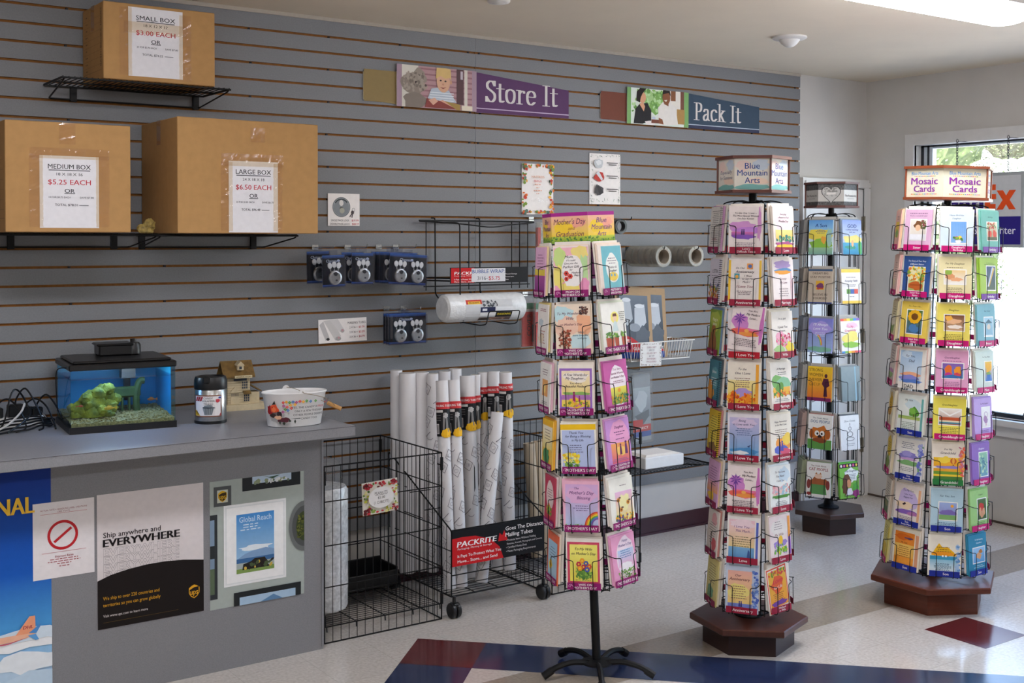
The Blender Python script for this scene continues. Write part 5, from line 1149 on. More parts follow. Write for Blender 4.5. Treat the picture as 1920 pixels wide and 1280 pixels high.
boy = [Rc(0,0,1,1,'#a98f9d'), Rc(.06,.0,.94,1,'#b58f92'), *[Rc(.06,.14+.13*k,.94,.18+.13*k,'#9a7078') for k in range(7)], Rc(.06,0,.26,1,'#d9d4c8'), Rc(.74,.14,.83,1,'#5a3f42'), Rc(.79,.76,.82,.96,'#c8bcc4'), Rc(.84,.0,.88,1,'#d8d2c6'),
       B(.20,.58,.15,.26,'#8f8378',1,18,.08), B(.28,.72,.08,.22,'#9a8e82'), B(.31,.52,.06,.1,'#a8988a'), E(.35,.54,.015,.03,'#5a4a48'), E(.23,.60,.012,.03,'#3a302c'), B(.22,.14,.14,.2,'#857a70'), S(.08,.4,.32,.85,60,['#a69a8c','#7a6f66'],.02,3),
       P([(.36,.16),(.42,.48),(.52,.52),(.64,.46),(.74,.18)],'#b9c4cf'), *[Rc(.40,.20+.06*k,.70,.22+.06*k,'#e4e8ec') for k in range(4)], E(.57,.66,.085,.26,'#d9ab8c'), P([(.475,.72),(.485,.99),(.60,1),(.66,.98),(.67,.70),(.645,.78),(.60,.74),(.53,.80)],'#d9b878'), E(.665,.66,.014,.05,'#c99a7c'),
       E(.535,.69,.013,.02,'#3f2f2a'), E(.595,.68,.013,.02,'#3f2f2a'), P([(.525,.53),(.565,.49),(.61,.54),(.57,.52)],'#8a3f3a'), E(.565,.60,.012,.025,'#c99076'),
       P([(.34,.02),(.36,.24),(.52,.20),(.74,.02)],'#8a3f3a'), P([(.52,.20),(.56,.22),(.78,.02),(.74,.02)],'#d8a08a'), P([(.58,.2),(.78,.14),(.78,.0),(.74,.0)],'#a88a4a'), P([(.38,.2),(.46,.26),(.5,.18),(.44,.08)],'#d9a890'), Rc(.80,.0,.94,.12,'#e2d8c2')]
banner('wall_sign', 'long banner reading Store It with a photo of a boy and teddy bear', [
    ('sign_panel', 'tan panel', .006, [(2.664, 2.363), (2.849, 2.352), (2.849, 2.510), (2.664, 2.498)], [Rc(.02,.03,1,1,'#8f7a4e')], '#97834f'),
    ('sign_panel', 'photo panel', .014, [(2.842, 2.347), (3.306, 2.343), (3.306, 2.548), (2.842, 2.512)], boy, '#a98f9d'),
    ('sign_panel', 'purple panel', .008, [(3.306, 2.340), (3.904, 2.344), (3.904, 2.494), (3.306, 2.545)], [Rc(0,.10,1,.125,'#c8b4cc'), ('serif', 'Store It', .10, .30, .74, '#d9d3cf')], '#58345f')],
    'Store It', 0, 0, 0, '', Matrix.Translation((0, WY, 0)) @ Matrix.Rotation(PI/2, 4, 'X'))
couple = [Rc(0,0,1,1,'#7fae6a'), Rc(.06,0,.92,1,'#dfe8dc'), B(.45,.62,.2,.3,'#7fae5a',1), B(.3,.8,.14,.18,'#a9cf8a',2), S(.08,.3,.62,.98,70,['#8fc06a','#b9dca0','#6a9a4f'],.03,4), Rc(.68,.3,.92,1,'#ece6da'), Rc(.70,.72,.78,1,'#8a5a3a'), Rc(.86,.5,.92,1,'#7a5040'), Rc(.80,.08,.93,.50,'#b08a4f'),
          P([(.10,.02),(.13,.42),(.20,.58),(.32,.60),(.38,.40),(.38,.12),(.24,.02)],'#1f1d20'), E(.235,.75,.06,.16,'#d9a27e'), P([(.14,.64),(.15,.9),(.20,1),(.30,1),(.24,.86),(.21,.74),(.20,.60)],'#231a18'), P([(.19,.56),(.25,.62),(.28,.50),(.26,.36)],'#d9a27e'),
          P([(.50,.02),(.49,.5),(.56,.66),(.68,.70),(.78,.56),(.82,.06)],'#e9e4dc'), E(.625,.80,.065,.20,'#8a5638'), P([(.56,.88),(.57,1),(.68,1),(.70,.84),(.66,.94)],'#1f1614'), P([(.58,.62),(.66,.68),(.66,.56)],'#8a5638'), P([(.585,.72),(.62,.68),(.64,.74)],'#f0e8e0'), P([(.5,.22),(.5,.06),(.58,.04),(.56,.18)],'#8a5638'),
          B(.36,.06,.08,.07,'#ece6e2'), Rc(.38,.06,.5,.16,'#7a4636'), E(.42,.2,.03,.04,'#c8d0e0')]
banner('wall_sign', 'long banner reading Pack It with a photo of a couple', [
    ('sign_panel', 'rust brown panel', .006, [(4.126, 2.360), (4.314, 2.352), (4.314, 2.510), (4.126, 2.497)], [Rc(.02,.03,1,1,'#74402f')], '#7d4733'),
    ('sign_panel', 'photo panel', .014, [(4.311, 2.343), (4.778, 2.342), (4.778, 2.545), (4.311, 2.513)], couple, '#7fae6a'),
    ('sign_panel', 'slate blue panel', .008, [(4.778, 2.341), (5.371, 2.350), (5.371, 2.500), (4.778, 2.543)], [Rc(0,.10,1,.125,'#b4c0cc'), Rc(0,0,1,.10,'#2f3550'), ('serif', 'Pack It', .09, .26, .70, '#d9d3cf')], '#35495c')],
    'Pack It', 0, 0, 0, '', Matrix.Translation((0, WY, 0)) @ Matrix.Rotation(PI/2, 4, 'X'))

# ---- paper notices
def lockpic(cx, cy, r, asp): # a steel disc lock
    return [E(cx, cy, r, r*asp, '#5f6468', 30), E(cx, cy, r*.93, r*.93*asp, '#9aa0a2', 30), E(cx, cy-.02, r*.86, r*.82*asp, '#848a8e', 30), ('ring', cx, cy, r*.86, r*.86*asp, r*.13, '#3f4448', 20, 35, 150), E(cx, cy+r*.42*asp, r*.24, r*.30*asp, '#d9d6d2', 16), E(cx, cy-r*.1*asp, r*.2, r*.1*asp, '#5f5a52'), E(cx+.02, cy-r*.35*asp, r*.28, r*.28*asp, '#a8a89a')]
wall_sheet('price_notice', 'white notice picturing a steel disc lock and two lock prices', 'notice', 2.477, 1.757, .167, .153,
    lockpic(.42, .58, .28, 1.1) + [('ring', .80, .50, .05, .06, .012, '#8a8a8a'), E(.77,.42,.05,.06,'#4a4244'), Ln([(.75,.38),(.68,.28)],.005,'#4a4244'), Ln([(.77,.38),(.75,.26)],.005,'#4a4244'),
    ('text', 'SINGLE PACK LOCK:', .38, .17, .085, '#4a4248', 0, 0, 'C', .58), ('text', '$19.99', .85, .17, .085, RED, 0, 0, 'C', .22), ('text', 'DOUBLE PACK LOCKS:', .38, .06, .085, '#4a4248', 0, 0, 'C', .62), ('text', '$28.99', .86, .06, .085, RED, 0, 0, 'C', .22)])
flw = []
rd = random.Random(4)
for k in range(120):
    s = k % 4; q = rd.random()
    x, y = ((rd.uniform(.02,.13), q) if s == 0 else (rd.uniform(.87,.98), q) if s == 1 else (q, rd.uniform(.93,.985)) if s == 2 else (q, rd.uniform(.015,.07)))
    flw.append(B(x, min(max(y,.02),.98), rd.uniform(.02,.05), rd.uniform(.015,.035), rd.choice(['#d8682a','#e8a82f','#7f9a3a','#c0402f','#5f7a6a','#6f8f3f','#e07a3a']), k))
wall_sheet('price_notice', 'white notice with an orange flower border for mattress bags', 'notice', 3.597, 1.826, .207, .267,
    flw + [('text', 'MATTRESS', .47, .74, .062, '#d88a4a', 0, 0, 'C', .40), ('text', 'BAGS', .47, .66, .066, '#d8544a', 0, .006, 'C', .22), L(.46,.59,.26,1,'#e0a080'), L(.46,.53,.14,1,'#e0a080'), L(.46,.47,.28,1,'#e0a080'), L(.46,.41,.12,1,'#d09a80'), S(.22,.24,.84,.32,50,['#ffffff','#dcdad8'],.012,3)])
lvs = []
for k in range(90):
    s = k % 4; q = rd.random()
    x, y = ((rd.uniform(.03,.09), q) if s == 0 else (rd.uniform(.91,.97), q) if s == 1 else (q, rd.uniform(.93,.98)) if s == 2 else (q, rd.uniform(.03,.11)))
    a_ = rd.uniform(0, PI); l_ = .035
    lvs.append(P([(min(max(x-l_*math.cos(a_),0),1), min(max(y-l_*.7*math.sin(a_),0),1)), (x+.008, y), (min(max(x+l_*math.cos(a_),0),1), min(max(y+l_*.7*math.sin(a_),0),1)), (x-.004, y-.006)], rd.choice(['#2f5f3f','#3f7a4a','#234a36'])))
wall_sheet('price_notice', 'white notice with a green leaf border and three tape dispensers', 'notice', 4.051, 1.888, .220, .278,
    lvs + [B(.27,.80,.15,.09,'#c4c8ca',1), B(.27,.82,.09,.05,'#e0e2e2',2), B(.27,.54,.15,.10,'#b8382f',3), P([(.18,.60),(.26,.66),(.40,.50),(.36,.46)],'#cfd0d4'), B(.27,.27,.14,.11,'#4a4648',4), P([(.2,.34),(.27,.38),(.40,.24),(.30,.17)],'#3a3638')]
    + [q for y in (.80, .54, .28) for q in (Rc(.52,y+.015,.88,y+.03,'#3f3b3d'), Rc(.58,y-.025,.84,y-.01,'#3f3b3d'))])
wall_sheet('price_notice', 'small white notice picturing mailing tubes with three sizes and prices', 'notice', 2.428, 1.205, .254, .112,
    [P([(.02,.78),(.10,.92),(.22,.22),(.14,.10)],'#c2bfbd'), P([(.10,.95),(.30,.98),(.46,.25),(.34,.08)],'#cfccc9'), P([(.22,.98),(.40,.98),(.52,.55),(.44,.42)],'#d5d2d0'), E(.19,.16,.035,.06,'#3a3838'), E(.40,.16,.06,.09,'#a9a6a4'), E(.49,.48,.04,.08,'#b4b0ae'), B(.49,.5,.02,.05,'#c89aa0'), B(.41,.2,.02,.05,'#c89aa0'),
     ('text', 'MAILING TUBES', .79, .80, .14, '#5f5a5c', 0, 0, 'C', .38), ('text', '2 X 26 =', .72, .60, .12, '#6a6668', 0, 0, 'C', .17), ('text', '$3.79', .89, .60, .12, RED, 0, 0, 'C', .12), ('text', '2 X 36 =', .72, .40, .12, '#6a6668', 0, 0, 'C', .17), ('text', '$3.59', .89, .40, .12, RED, 0, 0, 'C', .12), ('text', '3 X 36 =', .72, .20, .12, '#6a6668', 0, 0, 'C', .17), ('text', '$4.79', .89, .20, .12, RED, 0, 0, 'C', .12)], rot=1.0)

# ---- wire shelves carrying the cartons
def wire_shelf(label, xa, xb, z, yf, plates, group='black wire shelves on the slatwall', nribs=None, name='wire_shelf'):
    t = thing(name, label, 'shelf', ((xa+xb)/2, WY, z), group)
    w = (xb-xa)/2; d = WY - yf
    m = MB(); n = nribs or int((xb-xa)/.022)
    for i in range(n+1):
        x = -w + 2*w*i/n
        m.tube([(x, -.012, -.003), (x, -d, -.003)], .0021, 5)
    m.build('rib_grid', BLACKWIRE, t)
    m = MB()
    for q in ((-w, w),):
        m.tube([(-w-.006, -d, -.0075), (w+.006, -d, -.0075)], .0038, 6); m.tube([(-w, -.014, -.0075), (w, -.014, -.0075)], .0038, 6); m.tube([(-w, -d*.5, -.0075), (w, -d*.5, -.0075)], .0034, 6)
    for s in (-1, 1): m.tube([(s*w, -.014, -.0075), (s*w, -d, -.0075)], .0034, 6)
    m.build('rim', BLACKWIRE, t)
    m = MB()
    m.tube(rnd([(-w+.004, -d, -.010), (-w+.004, -d+.01, -.016), (-w+.02, -.010, -.058), (w-.02, -.010, -.058), (w-.004, -d+.01, -.016), (w-.004, -d, -.010)], .012), .0034, 6)
    m.build('brace', BLACKWIRE, t)
    for px in plates:
        m = MB(); m.box(px-.013-(xa+xb)/2, -.014, -.066, px+.013-(xa+xb)/2, -.001, -.004); m.build('bracket', BLACKWIRE, t)
    return t
wire_shelf('black wire shelf under the smallest carton, near the ceiling', 1.200, 1.872, 2.327, 4.742, (1.318, 1.838))
wire_shelf('black wire shelf under the carton marked medium box', .930, 1.563, 1.718, 4.742, (1.07, 1.480,))
wire_shelf('black wire shelf under the carton marked large box', 1.572, 2.176, 1.716, 4.742, (1.598, 2.103))

# ---- cartons with price sheets under packing tape
TAPE = clear_mat('packing_tape', tint='#fbf3e6', gloss=.06, opac=.03, milky='#f4ece0', rough=.12)
TAPE.node_tree.nodes['Material Output']
def carton(label, x0, y0, z0, w, d, h, sheet, tapes, side_ops=None, rz=0.0):
    t = thing('cardboard_box', label, 'box', M=XF((x0, y0, z0), rz))
    mb = MB(); mb.cur = 0
    mb.bbox(0, 0, 0, w, d, h, .0025)
    mb.cur = 1
    # the seam of the lid flaps along the top and the flap edges at the left side
    mb.box(.002, d/2-.001, h, w-.002, d/2+.001, h+.0004)
    if side_ops:
        a = Art(mb, d, h, lambda x, y, l: (-l, d - x, y), mi=2); a.draw(side_ops)
    mb.build('carton', [CARDBOARD, mat('carton_seam', '#7a5a34', .8, noise=.1), PRINT], t)
    sx, sz, sw, sh, ops = sheet
    me = sheet_mesh('price_sheet', sw, sh, .0006, ops, '#dfdde0')
    obj('price_sheet', me, t, Matrix.Translation((sx+sw/2, -.0012, sz)) @ Matrix.Rotation(PI/2, 4, 'X'))
    rr = random.Random(int(x0*100))
    for tx, tz, tw, th in tapes:
        m = MB(); n = max(2, int(max(tw, th)/.008))
        ids = []
        vert = th > tw
        A, Bn = (n, 4) if vert else (4, n)
        P0 = [[m.pt((tx+tw*i/Bn + rr.uniform(-.001, .001), -.0025 - (rr.uniform(0, .0012) if 0 < j < A else 0), tz+th*j/A)) for i in range(Bn+1)] for j in range(A+1)]
        for j in range(A):
            for i in range(Bn): m.face((P0[j][i], P0[j][i+1], P0[j+1][i+1], P0[j+1][i]))
        m.build('clear_tape', TAPE, t, smooth=False)
    # tape over the lid seam, folding down the front or side
    m = MB(); m.box(-.001, d/2-.024, h+.0006, w+.001, d/2+.024, h+.001); m.build('lid_tape', TAPE, t)
    m = MB(); m.box(-.0012, d/2-.024, h-.10, -.0006, d/2+.024, h+.001); m.build('side_tape', TAPE, t)
    return t
def price(n1, n2, n3, n4, n5, n6):
    return [('text', n1, .5, .85, .092, '#2a2a2e', 0, .008, 'C', .72), Rc(.15,.795,.85,.805,'#2a2a2e'), ('text', n2, .5, .745, .055, '#3a3a3e', 0, .006, 'C', .44), ('text', n3, .5, .635, .098, '#c0323f', 0, .008, 'C', .72),
            ('text', 'OR', .5, .515, .08, '#2a2a2e', 0, .008, 'C', .17), Rc(.41,.475,.59,.484,'#2a2a2e'), ('text', n4, .33, .425, .036, '#4a4a50', 0, .004, 'C', .36), ('text', n5, .79, .425, .036, '#4a4a50', 0, .004, 'C', .24), ('text', n6, .44, .32, .046, '#3a3a3e', 0, .006, 'C', .38), Rc(.66,.312,.82,.320,'#6a6a70')]
lab = [Rc(.06,.12,.96,.125,'#7f5a30'), Rc(.06,.115,.14,.12,'#7f5a30')] + [Rc(.08,.2+.09*k,.95,.203+.09*k,'#7f5a30') for k in range(8)] + [('text', 'BATH  BOOKS  DISHES', .90, .55, .075, '#5f4224', 0, .01, 'C', None, PI/2)] + [L(.22,.16+.09*k,.12,1,'#7a5630') for k in range(9)]
# columns of the printed grid run up the side
carton('cardboard carton marked small box, topmost, on the high wire shelf', 1.357, 4.755, 2.329, .457, .292, .305,
       (.098, .018, .222, .275, price('SMALL BOX', '18 X 12 X 12', '$3.00 EACH', '20 FOR $2.70 EACH', 'SAVE $7.80', 'TOTAL $74.22')),
       [(.062, .02, .05, .27), (.305, .01, .05, .27), (.08, .19, .26, .045)], side_ops=lab)
carton('cardboard carton marked medium box, at the left edge of the picture', .957, 4.600, 1.7195, .457, .448, .411,
       (.120, .016, .216, .270, price('MEDIUM BOX', '18 X 18 X 16', '$5.25 EACH', '10 FOR $4.73 EACH', 'SAVE $7.80', 'TOTAL $78.01')),
       [(.085, .275, .29, .04), (.19, .33, .06, .08), (.082, .02, .05, .27), (.325, .02, .05, .27)], side_ops=lab[:8])
carton('cardboard carton marked large box, the biggest of the three', 1.599, 4.600, 1.7175, .610, .448, .463,
       (.212, .004, .214, .292, price('LARGE BOX', '24 X 18 X 18', '$6.50 EACH', '10 FOR $5.85 EACH', 'SAVE $6.75', 'TOTAL $96.48')),
       [(.180, .275, .27, .05), (.305, .375, .065, .06), (.178, .01, .05, .28), (.405, .01, .04, .28)])
m = MB(); rr = random.Random(9)
m.ball((0, 0, .012), .034, .022, .016, 12, 8, .22, 3)
m.ball((.014, .004, .034), .024, .018, .026, 12, 8, .22, 5); m.ball((-.018, 0, .022), .02, .016, .016, 10, 6, .22, 7)
m.X = None
o = m.build('rough_rock', mat('gold_rock', '#8f7a3e', .6, noise=.45, nscale=60, bump=.8, bscale=120), None, Matrix.Translation((1.505, 4.70, 1.717)))
for v in o.data.vertices: v.co.z = max(v.co.z, .0)
tag(o, 'small rough gold coloured rock between the medium and large cartons', 'rock')

# ---- disc padlocks in blister packs on hooks
STEEL = mat('brushed_steel', '#bdbebc', .26, .92, noise=.08, nscale=90)
STEELD = mat('dark_steel', '#3d3d40', .35, .8, noise=.08, nscale=90)
KEYW = mat('white_key_head', '#dedcd6', .4, noise=.03)
BLIS = clear_mat('clear_blister', tint='#eef0f6', gloss=.05, opac=.015, milky='#c9d0e4', rough=.05)
def lock_art(n):
    o = [Rc(.0,.0,1,1,'#0c0d14'), G(.0,.90,1,1,'#2a5fa8','#16244a'), G(0,0,1,.07,'#2f4f94','#162448'), B(.3,.45,.3,.3,'#10121e',1), B(.7,.5,.3,.3,'#0e101a',2)]
    o += [('text', 'Chateau', .42, .82, .12, '#b9c0cc', .25, .012, 'C', .5 if n == 1 else .30), B(.72 if n == 1 else .60,.82,.07 if n == 1 else .04,.04,'#a9b0c4'), Rc(.25,.765,.65,.775,'#6a78a0'), L(.82,.66,.22,2,'#6a78a0',.03)]
    return o
_lk = {}
def lock_pack(label, n, x, y, z, rz, rot, group):
    """n disc locks with three white headed keys each; origin at the hang hole"""
    W_ = .118 if n == 1 else .208; H_ = .152
    t = thing('padlock_pack', label, 'padlock pack', group=group, M=WALLF(x, y, z, rz) @ Matrix.Rotation(R(rot), 4, 'Z'))
    if n not in _lk:
        d = {}
        me = sheet_mesh('backing_card', W_-.006, H_-.008, .0008, lock_art(n), '#161827'); d['card'] = me
        m = MB()
        def tray(x0, y0, x1, y1, z0, z1, i):
            m.loft([[(x0, y0, z0), (x1, y0, z0), (x1, y1, z0), (x0, y1, z0)], [(x0, y0, z0+.003), (x1, y0, z0+.003), (x1, y1, z0+.003), (x0, y1, z0+.003)],
                    [(x0+i, y0+i, z0+.003), (x1-i, y0+i, z0+.003), (x1-i, y1-i, z0+.003), (x0+i, y1-i, z0+.003)], [(x0+i*1.5, y0+i*1.5, z1), (x1-i*1.5, y0+i*1.5, z1), (x1-i*1.5, y1-i*1.5, z1), (x0+i*1.5, y1-i*1.5, z1)]], caps=True)
        tray(-W_/2, 0, W_/2, H_, -.002, .026, .006)
        m.box(-.02, H_, -.001, .02, H_+.018, .001)
        d['shell'] = m.mesh('clear_shell', BLIS)
        m = MB()
        m.lathe([(.006, 0), (.030, .0), (.034, .004), (.034, .014), (.031, .018), (.024, .0195), (.023, .0185), (.012, .0185)], 28)
        d['body'] = m.mesh('lock_body', STEEL, True)
        m = MB(); m.lathe([(.001, .0), (.0095, .0), (.0095, .0205), (.001, .0206)], 14, (0, .017, 0)); m.lathe([(.001, .0), (.004, .0), (.004, .0212), (.001, .0213)], 10, (.004, -.012, 0))
        d['shk'] = m.mesh('shackle_opening', STEELD, True)
        m = MB(); m.box(-.003, -.026, .004, .003, 0, .0055); d['blade'] = m.mesh('key_blade', STEEL)
        m = MB(); m.lathe([(.001, .003), (.0125, .003), (.014, .0045), (.0125, .007), (.001, .0075)], 16, (0, .010, 0), .82, 1.05); d['head'] = m.mesh('key_head', KEYW, True)
        _lk[n] = d
    d = _lk[n]
    Tt = Matrix.Translation
    obj('backing_card', d['card'], t, Tt((0, -H_+.002, 0)))
    obj('clear_shell', d['shell'], t, Tt((0, -H_-.002, 0)))
    for i in range(n):
        cx = 0 if n == 1 else (-.046 + .092*i)
        b = obj('lock_body', d['body'], t, Tt((cx, -H_+.044, .002)))
        obj('shackle_opening', d['shk'], b)
        for k in (-1, 0, 1):
            kh = obj('key_head', d['head'], t, Tt((cx + k*.021, -H_+.093 - abs(k)*.004, .003)) @ Matrix.Rotation(R(-k*9), 4, 'Z'))
            obj('key_blade', d['blade'], kh)
    return t
def hook(x, z, L_, label, name='slatwall_hook', matx=None, cat='hook', group='hooks on the slatwall'):
    t = thing(name, label, cat, (x, WY, z), group)
    m = MB(); m.box(-.016, -.004, -.010, .016, -.0005, .012); m.build('hook_plate', matx or STEEL, t)
    m = MB(); m.tube(rnd([(0, -.002, 0), (0, -L_+.012, .0), (0, -L_, .004), (0, -L_-.002, .016)], .01), .0026, 7); m.build('hook_rod', matx or STEEL, t)
    return t
HK = [2.411, 2.580, 2.748, 2.842]
for i, (x, w) in enumerate(zip(HK, ('leftmost single lock packs', 'second single lock packs', 'left side of the double lock packs', 'right side of the double lock packs'))):
    hook(x, 1.655, .20, 'metal hook holding the ' + w)
for x, w in ((2.79, 'left'), (2.884, 'right')):
    hook(x, 1.356, .17, 'metal hook on the %s of the lower double lock packs' % w)
G1 = 'padlock packs on hooks'
lock_pack('single padlock pack at far left, mostly hidden', 1, 2.378, 4.955, 1.643, 0, 1, G1)
lock_pack('single padlock pack, front of the leftmost hook', 1, 2.416, 4.875, 1.627, 0, 1.5, G1)
lock_pack('single padlock pack, back of the second hook', 1, 2.555, 4.955, 1.638, 0, 0, G1)
lock_pack('single padlock pack, front of the second hook', 1, 2.583, 4.905, 1.635, 0, -1, G1)
for k, (y, dx) in enumerate(((4.985, -.012), (4.95, -.008), (4.915, -.004))):
    lock_pack('double padlock pack behind the front one, upper row, %s in line' % ('last', 'third', 'second')[k], 2, 2.785+dx, y, 1.636, 0, -2, G1)
lock_pack('double padlock pack tilted to the right, front of upper row', 2, 2.812, 4.875, 1.628, 0, -3.5, G1)
for k, y in enumerate((4.975, 4.94)):
    lock_pack('double padlock pack behind the front one, lower row, %s in line' % ('last', 'second')[k], 2, 2.832-.004*k, y, 1.344, 0, 0, G1)
lock_pack('double padlock pack, front of the lower row', 2, 2.823, 4.905, 1.345, 0, 0, G1)

# ---- bubble wrap rack: black wire frame with a sign and a roll in its cradle
t = thing('wire_rack', 'black wire rack with a bubble wrap sign and cradle', 'wire rack', (3.25, WY, 1.3))
m = MB(); X0_ = 3.25
def wl(pts, r=.0028): m.tube([(p[0]-X0_, p[1]-WY, p[2]-1.3) for p in pts], r, 6)
yb = WY - .030
wl([(2.958, yb, 1.786), (3.655, yb, 1.786)], .0042); wl(rnd([(2.958, yb-.004, 1.782), (3.16, yb-.06, 1.772), (3.32, yb-.10, 1.752), (3.48, yb-.06, 1.770), (3.655, yb-.004, 1.782)], .06), .003)
for x in (2.998, 3.250, 3.515, 3.565, 3.617): wl([(x, yb, 1.786), (x, yb, 1.44)])
wl([(2.985, yb, 1.46), (3.63, yb, 1.46)], .003)
m.build('back_grid', BLACKWIRE, t)
m = MB()
for x in (3.052, 3.318):
    wl(rnd([(x-.008, WY-.003, 1.800), (x, WY-.022, 1.800), (x, WY-.026, 1.79), (x, WY-.03, 1.42), (x+.02, WY-.10, 1.36), (x+.02, WY-.20, 1.30), (x+.02, WY-.26, 1.302)], .02), .0036)
wl(rnd([(3.050, WY-.028, 1.78), (3.050, WY-.10, 1.775), (3.062, WY-.20, 1.775), (3.062, WY-.24, 1.77), (3.062, WY-.245, 1.30), (3.08, WY-.22, 1.288)], .02), .0034)
for x0_, x1_ in ((3.14, 3.31),):
    wl(rnd([(x0_, WY-.10, 1.285), (x0_, WY-.30, 1.278), (x0_+.02, WY-.325, 1.283), (x0_+.035, WY-.325, 1.345), (x1_+.05, WY-.325, 1.345), (x1_+.03, WY-.325, 1.283), (x1_, WY-.30, 1.278), (x1_, WY-.10, 1.285)], .012), .003)
m.build('cradle', BLACKWIRE, t)
m = MB()
for z in (1.505, 1.492): wl([(2.97, WY-.03, z), (3.03, WY-.22, z)], .0035)
m.build('sign_arm', BLACKWIRE, t)
def packrite_ops(full):
    if full:
        return [Rc(0,0,1,1,'#111013'), P([(0,0),(.545,0),(.50,.35),(.40,.62),(.24,.78),(.10,.80),(0,.78)],'#c4161c'), ('text', 'PACKRITE', .05, .60, .22, '#f1ecea', .12, .03, 'L', .42),
                P([(.485,.50),(.50,.74),(.53,.66),(.55,.80),(.575,.62),(.59,.50)],'#c4161c'), ('text', 'Packaging, Moving & Storage', .055, .47, .07, '#f1ecea', .1, 0, 'L', .36), ('text', 'It Pays To Protect What You', .055, .27, .12, '#f1ecea', 0, .012, 'L', .46), ('text', 'Move... Store... and Send', .055, .12, .12, '#f1ecea', 0, .012, 'L', .42),
                ('text', 'Goes The Distance', .565, .83, .165, '#f1ecea', 0, .012, 'L', .42), ('text', 'Mailing Tubes', .565, .65, .165, '#f1ecea', 0, .012, 'L', .30),
                ('text', '• Protects Items Without Folding', .57, .49, .085, '#d8d2d0', 0, 0, 'L', .33), ('text', 'Resumes, Artwork, Photographs and Cameras', .58, .385, .075, '#d8d2d0', 0, 0, 'L', .39), ('text', '• Certified Heavy Duty', .57, .28, .085, '#d8d2d0', 0, 0, 'L', .23), ('text', '• Meets Packaging Requirements', .57, .17, .085, '#d8d2d0', 0, 0, 'L', .33)]
    return [Rc(0,0,1,1,'#111013'), P([(.01,.03),(.30,.03),(.30,.97),(.01,.97)],'#c4161c'), ('text', 'PACKRITE', .05, .64, .26, '#f1ecea', .12, .03, 'L', .34), ('text', 'Packaging, Moving', .05, .47, .09, '#f1ecea', 0, 0, 'L', .25), ('text', 'It Pays To Protect What You', .05, .25, .13, '#f1ecea', 0, .01, 'L', .28), ('text', 'Move... Store... and Send', .05, .10, .13, '#f1ecea', 0, .01, 'L', .27),
            ('text', 'Prevent Damage', .70, .55, .11, '#d8d2d0', 0, 0, 'L', .15), ('text', 'Protect Items', .70, .38, .11, '#d8d2d0', 0, 0, 'L', .11), ('text', 'Save', .70, .2, .11, '#d8d2d0', 0, 0, 'L', .04)]
yS = 4.83
me = sheet_mesh('sign_board', .462, .077, .003, packrite_ops(False), '#111013')
sg = obj('sign_board', me, t, Matrix.Translation((3.247-3.25, yS-WY, 1.480-1.3)) @ Matrix.Rotation(PI/2, 4, 'X'))
me = sheet_mesh('price_label', .200, .066, .0006, [('text', 'BUBBLE WRAP:', .5, .76, .40, NAVY, 0, .006, 'C', .96), ('text', '3/16-', .32, .26, .38, '#4a4a50', 0, 0, 'C', .30), ('text', '$5.75', .67, .26, .40, '#c0323f', 0, .006, 'C', .34)], '#d5d5d8')
obj('price_label', me, sg, Matrix.Translation((-.009, .006, .0015)))['label'] = 'white bubble wrap price label'
# the roll
BUB = mat('bubble_wrap', '#dcdede', .25, noise=.08, nscale=45, bump=.45, bscale=120, spec=.7)
t = thing('bubble_wrap_roll', 'lying roll of bubble wrap in the wire rack cradle', 'bubble wrap', M=XF((3.203, 4.835, 1.361)) @ Matrix.Rotation(PI/2, 4, 'Y') @ Matrix.Rotation(R(90), 4, 'Z'))
m = MB(); m.lathe([(.015, -.230), (.055, -.231), (.066, -.222), (.0695, -.20), (.0695, .20), (.066, .222), (.055, .231), (.015, .230)], 36); m.build('roll', BUB, t, smooth=True)
def cyl(Rr, a0=0): return lambda x, y, l: ((Rr+l)*math.cos(a0+x/Rr), (Rr+l)*math.sin(a0+x/Rr), y)
# printed wrapper round the middle: lies along the axis, so it is drawn turned
m = MB(); Lw = .27; Hw = .115
fn = lambda x, y, l: ((.0708+l)*math.cos(PI + 1.02 - y/.0708), (.0708+l)*math.sin(PI + 1.02 - y/.0708), -.135 + x)
a = Art(m, Lw, Hw, fn, lift=1.5e-4)
def wrap_rect(x0, y0, x1, y1, c):
    a.up()
    for k in range(8):
        p, q = y0+(y1-y0)*k/8, y0+(y1-y0)*(k+1)/8
        a._emit([(x0, p), (x1, p), (x1, q), (x0, q)], lin(c))
wrap_rect(0, 0, 1, 1, '#c9cacb'); wrap_rect(0, .80, .34, 1, '#c23a2f'); wrap_rect(.04, .80, .30, .92, '#f0c23a'); wrap_rect(.30, .44, .62, .66, '#22264a'); wrap_rect(.34, .50, .44, .60, '#dcdde2'); wrap_rect(.62, .48, 1, .66, '#dfe0e2'); wrap_rect(.30, .28, .64, .44, '#e6e6e6'); wrap_rect(.64, .20, 1, .44, '#1c1b20')
a.text('PACKRITE', .17, .86, .10, '#7a1f1a', 0, .02, 'C', .22); a.text('CUSHIONING', .82, .34, .13, '#e8d23a', 0, .02, 'C', .30); wrap_rect(.30, 0, 1, .20, '#6a5a54'); a.blob(.7, .1, .2, .07, '#c09a86'); a.blob(.42, .1, .12, .06, '#3a3230'); a.scat(.36,.70,.66,.92,30,['#3f4246','#5a5d62'],.02,3)
m.build('printed_wrapper', PRINT, t)

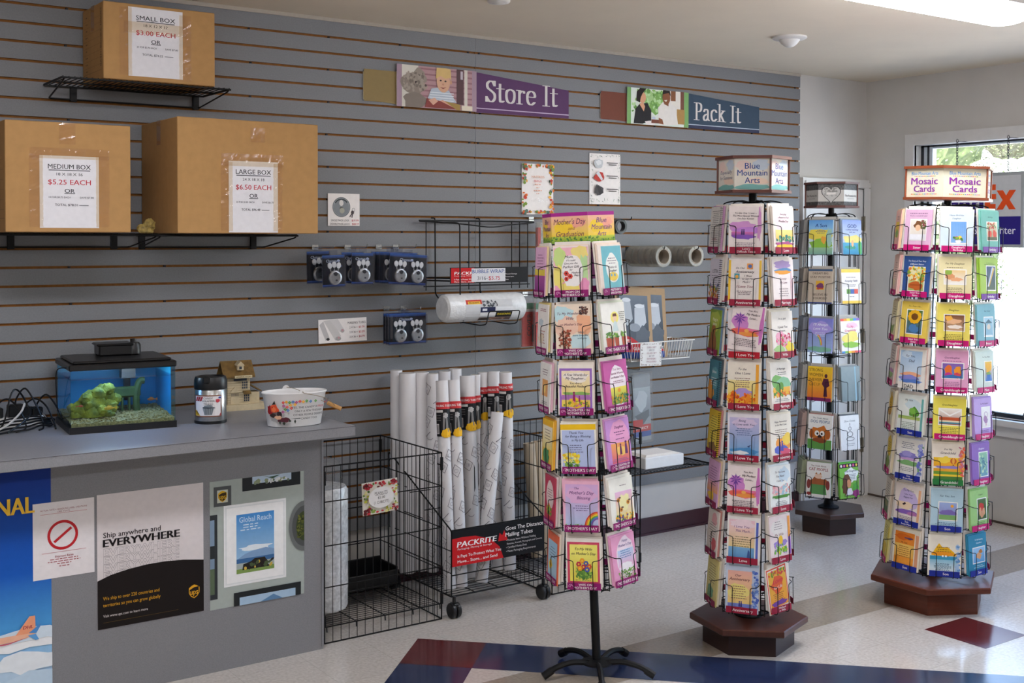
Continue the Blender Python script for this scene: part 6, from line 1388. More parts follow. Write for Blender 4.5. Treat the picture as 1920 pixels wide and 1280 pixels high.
# ---- clear bags, tapes, sets and packs around the front rack
CLEARB = clear_mat('clear_bag', tint='#f6f6f6', gloss=.07, opac=.09, milky='#d8d8d6', rough=.12)
REDB = mat('red_pack_card', '#b5241f', .5, noise=.06)
BG = 'packs hanging left of the Mother\'s Day rack'
hook(3.66, 1.80, .14, 'metal hook holding the red striped clear bags')
for k in range(3):
    t = thing('plastic_bag_pack', 'clear bag pack with a red edge, %s on the upper hook' % ('front', 'middle', 'rear')[k], 'bag pack', group=BG, M=WALLF(3.655+.016*k, 4.925+.03*k, 1.785, 0))
    m = MB(); m.bbox(-.055, -.29, 0, .055, 0, .012, .004); m.build('clear_bag', CLEARB, t)
    m = MB(); m.box(-.050, -.285, .003, -.032, -.03, .006); m.build('red_edge', REDB, t)
    m = MB(); m.lathe([(.004, 0), (.006, .001), (.006, .003), (.004, .004)], 12, (0, -.008, .012)); m.build('hang_ring', KEYW, t)
hook(3.62, 1.405, .16, 'metal hook holding the red wrapped packs')
for k in range(2):
    t = thing('red_pack', 'red hanging pack in a clear sleeve, %s of the two' % ('nearer', 'farther')[k], 'pack', group=BG, M=WALLF(3.625-.055*k, 4.92+.04*k, 1.395, 0))
    me = sheet_mesh('red_card', .085, .225, .008, [Rc(0,.86,1,1,'#3f7a5a'), Rc(0,.80,1,.86,'#b8b4ac'), ('text', 'COVER', .5, .5, .16, '#2a1a1a', 0, .01, 'C', None, PI/2), Rc(.7,.1,.85,.5,'#1f1a1a')], '#b5241f')
    obj('red_card', me, t, Matrix.Translation((0, -.255, .012)))
    m = MB(); m.box(-.052, -.262, 0, .052, -.004, .013); m.build('clear_sleeve', CLEARB, t)
# hook with a black tape roll
hook(4.15, 1.80, .24, 'black hook carrying one black tape roll', matx=BLACKWIRE)
TAPEC = clear_mat('clear_tape_roll', tint='#cfccc4', gloss=.10, opac=.26, milky='#bdbab0', rough=.15)
def tape_roll(label, x, y, z, Rr, wd, mt, core, group):
    t = thing('tape_roll', label, 'tape roll', group=group, M=XF((x, y, z), 0, PI/2))
    m = MB(); n = 30
    m.loft([[(q*math.cos(2*PI*k/n), q*math.sin(2*PI*k/n), h) for k in range(n)] for q, h in ((Rr*.74, 0), (Rr*.98, 0), (Rr, .002), (Rr, wd-.002), (Rr*.98, wd), (Rr*.74, wd))], wrap=False); m.build('tape', mt, t, smooth=True)
    m = MB(); m.loft([[(q*math.cos(2*PI*k/n), q*math.sin(2*PI*k/n), h) for k in range(n)] for q, h in ((Rr*.66, -.001), (Rr*.74, -.001), (Rr*.74, wd+.001), (Rr*.66, wd+.001))], wrap=True); m.build('core', core, t, smooth=True)
BLKT = mat('black_tape', '#151516', .35, noise=.08)
tape_roll('black tape roll on a hook beside the Mother\'s Day header', 4.15, 4.93, 1.765, .042, .03, BLKT, BLKT, None)
CORE = mat('cardboard_core', '#9a8f80', .7, noise=.08)
for hk, (hx, yf, nm) in enumerate(((4.33, 4.755, 'left'), (4.605, 4.79, 'right'))):
    hook(hx, 1.640, .305 if hk == 0 else .28, 'black hook with clear tape rolls, %s of the two' % nm, matx=BLACKWIRE)
    for k in range(5):
        tape_roll('clear tape roll on the %s black hook, %s from the front' % (nm, ('first', 'second', 'third', 'fourth', 'last')[k]), hx, yf + .052*k + .05, 1.640-.0385, .058, .048, TAPEC, CORE, 'clear tape rolls on two hooks')

# ---- white wire basket with the boxed glass sets
WHW = mat('white_wire', '#dcdad5', .4, noise=.04)
t = thing('wire_basket', 'white wire basket on the slatwall holding boxed glass sets', 'basket', (4.42, WY, 1.03))
m = MB(); w, d, h = .235, .20, .10
for z, i in ((h, 0), (0, .02)):
    m.tube([(-w+i, -.01, z), (w-i, -.01, z), (w-i, -d+i, z), (-w+i, -d+i, z)], .003, 6, closed=True)
m.build('rim', WHW, t)
m = MB()
for k in range(24):
    x = -w+.02 + (2*w-.04)*k/23
    m.tube([(x*1.04, -.01, h), (x, -.012, 0), (x, -d+.02, 0), (x*1.04, -d, h)], .0016, 5)
for k in range(8):
    y = -.02 - (d-.04)*k/7
    for s in (-1, 1): m.tube([(s*w, y, h), (s*(w-.02), y, 0)], .0016, 5)
m.build('basket_wires', WHW, t)
brd = []
for k in range(60):
    s = k % 4; q = rd.random()
    x, y = ((rd.uniform(.03,.09), q) if s == 0 else (rd.uniform(.91,.97), q) if s == 1 else (q, rd.uniform(.93,.97)) if s == 2 else (q, rd.uniform(.03,.07)))
    brd.append(E(x, min(max(y,.03),.97), .025, .018, rd.choice(['#7a6a62','#a89a90','#6a5a58','#b8a89a']), 7))
me = sheet_mesh('price_card', .155, .128, .001, brd + [('text', tx, .5, y, .10, c, 0, 0, 'C', f) for tx, y, c, f in (('DISH SET', .80, '#8a4a58', .42), ('$8.99', .68, '#6a6268', .24), ('GLASS SET', .55, '#8a4a58', .46), ('$7.99', .43, '#6a6268', .24), ('DIVIDERS', .31, '#8a4a58', .42), ('INCLUDED', .19, '#8a4a58', .46))], '#d9d6d2')
obj('price_card', me, t, Matrix.Translation((-.10, -d-.008, -.028)) @ Matrix.Rotation(PI/2, 4, 'X') @ Matrix.Rotation(R(-2), 4, 'Z'))['label'] = 'white price card with a speckled border'
def glass_set(label, x, y, z, rz, tw, dk):
    t = thing('glass_set_box', label, 'boxed set', group='boxed glass sets in the white basket', M=WALLF(x, y, z, 0) @ Matrix.Rotation(R(rz), 4, 'Z') @ Matrix.Rotation(R(-9), 4, 'X'))
    ops = [Rc(.10,.0,.90,.90,'#3a4048'), G(.10,.3,.90,.90,'#6a727c','#2f343a'), P([(.18,.82),(.40,.84),(.46,.56),(.30,.46),(.16,.56)],'#aab0b6'), P([(.52,.72),(.80,.78),(.84,.52),(.66,.40),(.50,.5)],'#b9bec4'), E(.3,.83,.12,.03,'#d0d4d8'), E(.66,.75,.14,.03,'#d0d4d8'), B(.34,.34,.24,.13,'#4a5058',2), B(.72,.33,.2,.14,'#585e66',3), E(.5,.44,.16,.06,'#8a9098'),
           P([(.10,0),(.90,0),(.90,.10),(.62,.22),(.40,.30),(.10,.34)],'#b8282a'), Rc(.10,0,.90,.09,'#1f3f8a'), ('text', 'GLASS SET', .66, .14, .065, '#f0eeec', 0, .012, 'C', .44), L(.28,.26,.24,3,'#e8d8d4',.03)]
    me = sheet_mesh('printed_box', .26, .392, .022, ops, '#a88a66'); obj('printed_box', me, t)
glass_set('boxed glass set leaning in the white basket, right one', 4.425, 4.965, 1.036, -4, 0, 0)
glass_set('boxed glass set leaning in the white basket, left one', 4.290, 4.935, 1.036, -4, 0, 1)

# ---- clear packs on the lower black shelf with a white box
t = wire_shelf('black wire shelf low on the wall behind the Mother\'s Day rack', 4.06, 4.63, .462, 4.70, (4.14, 4.56))
t = thing('white_box', 'flat white box with papers on the low black shelf', 'box', (4.31, 4.79, .4645))
m = MB(); m.bbox(-.13, -.06, 0, .15, .12, .062, .004); m.build('box_body', mat('white_card_box', '#dad8d6', .6, noise=.03), t)
m = MB()
for k in range(5): m.box(-.12+.004*k, -.05+.003*k, .0625+.002*k, .13-.006*k, .11, .0640+.002*k)
m.build('sheets', PAPER, t)
hook(4.31, .972, .13, 'metal hook holding a clear glove pack')
t = thing('clear_pack', 'clear pack with red and blue print above the low black shelf', 'pack', M=WALLF(4.315, 4.935, .965, 0) @ Matrix.Rotation(R(2), 4, 'Z'))
m = MB(); m.bbox(-.075, -.40, 0, .075, 0, .03, .008); m.build('clear_bag', CLEARB, t)
me = sheet_mesh('insert_card', .13, .37, .004, [Rc(0,0,1,1,'#8f979c'), G(0,.35,1,.8,'#aab4ba','#78828a'), B(.5,.6,.35,.16,'#b9c2c8'), P([(.1,.38),(.9,.46),(.9,.36),(.5,.22)],'#5a626a'), Rc(0,.24,.55,.32,'#b8282a'), Rc(0,.14,1,.24,'#b5302c'), Rc(0,.06,1,.14,'#2f4f94'), ('text', 'DIRECT', .5, .19, .05, '#efe9e6', 0, .01, 'C', .7)], '#8f979c')
obj('insert_card', me, t, Matrix.Translation((0, -.385, .012)))
# ================================================================== counter and what stands on it
ZT = .945
t = thing('counter', 'grey laminate counter front with posters, under the worktop', 'counter', (.8, 4.74, 0))
m = MB(); m.box(-1.9-.8, 4.42-4.74, .0, 2.14-.8, 5.05-4.74, .9045); m.build('counter_body', LAMI, t)
m = MB(); m.box(2.134-.8, 4.416-4.74, .012, 2.143-.8, 4.60-4.74, .90); m.build('end_trim', LAMI, t)
mb = MB(); mb.bbox(-1.95, 4.232, .905, 2.195, 5.054, ZT, .002); mb.cur = 1; mb.box(-1.949, 4.2312, ZT-.0022, 2.1945, 4.2322, ZT-.0008)
o = mb.build('worktop', [LAMI, mat('dark_edge_line', '#3a3a3e', .5, noise=.05)]); tag(o, 'long grey speckled laminate worktop', 'worktop')
YP = 4.4195
def poster(label, x0, z0, w, h, ops, face, cat='poster', y=YP, name='poster'):
    return wall_sheet(name, label, cat, x0, z0, w, h, ops, y=y, face=face, t=.0006)
# blue poster with an airliner and clouds
cl = []
rd = random.Random(12)
for k in range(60):
    cl.append(B(rd.uniform(.02, .98), rd.uniform(.02, .33)*rd.random()**.3, rd.uniform(.05, .16), rd.uniform(.02, .05), rd.choice(['#e9eff4', '#d5e4f0', '#c2d9ec', '#f3f5f7', '#b8d2e8']), k, 14, .3))
poster('tall blue poster with yellow letters and a plane tail above clouds', .12, .05, .946, .824,
       [G(0,.55,1,1,'#0c2f86','#1258b8'), G(0,.30,1,.55,'#1258b8','#4f9fdc'), G(0,0,1,.30,'#6fb4e4','#cfe2f0')] + cl + [('text', 'INTERNATIONAL', .937, .845, .103, '#f2c23c', 0, .035, 'R', .546),
P([(.3,.258),(.84,.262),(.90,.268),(.943,.280),(.930,.288),(.88,.290),(.3,.286)],'#f0b89a'), P([(.3,.256),(.84,.260),(.93,.276),(.84,.255),(.3,.250)],'#c8566a'), P([(.868,.288),(.918,.362),(.938,.362),(.940,.288)],'#efa07a'), P([(.912,.280),(.938,.255),(.952,.255),(.940,.282)],'#5f9fd8'), P([(.915,.290),(.955,.322),(.962,.322),(.942,.285)],'#4f8fd0'), ('text', 'DHL', .912, .316, .020, '#a02a3a', .25, .02, 'C', .036)], '#1258b8')
poster('white notice with a red crossed circle, overlapping the blue poster', 1.003, .470, .215, .276,
       [Rc(.12,.845,.88,.849,'#c0505a'), ('text', 'ACTUAL RATE + HANDLING LABEL CREATIONS', .5, .90, .032, '#9a4a52', 0, 0, 'C', .76), ('text', '(SEE TEXT)', .5, .868, .026, '#9a4a52', 0, 0, 'C', .2), ('ring', .48, .555, .25, .25*.215/.276, .045, '#c0242c', 36), Ln([(.34,.47),(.62,.64)],.0095,'#c0242c'),
        Rc(.14,.335,.86,.339,'#c0505a'), ('text', 'Shipment Rates', .5, .28, .04, '#a03a42', 0, .006, 'C', .30), L(.5,.245,.62,1,'#b05a60',.03,.005), L(.5,.215,.66,1,'#b05a60',.03,.005), L(.5,.185,.3,1,'#b05a60',.03,.005), L(.5,.15,.2,1,'#b05a60',.03,.005)], '#e9e3e4', 'notice', YP-.0012, 'notice')
def shield(cx, cy, w, h, c1, c2, tc):
    o = [P([(cx-w,cy+h*.55),(cx-w*.5,cy+h*.85),(cx,cy+h),(cx+w*.5,cy+h*.85),(cx+w,cy+h*.55),(cx+w,cy-h*.2),(cx+w*.6,cy-h*.7),(cx,cy-h),(cx-w*.6,cy-h*.7),(cx-w,cy-h*.2)], c1)]
    s = .86
    o += [P([(cx-w*s,cy+h*.30),(cx,cy+h*.62),(cx+w*s,cy+h*.66),(cx+w*s,cy-h*.2),(cx+w*.52,cy-h*.6),(cx,cy-h*.86),(cx-w*.52,cy-h*.6),(cx-w*s,cy-h*.2)], c2)]
    return o + [('text', 'ups', cx, cy-h*.05, h*1.15, tc, 0, .02, 'C', w*1.45)]
arc = [(0, .362), (.12, .395), (.28, .418), (.45, .432), (.62, .434), (.8, .424), (1, .400), (1, 0), (0, 0)]
ev = []
for k in range(5):
    y = .565 - .058*k
    ev += [('text', 'EVERYWHERE', .06, y, .080, '#8a8284', 0, -.028, 'L', .70), ('text', 'EVERYWHERE', .06, y, .080, '#ded6d6', 0, .012, 'L', .70)]
poster('white and black shipping poster reading Ship anywhere and everywhere', 1.228, .251, .404, .500,
       ev[::1] + [P(arc, '#17100f'), ('text', 'Ship anywhere and', .055, .695, .056, '#2a2426', 0, .008, 'L', .53), ('text', 'EVERYWHERE', .055, .635, .080, '#171214', 0, .04, 'L', .71),
        ('text', 'We ship to over 220 countries and', .05, .225, .037, '#e0a524', 0, 0, 'L', .52), ('text', 'territories so you can grow globally', .05, .175, .037, '#e0a524', 0, 0, 'L', .53), ('text', 'Visit www.ups.com to learn more', .05, .095, .028, '#d8d0cc', 0, .004, 'L', .41), Rc(.05,.045,.75,.047,'#6a5422')] + shield(.905, .165, .052, .053, '#e0a524', '#17100f', '#e0a524'), '#ded6d6')
def pframe(x0, y0, x1, y1, fr, inner, t_=.03): return [Rc(x0, y0, x1, y1, fr), Rc(x0+t_, y0+t_*.8, x1-t_, y1-t_*.8, inner)]
poster('pale green poster of framed pictures with a white frame in the middle', 1.658, .246, .398, .503,
       pframe(.04, .80, .22, .955, '#55595a', '#c9cdbf', .035) + shield(.13, .877, .045, .045, '#e0b324', '#3a2a14', '#e0b324')
       + [Rc(.335,.895,.96,1,'#25282a'), Rc(.44,.945,.86,1,'#b9cbdc'), S(.45,.945,.85,.965,30,['#6f7f6a','#8f9a7a','#e0e4e6'],.02,3), P([(.55,1),(.62,.985),(.74,.995),(.66,.97)],'#3f5a4a'),
          Rc(0,.08,.075,.74,'#33373a'), Rc(0,.12,.045,.70,'#7f95ac'), Rc(0,.12,.045,.32,'#5a6a52'), Rc(0,.4,.045,.5,'#2f3436'),
          Rc(.14,.16,.80,.80,'#eceded'), Rc(.155,.175,.785,.785,'#dfe2e2'), Rc(.17,.185,.77,.775,'#f1f1f0'), G(.27,.25,.67,.715,'#3f86c8','#a9cfe8'), ('text', 'Global Reach', .47, .672, .062, '#cfe2f0', 0, 0, 'C', .34), L(.42,.63,.26,3,'#cfe0ee',.02,.004), B(.47,.44,.17,.022,'#e6eef4'), P([(.27,.36),(.36,.40),(.46,.42),(.58,.43),(.67,.41),(.67,.36)],'#7f9fc4'), Rc(.27,.33,.67,.365,'#3f6a9a'), Rc(.27,.25,.67,.285,'#7f9a52'), Rc(.27,.285,.67,.33,'#a9b4b0'), P([(.33,.275),(.34,.32),(.42,.335),(.46,.355),(.57,.355),(.60,.30),(.62,.275)],'#241f1c'), S(.32,.28,.66,.33,16,['#c9a94a','#4a5a3a','#2f2a28'],.02,5),
          E(1.0, .555, .17, .205, '#6a6d6c', 36), E(1.0, .555, .135, .165, '#4f5251', 36), E(1.0, .555, .09, .12, '#3a4424', 30), S(.92,.46,.99,.64,40,['#6f6f2f','#2a3218','#545c24'],.015,6),
          Rc(.24,.0,.96,.105,'#25282a'), Rc(.30,.0,.90,.062,'#a9c4dc'), P([(.52,.0),(.66,.045),(.76,.0)],'#5f86ae')], '#aab3ad')

# ---- power strip, plugs and cords
CORD = mat('black_cord', '#0f0f10', .4, noise=.1)
t = thing('power_strip', 'white power strip at the left end of the worktop', 'power strip', M=XF((1.02, 4.965, ZT), R(2)))
m = MB(); m.bbox(-.20, -.032, 0, .155, .032, .042, .006); m.build('strip_body', WPL, t)
for k in range(3):
    m = MB(); m.box(-.05+.065*k, -.014, .042, -.03+.065*k, .014, .0425); m.build('socket', BLACKWIRE, t)
for i, (x, w, h_, lab) in enumerate(((-.02, .016, .05, 'small black plug at the left end of the power strip'), (.045, .030, .062, 'large square black power adapter on the white power strip'), (.087, .018, .046, 'black plug to the right of the large adapter'), (.125, .020, .042, 'black plug at the right end of the power strip'))):
    p = thing('plug', lab, 'plug', M=XF((1.02+x, 4.965, ZT+.0425), R(2)), group='plugs in the power strip')
    m = MB(); m.bbox(-w, -.020, 0, w, .020, h_*.8, .004); m.build('plug_body', CORD, p)
    m = MB(); m.tube(spline([(0, 0, h_*.75), (.004, -.004, h_*1.2), (.03, -.03, h_*1.5 + .02*(i % 2)), (.06, -.07, h_*.8), (.08, -.10, .012-.0425), (.03+.02*i, -.15, .004-.0425)], 6), .0038, 6); m.build('plug_cord', CORD, p)
def cord(label, pts, r=.0036, mt=CORD): return tag((lambda mb: (mb.tube(spline(pts, 7), r, 6), mb.build('electric_cable', mt))[1])(MB()), label, 'cord', 'cords on the worktop')
cord('black cord looping high over the power strip', [(.90, 4.84, ZT+.006), (.99, 4.86, ZT+.02), (1.03, 4.88, ZT+.14), (1.06, 4.90, ZT+.155), (1.10, 4.92, ZT+.09), (1.09, 4.86, ZT+.05), (1.0, 4.80, ZT+.006)])
cord('black cord from the power strip to the aquarium', [(1.11, 4.90, ZT+.085), (1.15, 4.91, ZT+.06), (1.17, 4.90, ZT+.035), (1.195, 4.93, ZT+.03), (1.21, 4.95, ZT+.02)])
cord('grey white cord crossing the black ones', [(.93, 4.80, ZT+.006), (1.0, 4.82, ZT+.03), (1.06, 4.86, ZT+.07), (1.085, 4.90, ZT+.10)], .0042, mat('white_cord', '#c9c5c0', .4, noise=.05))
rd = random.Random(5)
for k in range(5):
    y = 4.80 + .022*k
    cord('bundled black cord beside the aquarium, %s from the front' % ('first', 'second', 'third', 'fourth', 'last')[k],
         [(.90-.01*k, y-.06, ZT+.005), (1.0, y+rd.uniform(-.02, .02), ZT+.007+.008*k), (1.08, y+.01, ZT+.010+.009*k), (1.13, y+.03, ZT+.02+.006*k), (1.17, 4.86+.015*k, ZT+.010+.006*k), (1.185, 4.88+.012*k, ZT+.012+.004*k)])

# ---- aquarium
AR = Matrix.Translation((1.196, 4.655, ZT)) @ Matrix.Rotation(R(-5.6), 4, 'Z')
AW, AD, AH = .398, .330, .272
BLKP = mat('black_plastic', '#111113', .35, noise=.1, nscale=30)
t = thing('aquarium', 'small aquarium with a black lid and blue back on the worktop', 'aquarium', M=AR)
m = MB()
for a_, b_, c_, d_ in ((-.004, -.004, AW+.004, .006), (-.004, AD-.006, AW+.004, AD+.004), (-.004, .006, .006, AD-.006), (AW-.006, .006, AW+.004, AD-.006)): m.box(a_, b_, 0, c_, d_, .026)
m.box(0, 0, .002, AW, AD, .008)
m.build('base_frame', BLKP, t)
GLS = clear_mat('aquarium_glass', tint='#eaf6f8', gloss=.02)
m = MB()
for a_, b_, c_, d_ in ((0, 0, AW, .003), (0, .003, .003, AD-.003), (AW-.003, .003, AW, AD-.003)): m.box(a_, b_, .020, c_, d_, AH-.028)
m.build('glass_walls', GLS, t)
m = MB(); m.box(.003, AD-.0035, .012, AW-.003, AD-.0005, AH-.03); m.box(AW-.0045, .06, .012, AW-.0032, AD-.0035, AH-.03); m.build('blue_backing_and_reflection', mat('blue_backing_and_reflection', '#0a8cbc', .5, noise=.15, nscale=6), t)  # back sheet, plus a right-end sheet standing in for its reflection in the tank
m = MB(); m.bbox(-.005, -.005, AH-.030, AW+.005, AD+.005, AH-.006, .004); m.bbox(.012, .010, AH-.006, AW-.012, AD-.012, AH+.006, .004); m.build('lid', BLKP, t)
LED = mat('blue_led', '#ffffff', .4, emit='#e2ecff', estr=75.0, noise=.01)
m = MB()
m.box(.05, .06, AH-.036, AW-.06, .080, AH-.0305)
m.build('light_bar', LED, t)
m = MB(); m.box(.0035, .0035, AH-.066, AW-.0035, AD-.004, AH-.065); m.build('water_surface', clear_mat('water_surface', tint='#cfe4ff', gloss=.25, rough=.08), t)
m = MB(); m.tube(spline([(-.004, .05, AH-.02), (-.03, .10, AH-.03), (-.022, .2, AH-.09), (-.01, .24, .06)], 6), .0022, 5); m.build('air_cord', CORD, t)
f = thing('filter', 'black clip-on filter box on the aquarium lid', 'filter', M=AR @ Matrix.Translation((.215, .225, AH+.006)))
m = MB(); m.bbox(-.078, -.055, 0, .055, .055, .046, .006); m.build('filter_box', BLKP, f)
m = MB(); m.bbox(-.086, -.060, .040, .058, .060, .050, .004); m.build('filter_cover', BLKP, f)
m = MB(); m.lathe([(.02, .0), (.030, .004), (.030, .040), (.024, .050), (.012, .052), (.012, .064), (.002, .066)], 18, (.062, -.02, 0)); m.build('motor', BLKP, f, smooth=True)
m = MB(); m.box(.02, .0, -.10, .075, .05, -.045); m.box(.032, .008, -.19, .056, .03, -.10); m.build('intake_tube', BLKP, f)
GRV = mat('gravel', '#c2a468', .8, noise=.5, nscale=160, bump=.8, bscale=200, col2='#6f6238')
m = MB(); n1, n2 = 26, 20; rd = random.Random(8)
ids = [[m.pt((.004+(AW-.008)*i/n1, .004+(AD-.012)*j/n2, .040+.016*j/n2+rd.uniform(-.004, .004))) for i in range(n1+1)] for j in range(n2+1)]
for j in range(n2):
    for i in range(n1): m.face((ids[j][i], ids[j][i+1], ids[j+1][i+1], ids[j+1][i]))
for j, r_ in ((0, 1), (n2, -1)):
    b = [m.pt((m.v[q].x, m.v[q].y, .0085)) for q in ids[j]]
    for i in range(n1): m.face((ids[j][i], b[i], b[i+1], ids[j][i+1])[::r_])
for k in range(500):
    x, y = rd.uniform(.012, AW-.012), rd.uniform(.010, AD-.016); s = rd.uniform(.003, .0075)
    m.ball((x, y, .042+.016*y/AD), s, s*rd.uniform(.7, 1), s*.7, 5, 4, .2, k)
o = m.build('gravel_bed', GRV, None, AR); tag(o, 'tan gravel on the floor of the aquarium', 'gravel', None, 'stuff')
ORN = mat('yellow_green_stone', '#a8a028', .8, noise=.45, nscale=34, bump=1.0, bscale=70, col2='#5a6420')
m = MB()
for c, r_, s in (((.10, .11, .10), .062, 1), ((.145, .12, .135), .045, 2), ((.055, .11, .075), .045, 3), ((.165, .10, .085), .035, 4), ((.10, .10, .06), .055, 5), ((.04, .10, .055), .03, 6), ((.15, .09, .055), .035, 7), ((.185, .12, .11), .03, 8), ((.12, .09, .14), .03, 9), ((.075, .09, .12), .03, 10), ((.16, .10, .155), .028, 11), ((.025, .12, .085), .022, 12), ((.13, .07, .075), .026, 13)):
    m.ball(c, r_*.86, r_*.7, r_*.86, 16, 11, .22, s)
for v in m.v: v.z = max(v.z, .05)
o = m.build('stone_ornament', ORN, None, AR, smooth=True); tag(o, 'yellow green grotto stone inside the aquarium, left side', 'aquarium ornament')
BRG = mat('green_bridge', '#41521f', .7, noise=.35, nscale=40, bump=.4)
m = MB()
m.bbox(.19, .17, .108, .30, .205, .150, .006)
for x in (.20, .228, .256): m.bbox(x-.004, .175, .052, x+.004, .20, .11, .002)
m.tube(spline([(.285, .18, .052), (.283, .18, .12), (.296, .18, .168), (.315, .18, .172)], 5), .014, 8)
o = m.build('bridge_ornament', BRG, None, AR, smooth=True); tag(o, 'green bridge ornament inside the aquarium, right of the stone', 'aquarium ornament')
def fish(label, loc, rz, s, c, c2):
    m = MB(); n = 12
    prof = [(0, .10), (.08, .34), (.25, .56), (.45, .60), (.68, .40), (.85, .20), (.92, .16)]
    m.loft([[(x*2.2-1, .26*r_*math.cos(2*PI*k/n), r_*.62*math.sin(2*PI*k/n)) for k in range(n)] for x, r_ in prof], caps=True)
    o = m.build('fish', [mat('fish_' + label.split()[0], c, .35, noise=.2, nscale=8, col2=c2)], None, AR @ XF(loc, rz) @ Matrix.Scale(s, 4), smooth=True)
    tag(o, label, 'fish', 'fish in the aquarium')
    t_ = MB(); t_.loft([[(.98, -.02, .08), (.98, .02, .08), (.98, .02, -.08), (.98, -.02, -.08)], [(1.5, -.01, .42), (1.5, .01, .42), (1.5, .01, -.42), (1.5, -.01, -.42)]], caps=True)
    t_.build('tail_fin', MATS['fish_' + label.split()[0]], o)
    t_ = MB(); t_.loft([[(-.5, -.015, .30), (-.5, .015, .30), (.4, .015, .28), (.4, -.015, .28)], [(-.2, -.008, .62), (-.2, .008, .62), (.5, .008, .45), (.5, -.008, .45)]], caps=True)
    t_.build('back_fin', MATS['fish_' + label.split()[0]], o)
    for s_ in (-1, 1):
        e = MB(); e.ball((-.62, s_*.13, .08), .07, .03, .07, 8, 6); e.build('eye', CORD, o)
fish('golden yellow fish in front of the grotto stone', (.150, .035, .088), R(8), .020, '#d99a1f', '#e8b83a')
fish('orange fish near the right end of the gravel', (.352, .22, .088), R(-10), .016, '#c8662a', '#d9843a')
fish('red fish low by the grotto stone, left', (.045, .05, .10), R(170), .011, '#b8402a', '#c85a3a')
m = MB(); m.ball((.30, .24, .085), .011, .012, .011, 10, 8, .15, 3); o = m.build('dark_pebble', CORD, None, AR); tag(o, 'round dark pebble beside the orange fish', 'pebble')

# ---- steel jar with a black lid
t = thing('canister', 'steel canister with a black lid and candy wrapper trash label', 'canister', (1.752, 4.655, ZT))
RC = .0635
m = MB(); m.lathe([(.050, 0), (RC-.002, 0), (RC, .004), (RC, .136), (RC-.003, .140), (.050, .141)], 40); m.build('steel_body', STEEL, t, smooth=True)
m = MB(); m.lathe([(RC+.0012, .0), (RC+.0012, .012)], 40); m.build('base_band', BLKP, t, smooth=True)
m = MB(); m.lathe([(.050, .139), (RC+.002, .139), (RC+.003, .150), (RC+.002, .176), (RC-.002, .188), (RC-.010, .190), (RC-.014, .184), (.02, .182), (.002, .182)], 40)
m.build('lid', BLKP, t, smooth=True)
m = MB(); m.bbox(-.014, -RC-.006, .165, .014, -RC+.01, .192, .004); m.build('lid_spout', BLKP, t, XF(rz=R(-35)))
m = MB(); Lw = .122; fn = lambda x, y, l: ((RC+.0006+l)*math.cos(-2.16+ (x-Lw/2)/RC), (RC+.0006+l)*math.sin(-2.16+(x-Lw/2)/RC), .030+y)
a = Art(m, Lw, .088, fn, lift=1.5e-4); a.nx = 14
a.rect(0,0,1,1,'#7a4a34'); a.rect(.04,.05,.96,.95,'#e6e2e0')
for k in range(3): a.poly([(.05+.09*k,.72),(.13+.09*k,.72),(.20+.09*k,.93),(.12+.09*k,.93)][:4], ('#a83a42','#8a2f3a','#a83a42')[k])
a.poly([(.05,.06),(.26,.06),(.22,.14),(.10,.30),(.05,.30)],'#e0b42f'); a.line([(.07,.26),(.14,.10)],.003,'#1f1a18'); a.line([(.12,.28),(.20,.10)],.003,'#1f1a18')
a.blob(.86,.74,.08,.08,'#c0404a'); a.blob(.92,.88,.05,.05,'#3f4f9a'); a.poly([(.90,.06),(.96,.06),(.96,.2)],'#a83a42')
for tx, y in (('CANDY', .86), ('WRAPPER', .73), ('TRASH', .60)): a.text(tx, .54, y, .115, '#3f3a3c', 0, 0, 'C', {'CANDY': .30, 'WRAPPER': .42, 'TRASH': .30}[tx])
a.poly([(.42,.10),(.66,.10),(.72,.40),(.36,.40)],'#8f979c')
for k in range(5): a.poly([(.44+.05*k,.11),(.46+.05*k,.11),(.465+.055*k,.39),(.44+.055*k,.39)],'#5f676c')
a.blob(.54,.43,.21,.05,'#4a5258'); a.blob(.54,.50,.15,.05,'#7f888e')
m.build('printed_label', PRINT, t)

# ---- little wooden shop house
HWL = mat('cream_clapboard', '#c4b391', .7, noise=.12, nscale=40)
HRF = mat('olive_brown_roof', '#6f5426', .8, noise=.25, nscale=60, bump=.3)
HDK = mat('dark_house_trim', '#2f3640', .6, noise=.1)
t = thing('toy_house', 'small wooden shop house with an olive roof on the worktop', 'model house', M=XF((1.985, 4.945, ZT), R(-6)))
m = MB(); m.box(-.085, -.055, 0, .115, .075, .026); m.build('base_board', HWL, t)
hx0, hx1, hy0, hy1 = -.055, .045, -.035, .045
m = MB()
m.box(hx0, hy0, .026, hx1, hy1, .150)
m.poly([(hx0, hy0, .150), (hx0, hy1, .150), (hx0, (hy0+hy1)/2, .200)][::-1]); m.poly([(hx1, hy0, .150), (hx1, hy1, .150), (hx1, (hy0+hy1)/2, .200)])
for k in range(11):
    z = .034 + .0105*k
    m.cur = 1
    m.box(hx0-.0006, hy0-.0006, z, hx1, hy0, z+.0012); m.box(hx0-.0006, hy0, z, hx0, hy1, z+.0012)
m.cur = 0
m.build('house_wall', [HWL, mat('shadow_gap_board', '#8f8162', .8, noise=.1)], t)
m = MB(); rz_ = .207; yc = (hy0+hy1)/2
for s in (-1, 1):
    e = yc + s*.058
    m.loft([[(hx0-.022, yc, rz_), (hx1+.018, yc, rz_), (hx1+.018, e, .143), (hx0-.022, e, .143)], [(hx0-.022, yc, rz_+.007), (hx1+.018, yc, rz_+.007), (hx1+.018, e, .150), (hx0-.022, e, .150)]], caps=True)
m.build('roof', HRF, t)
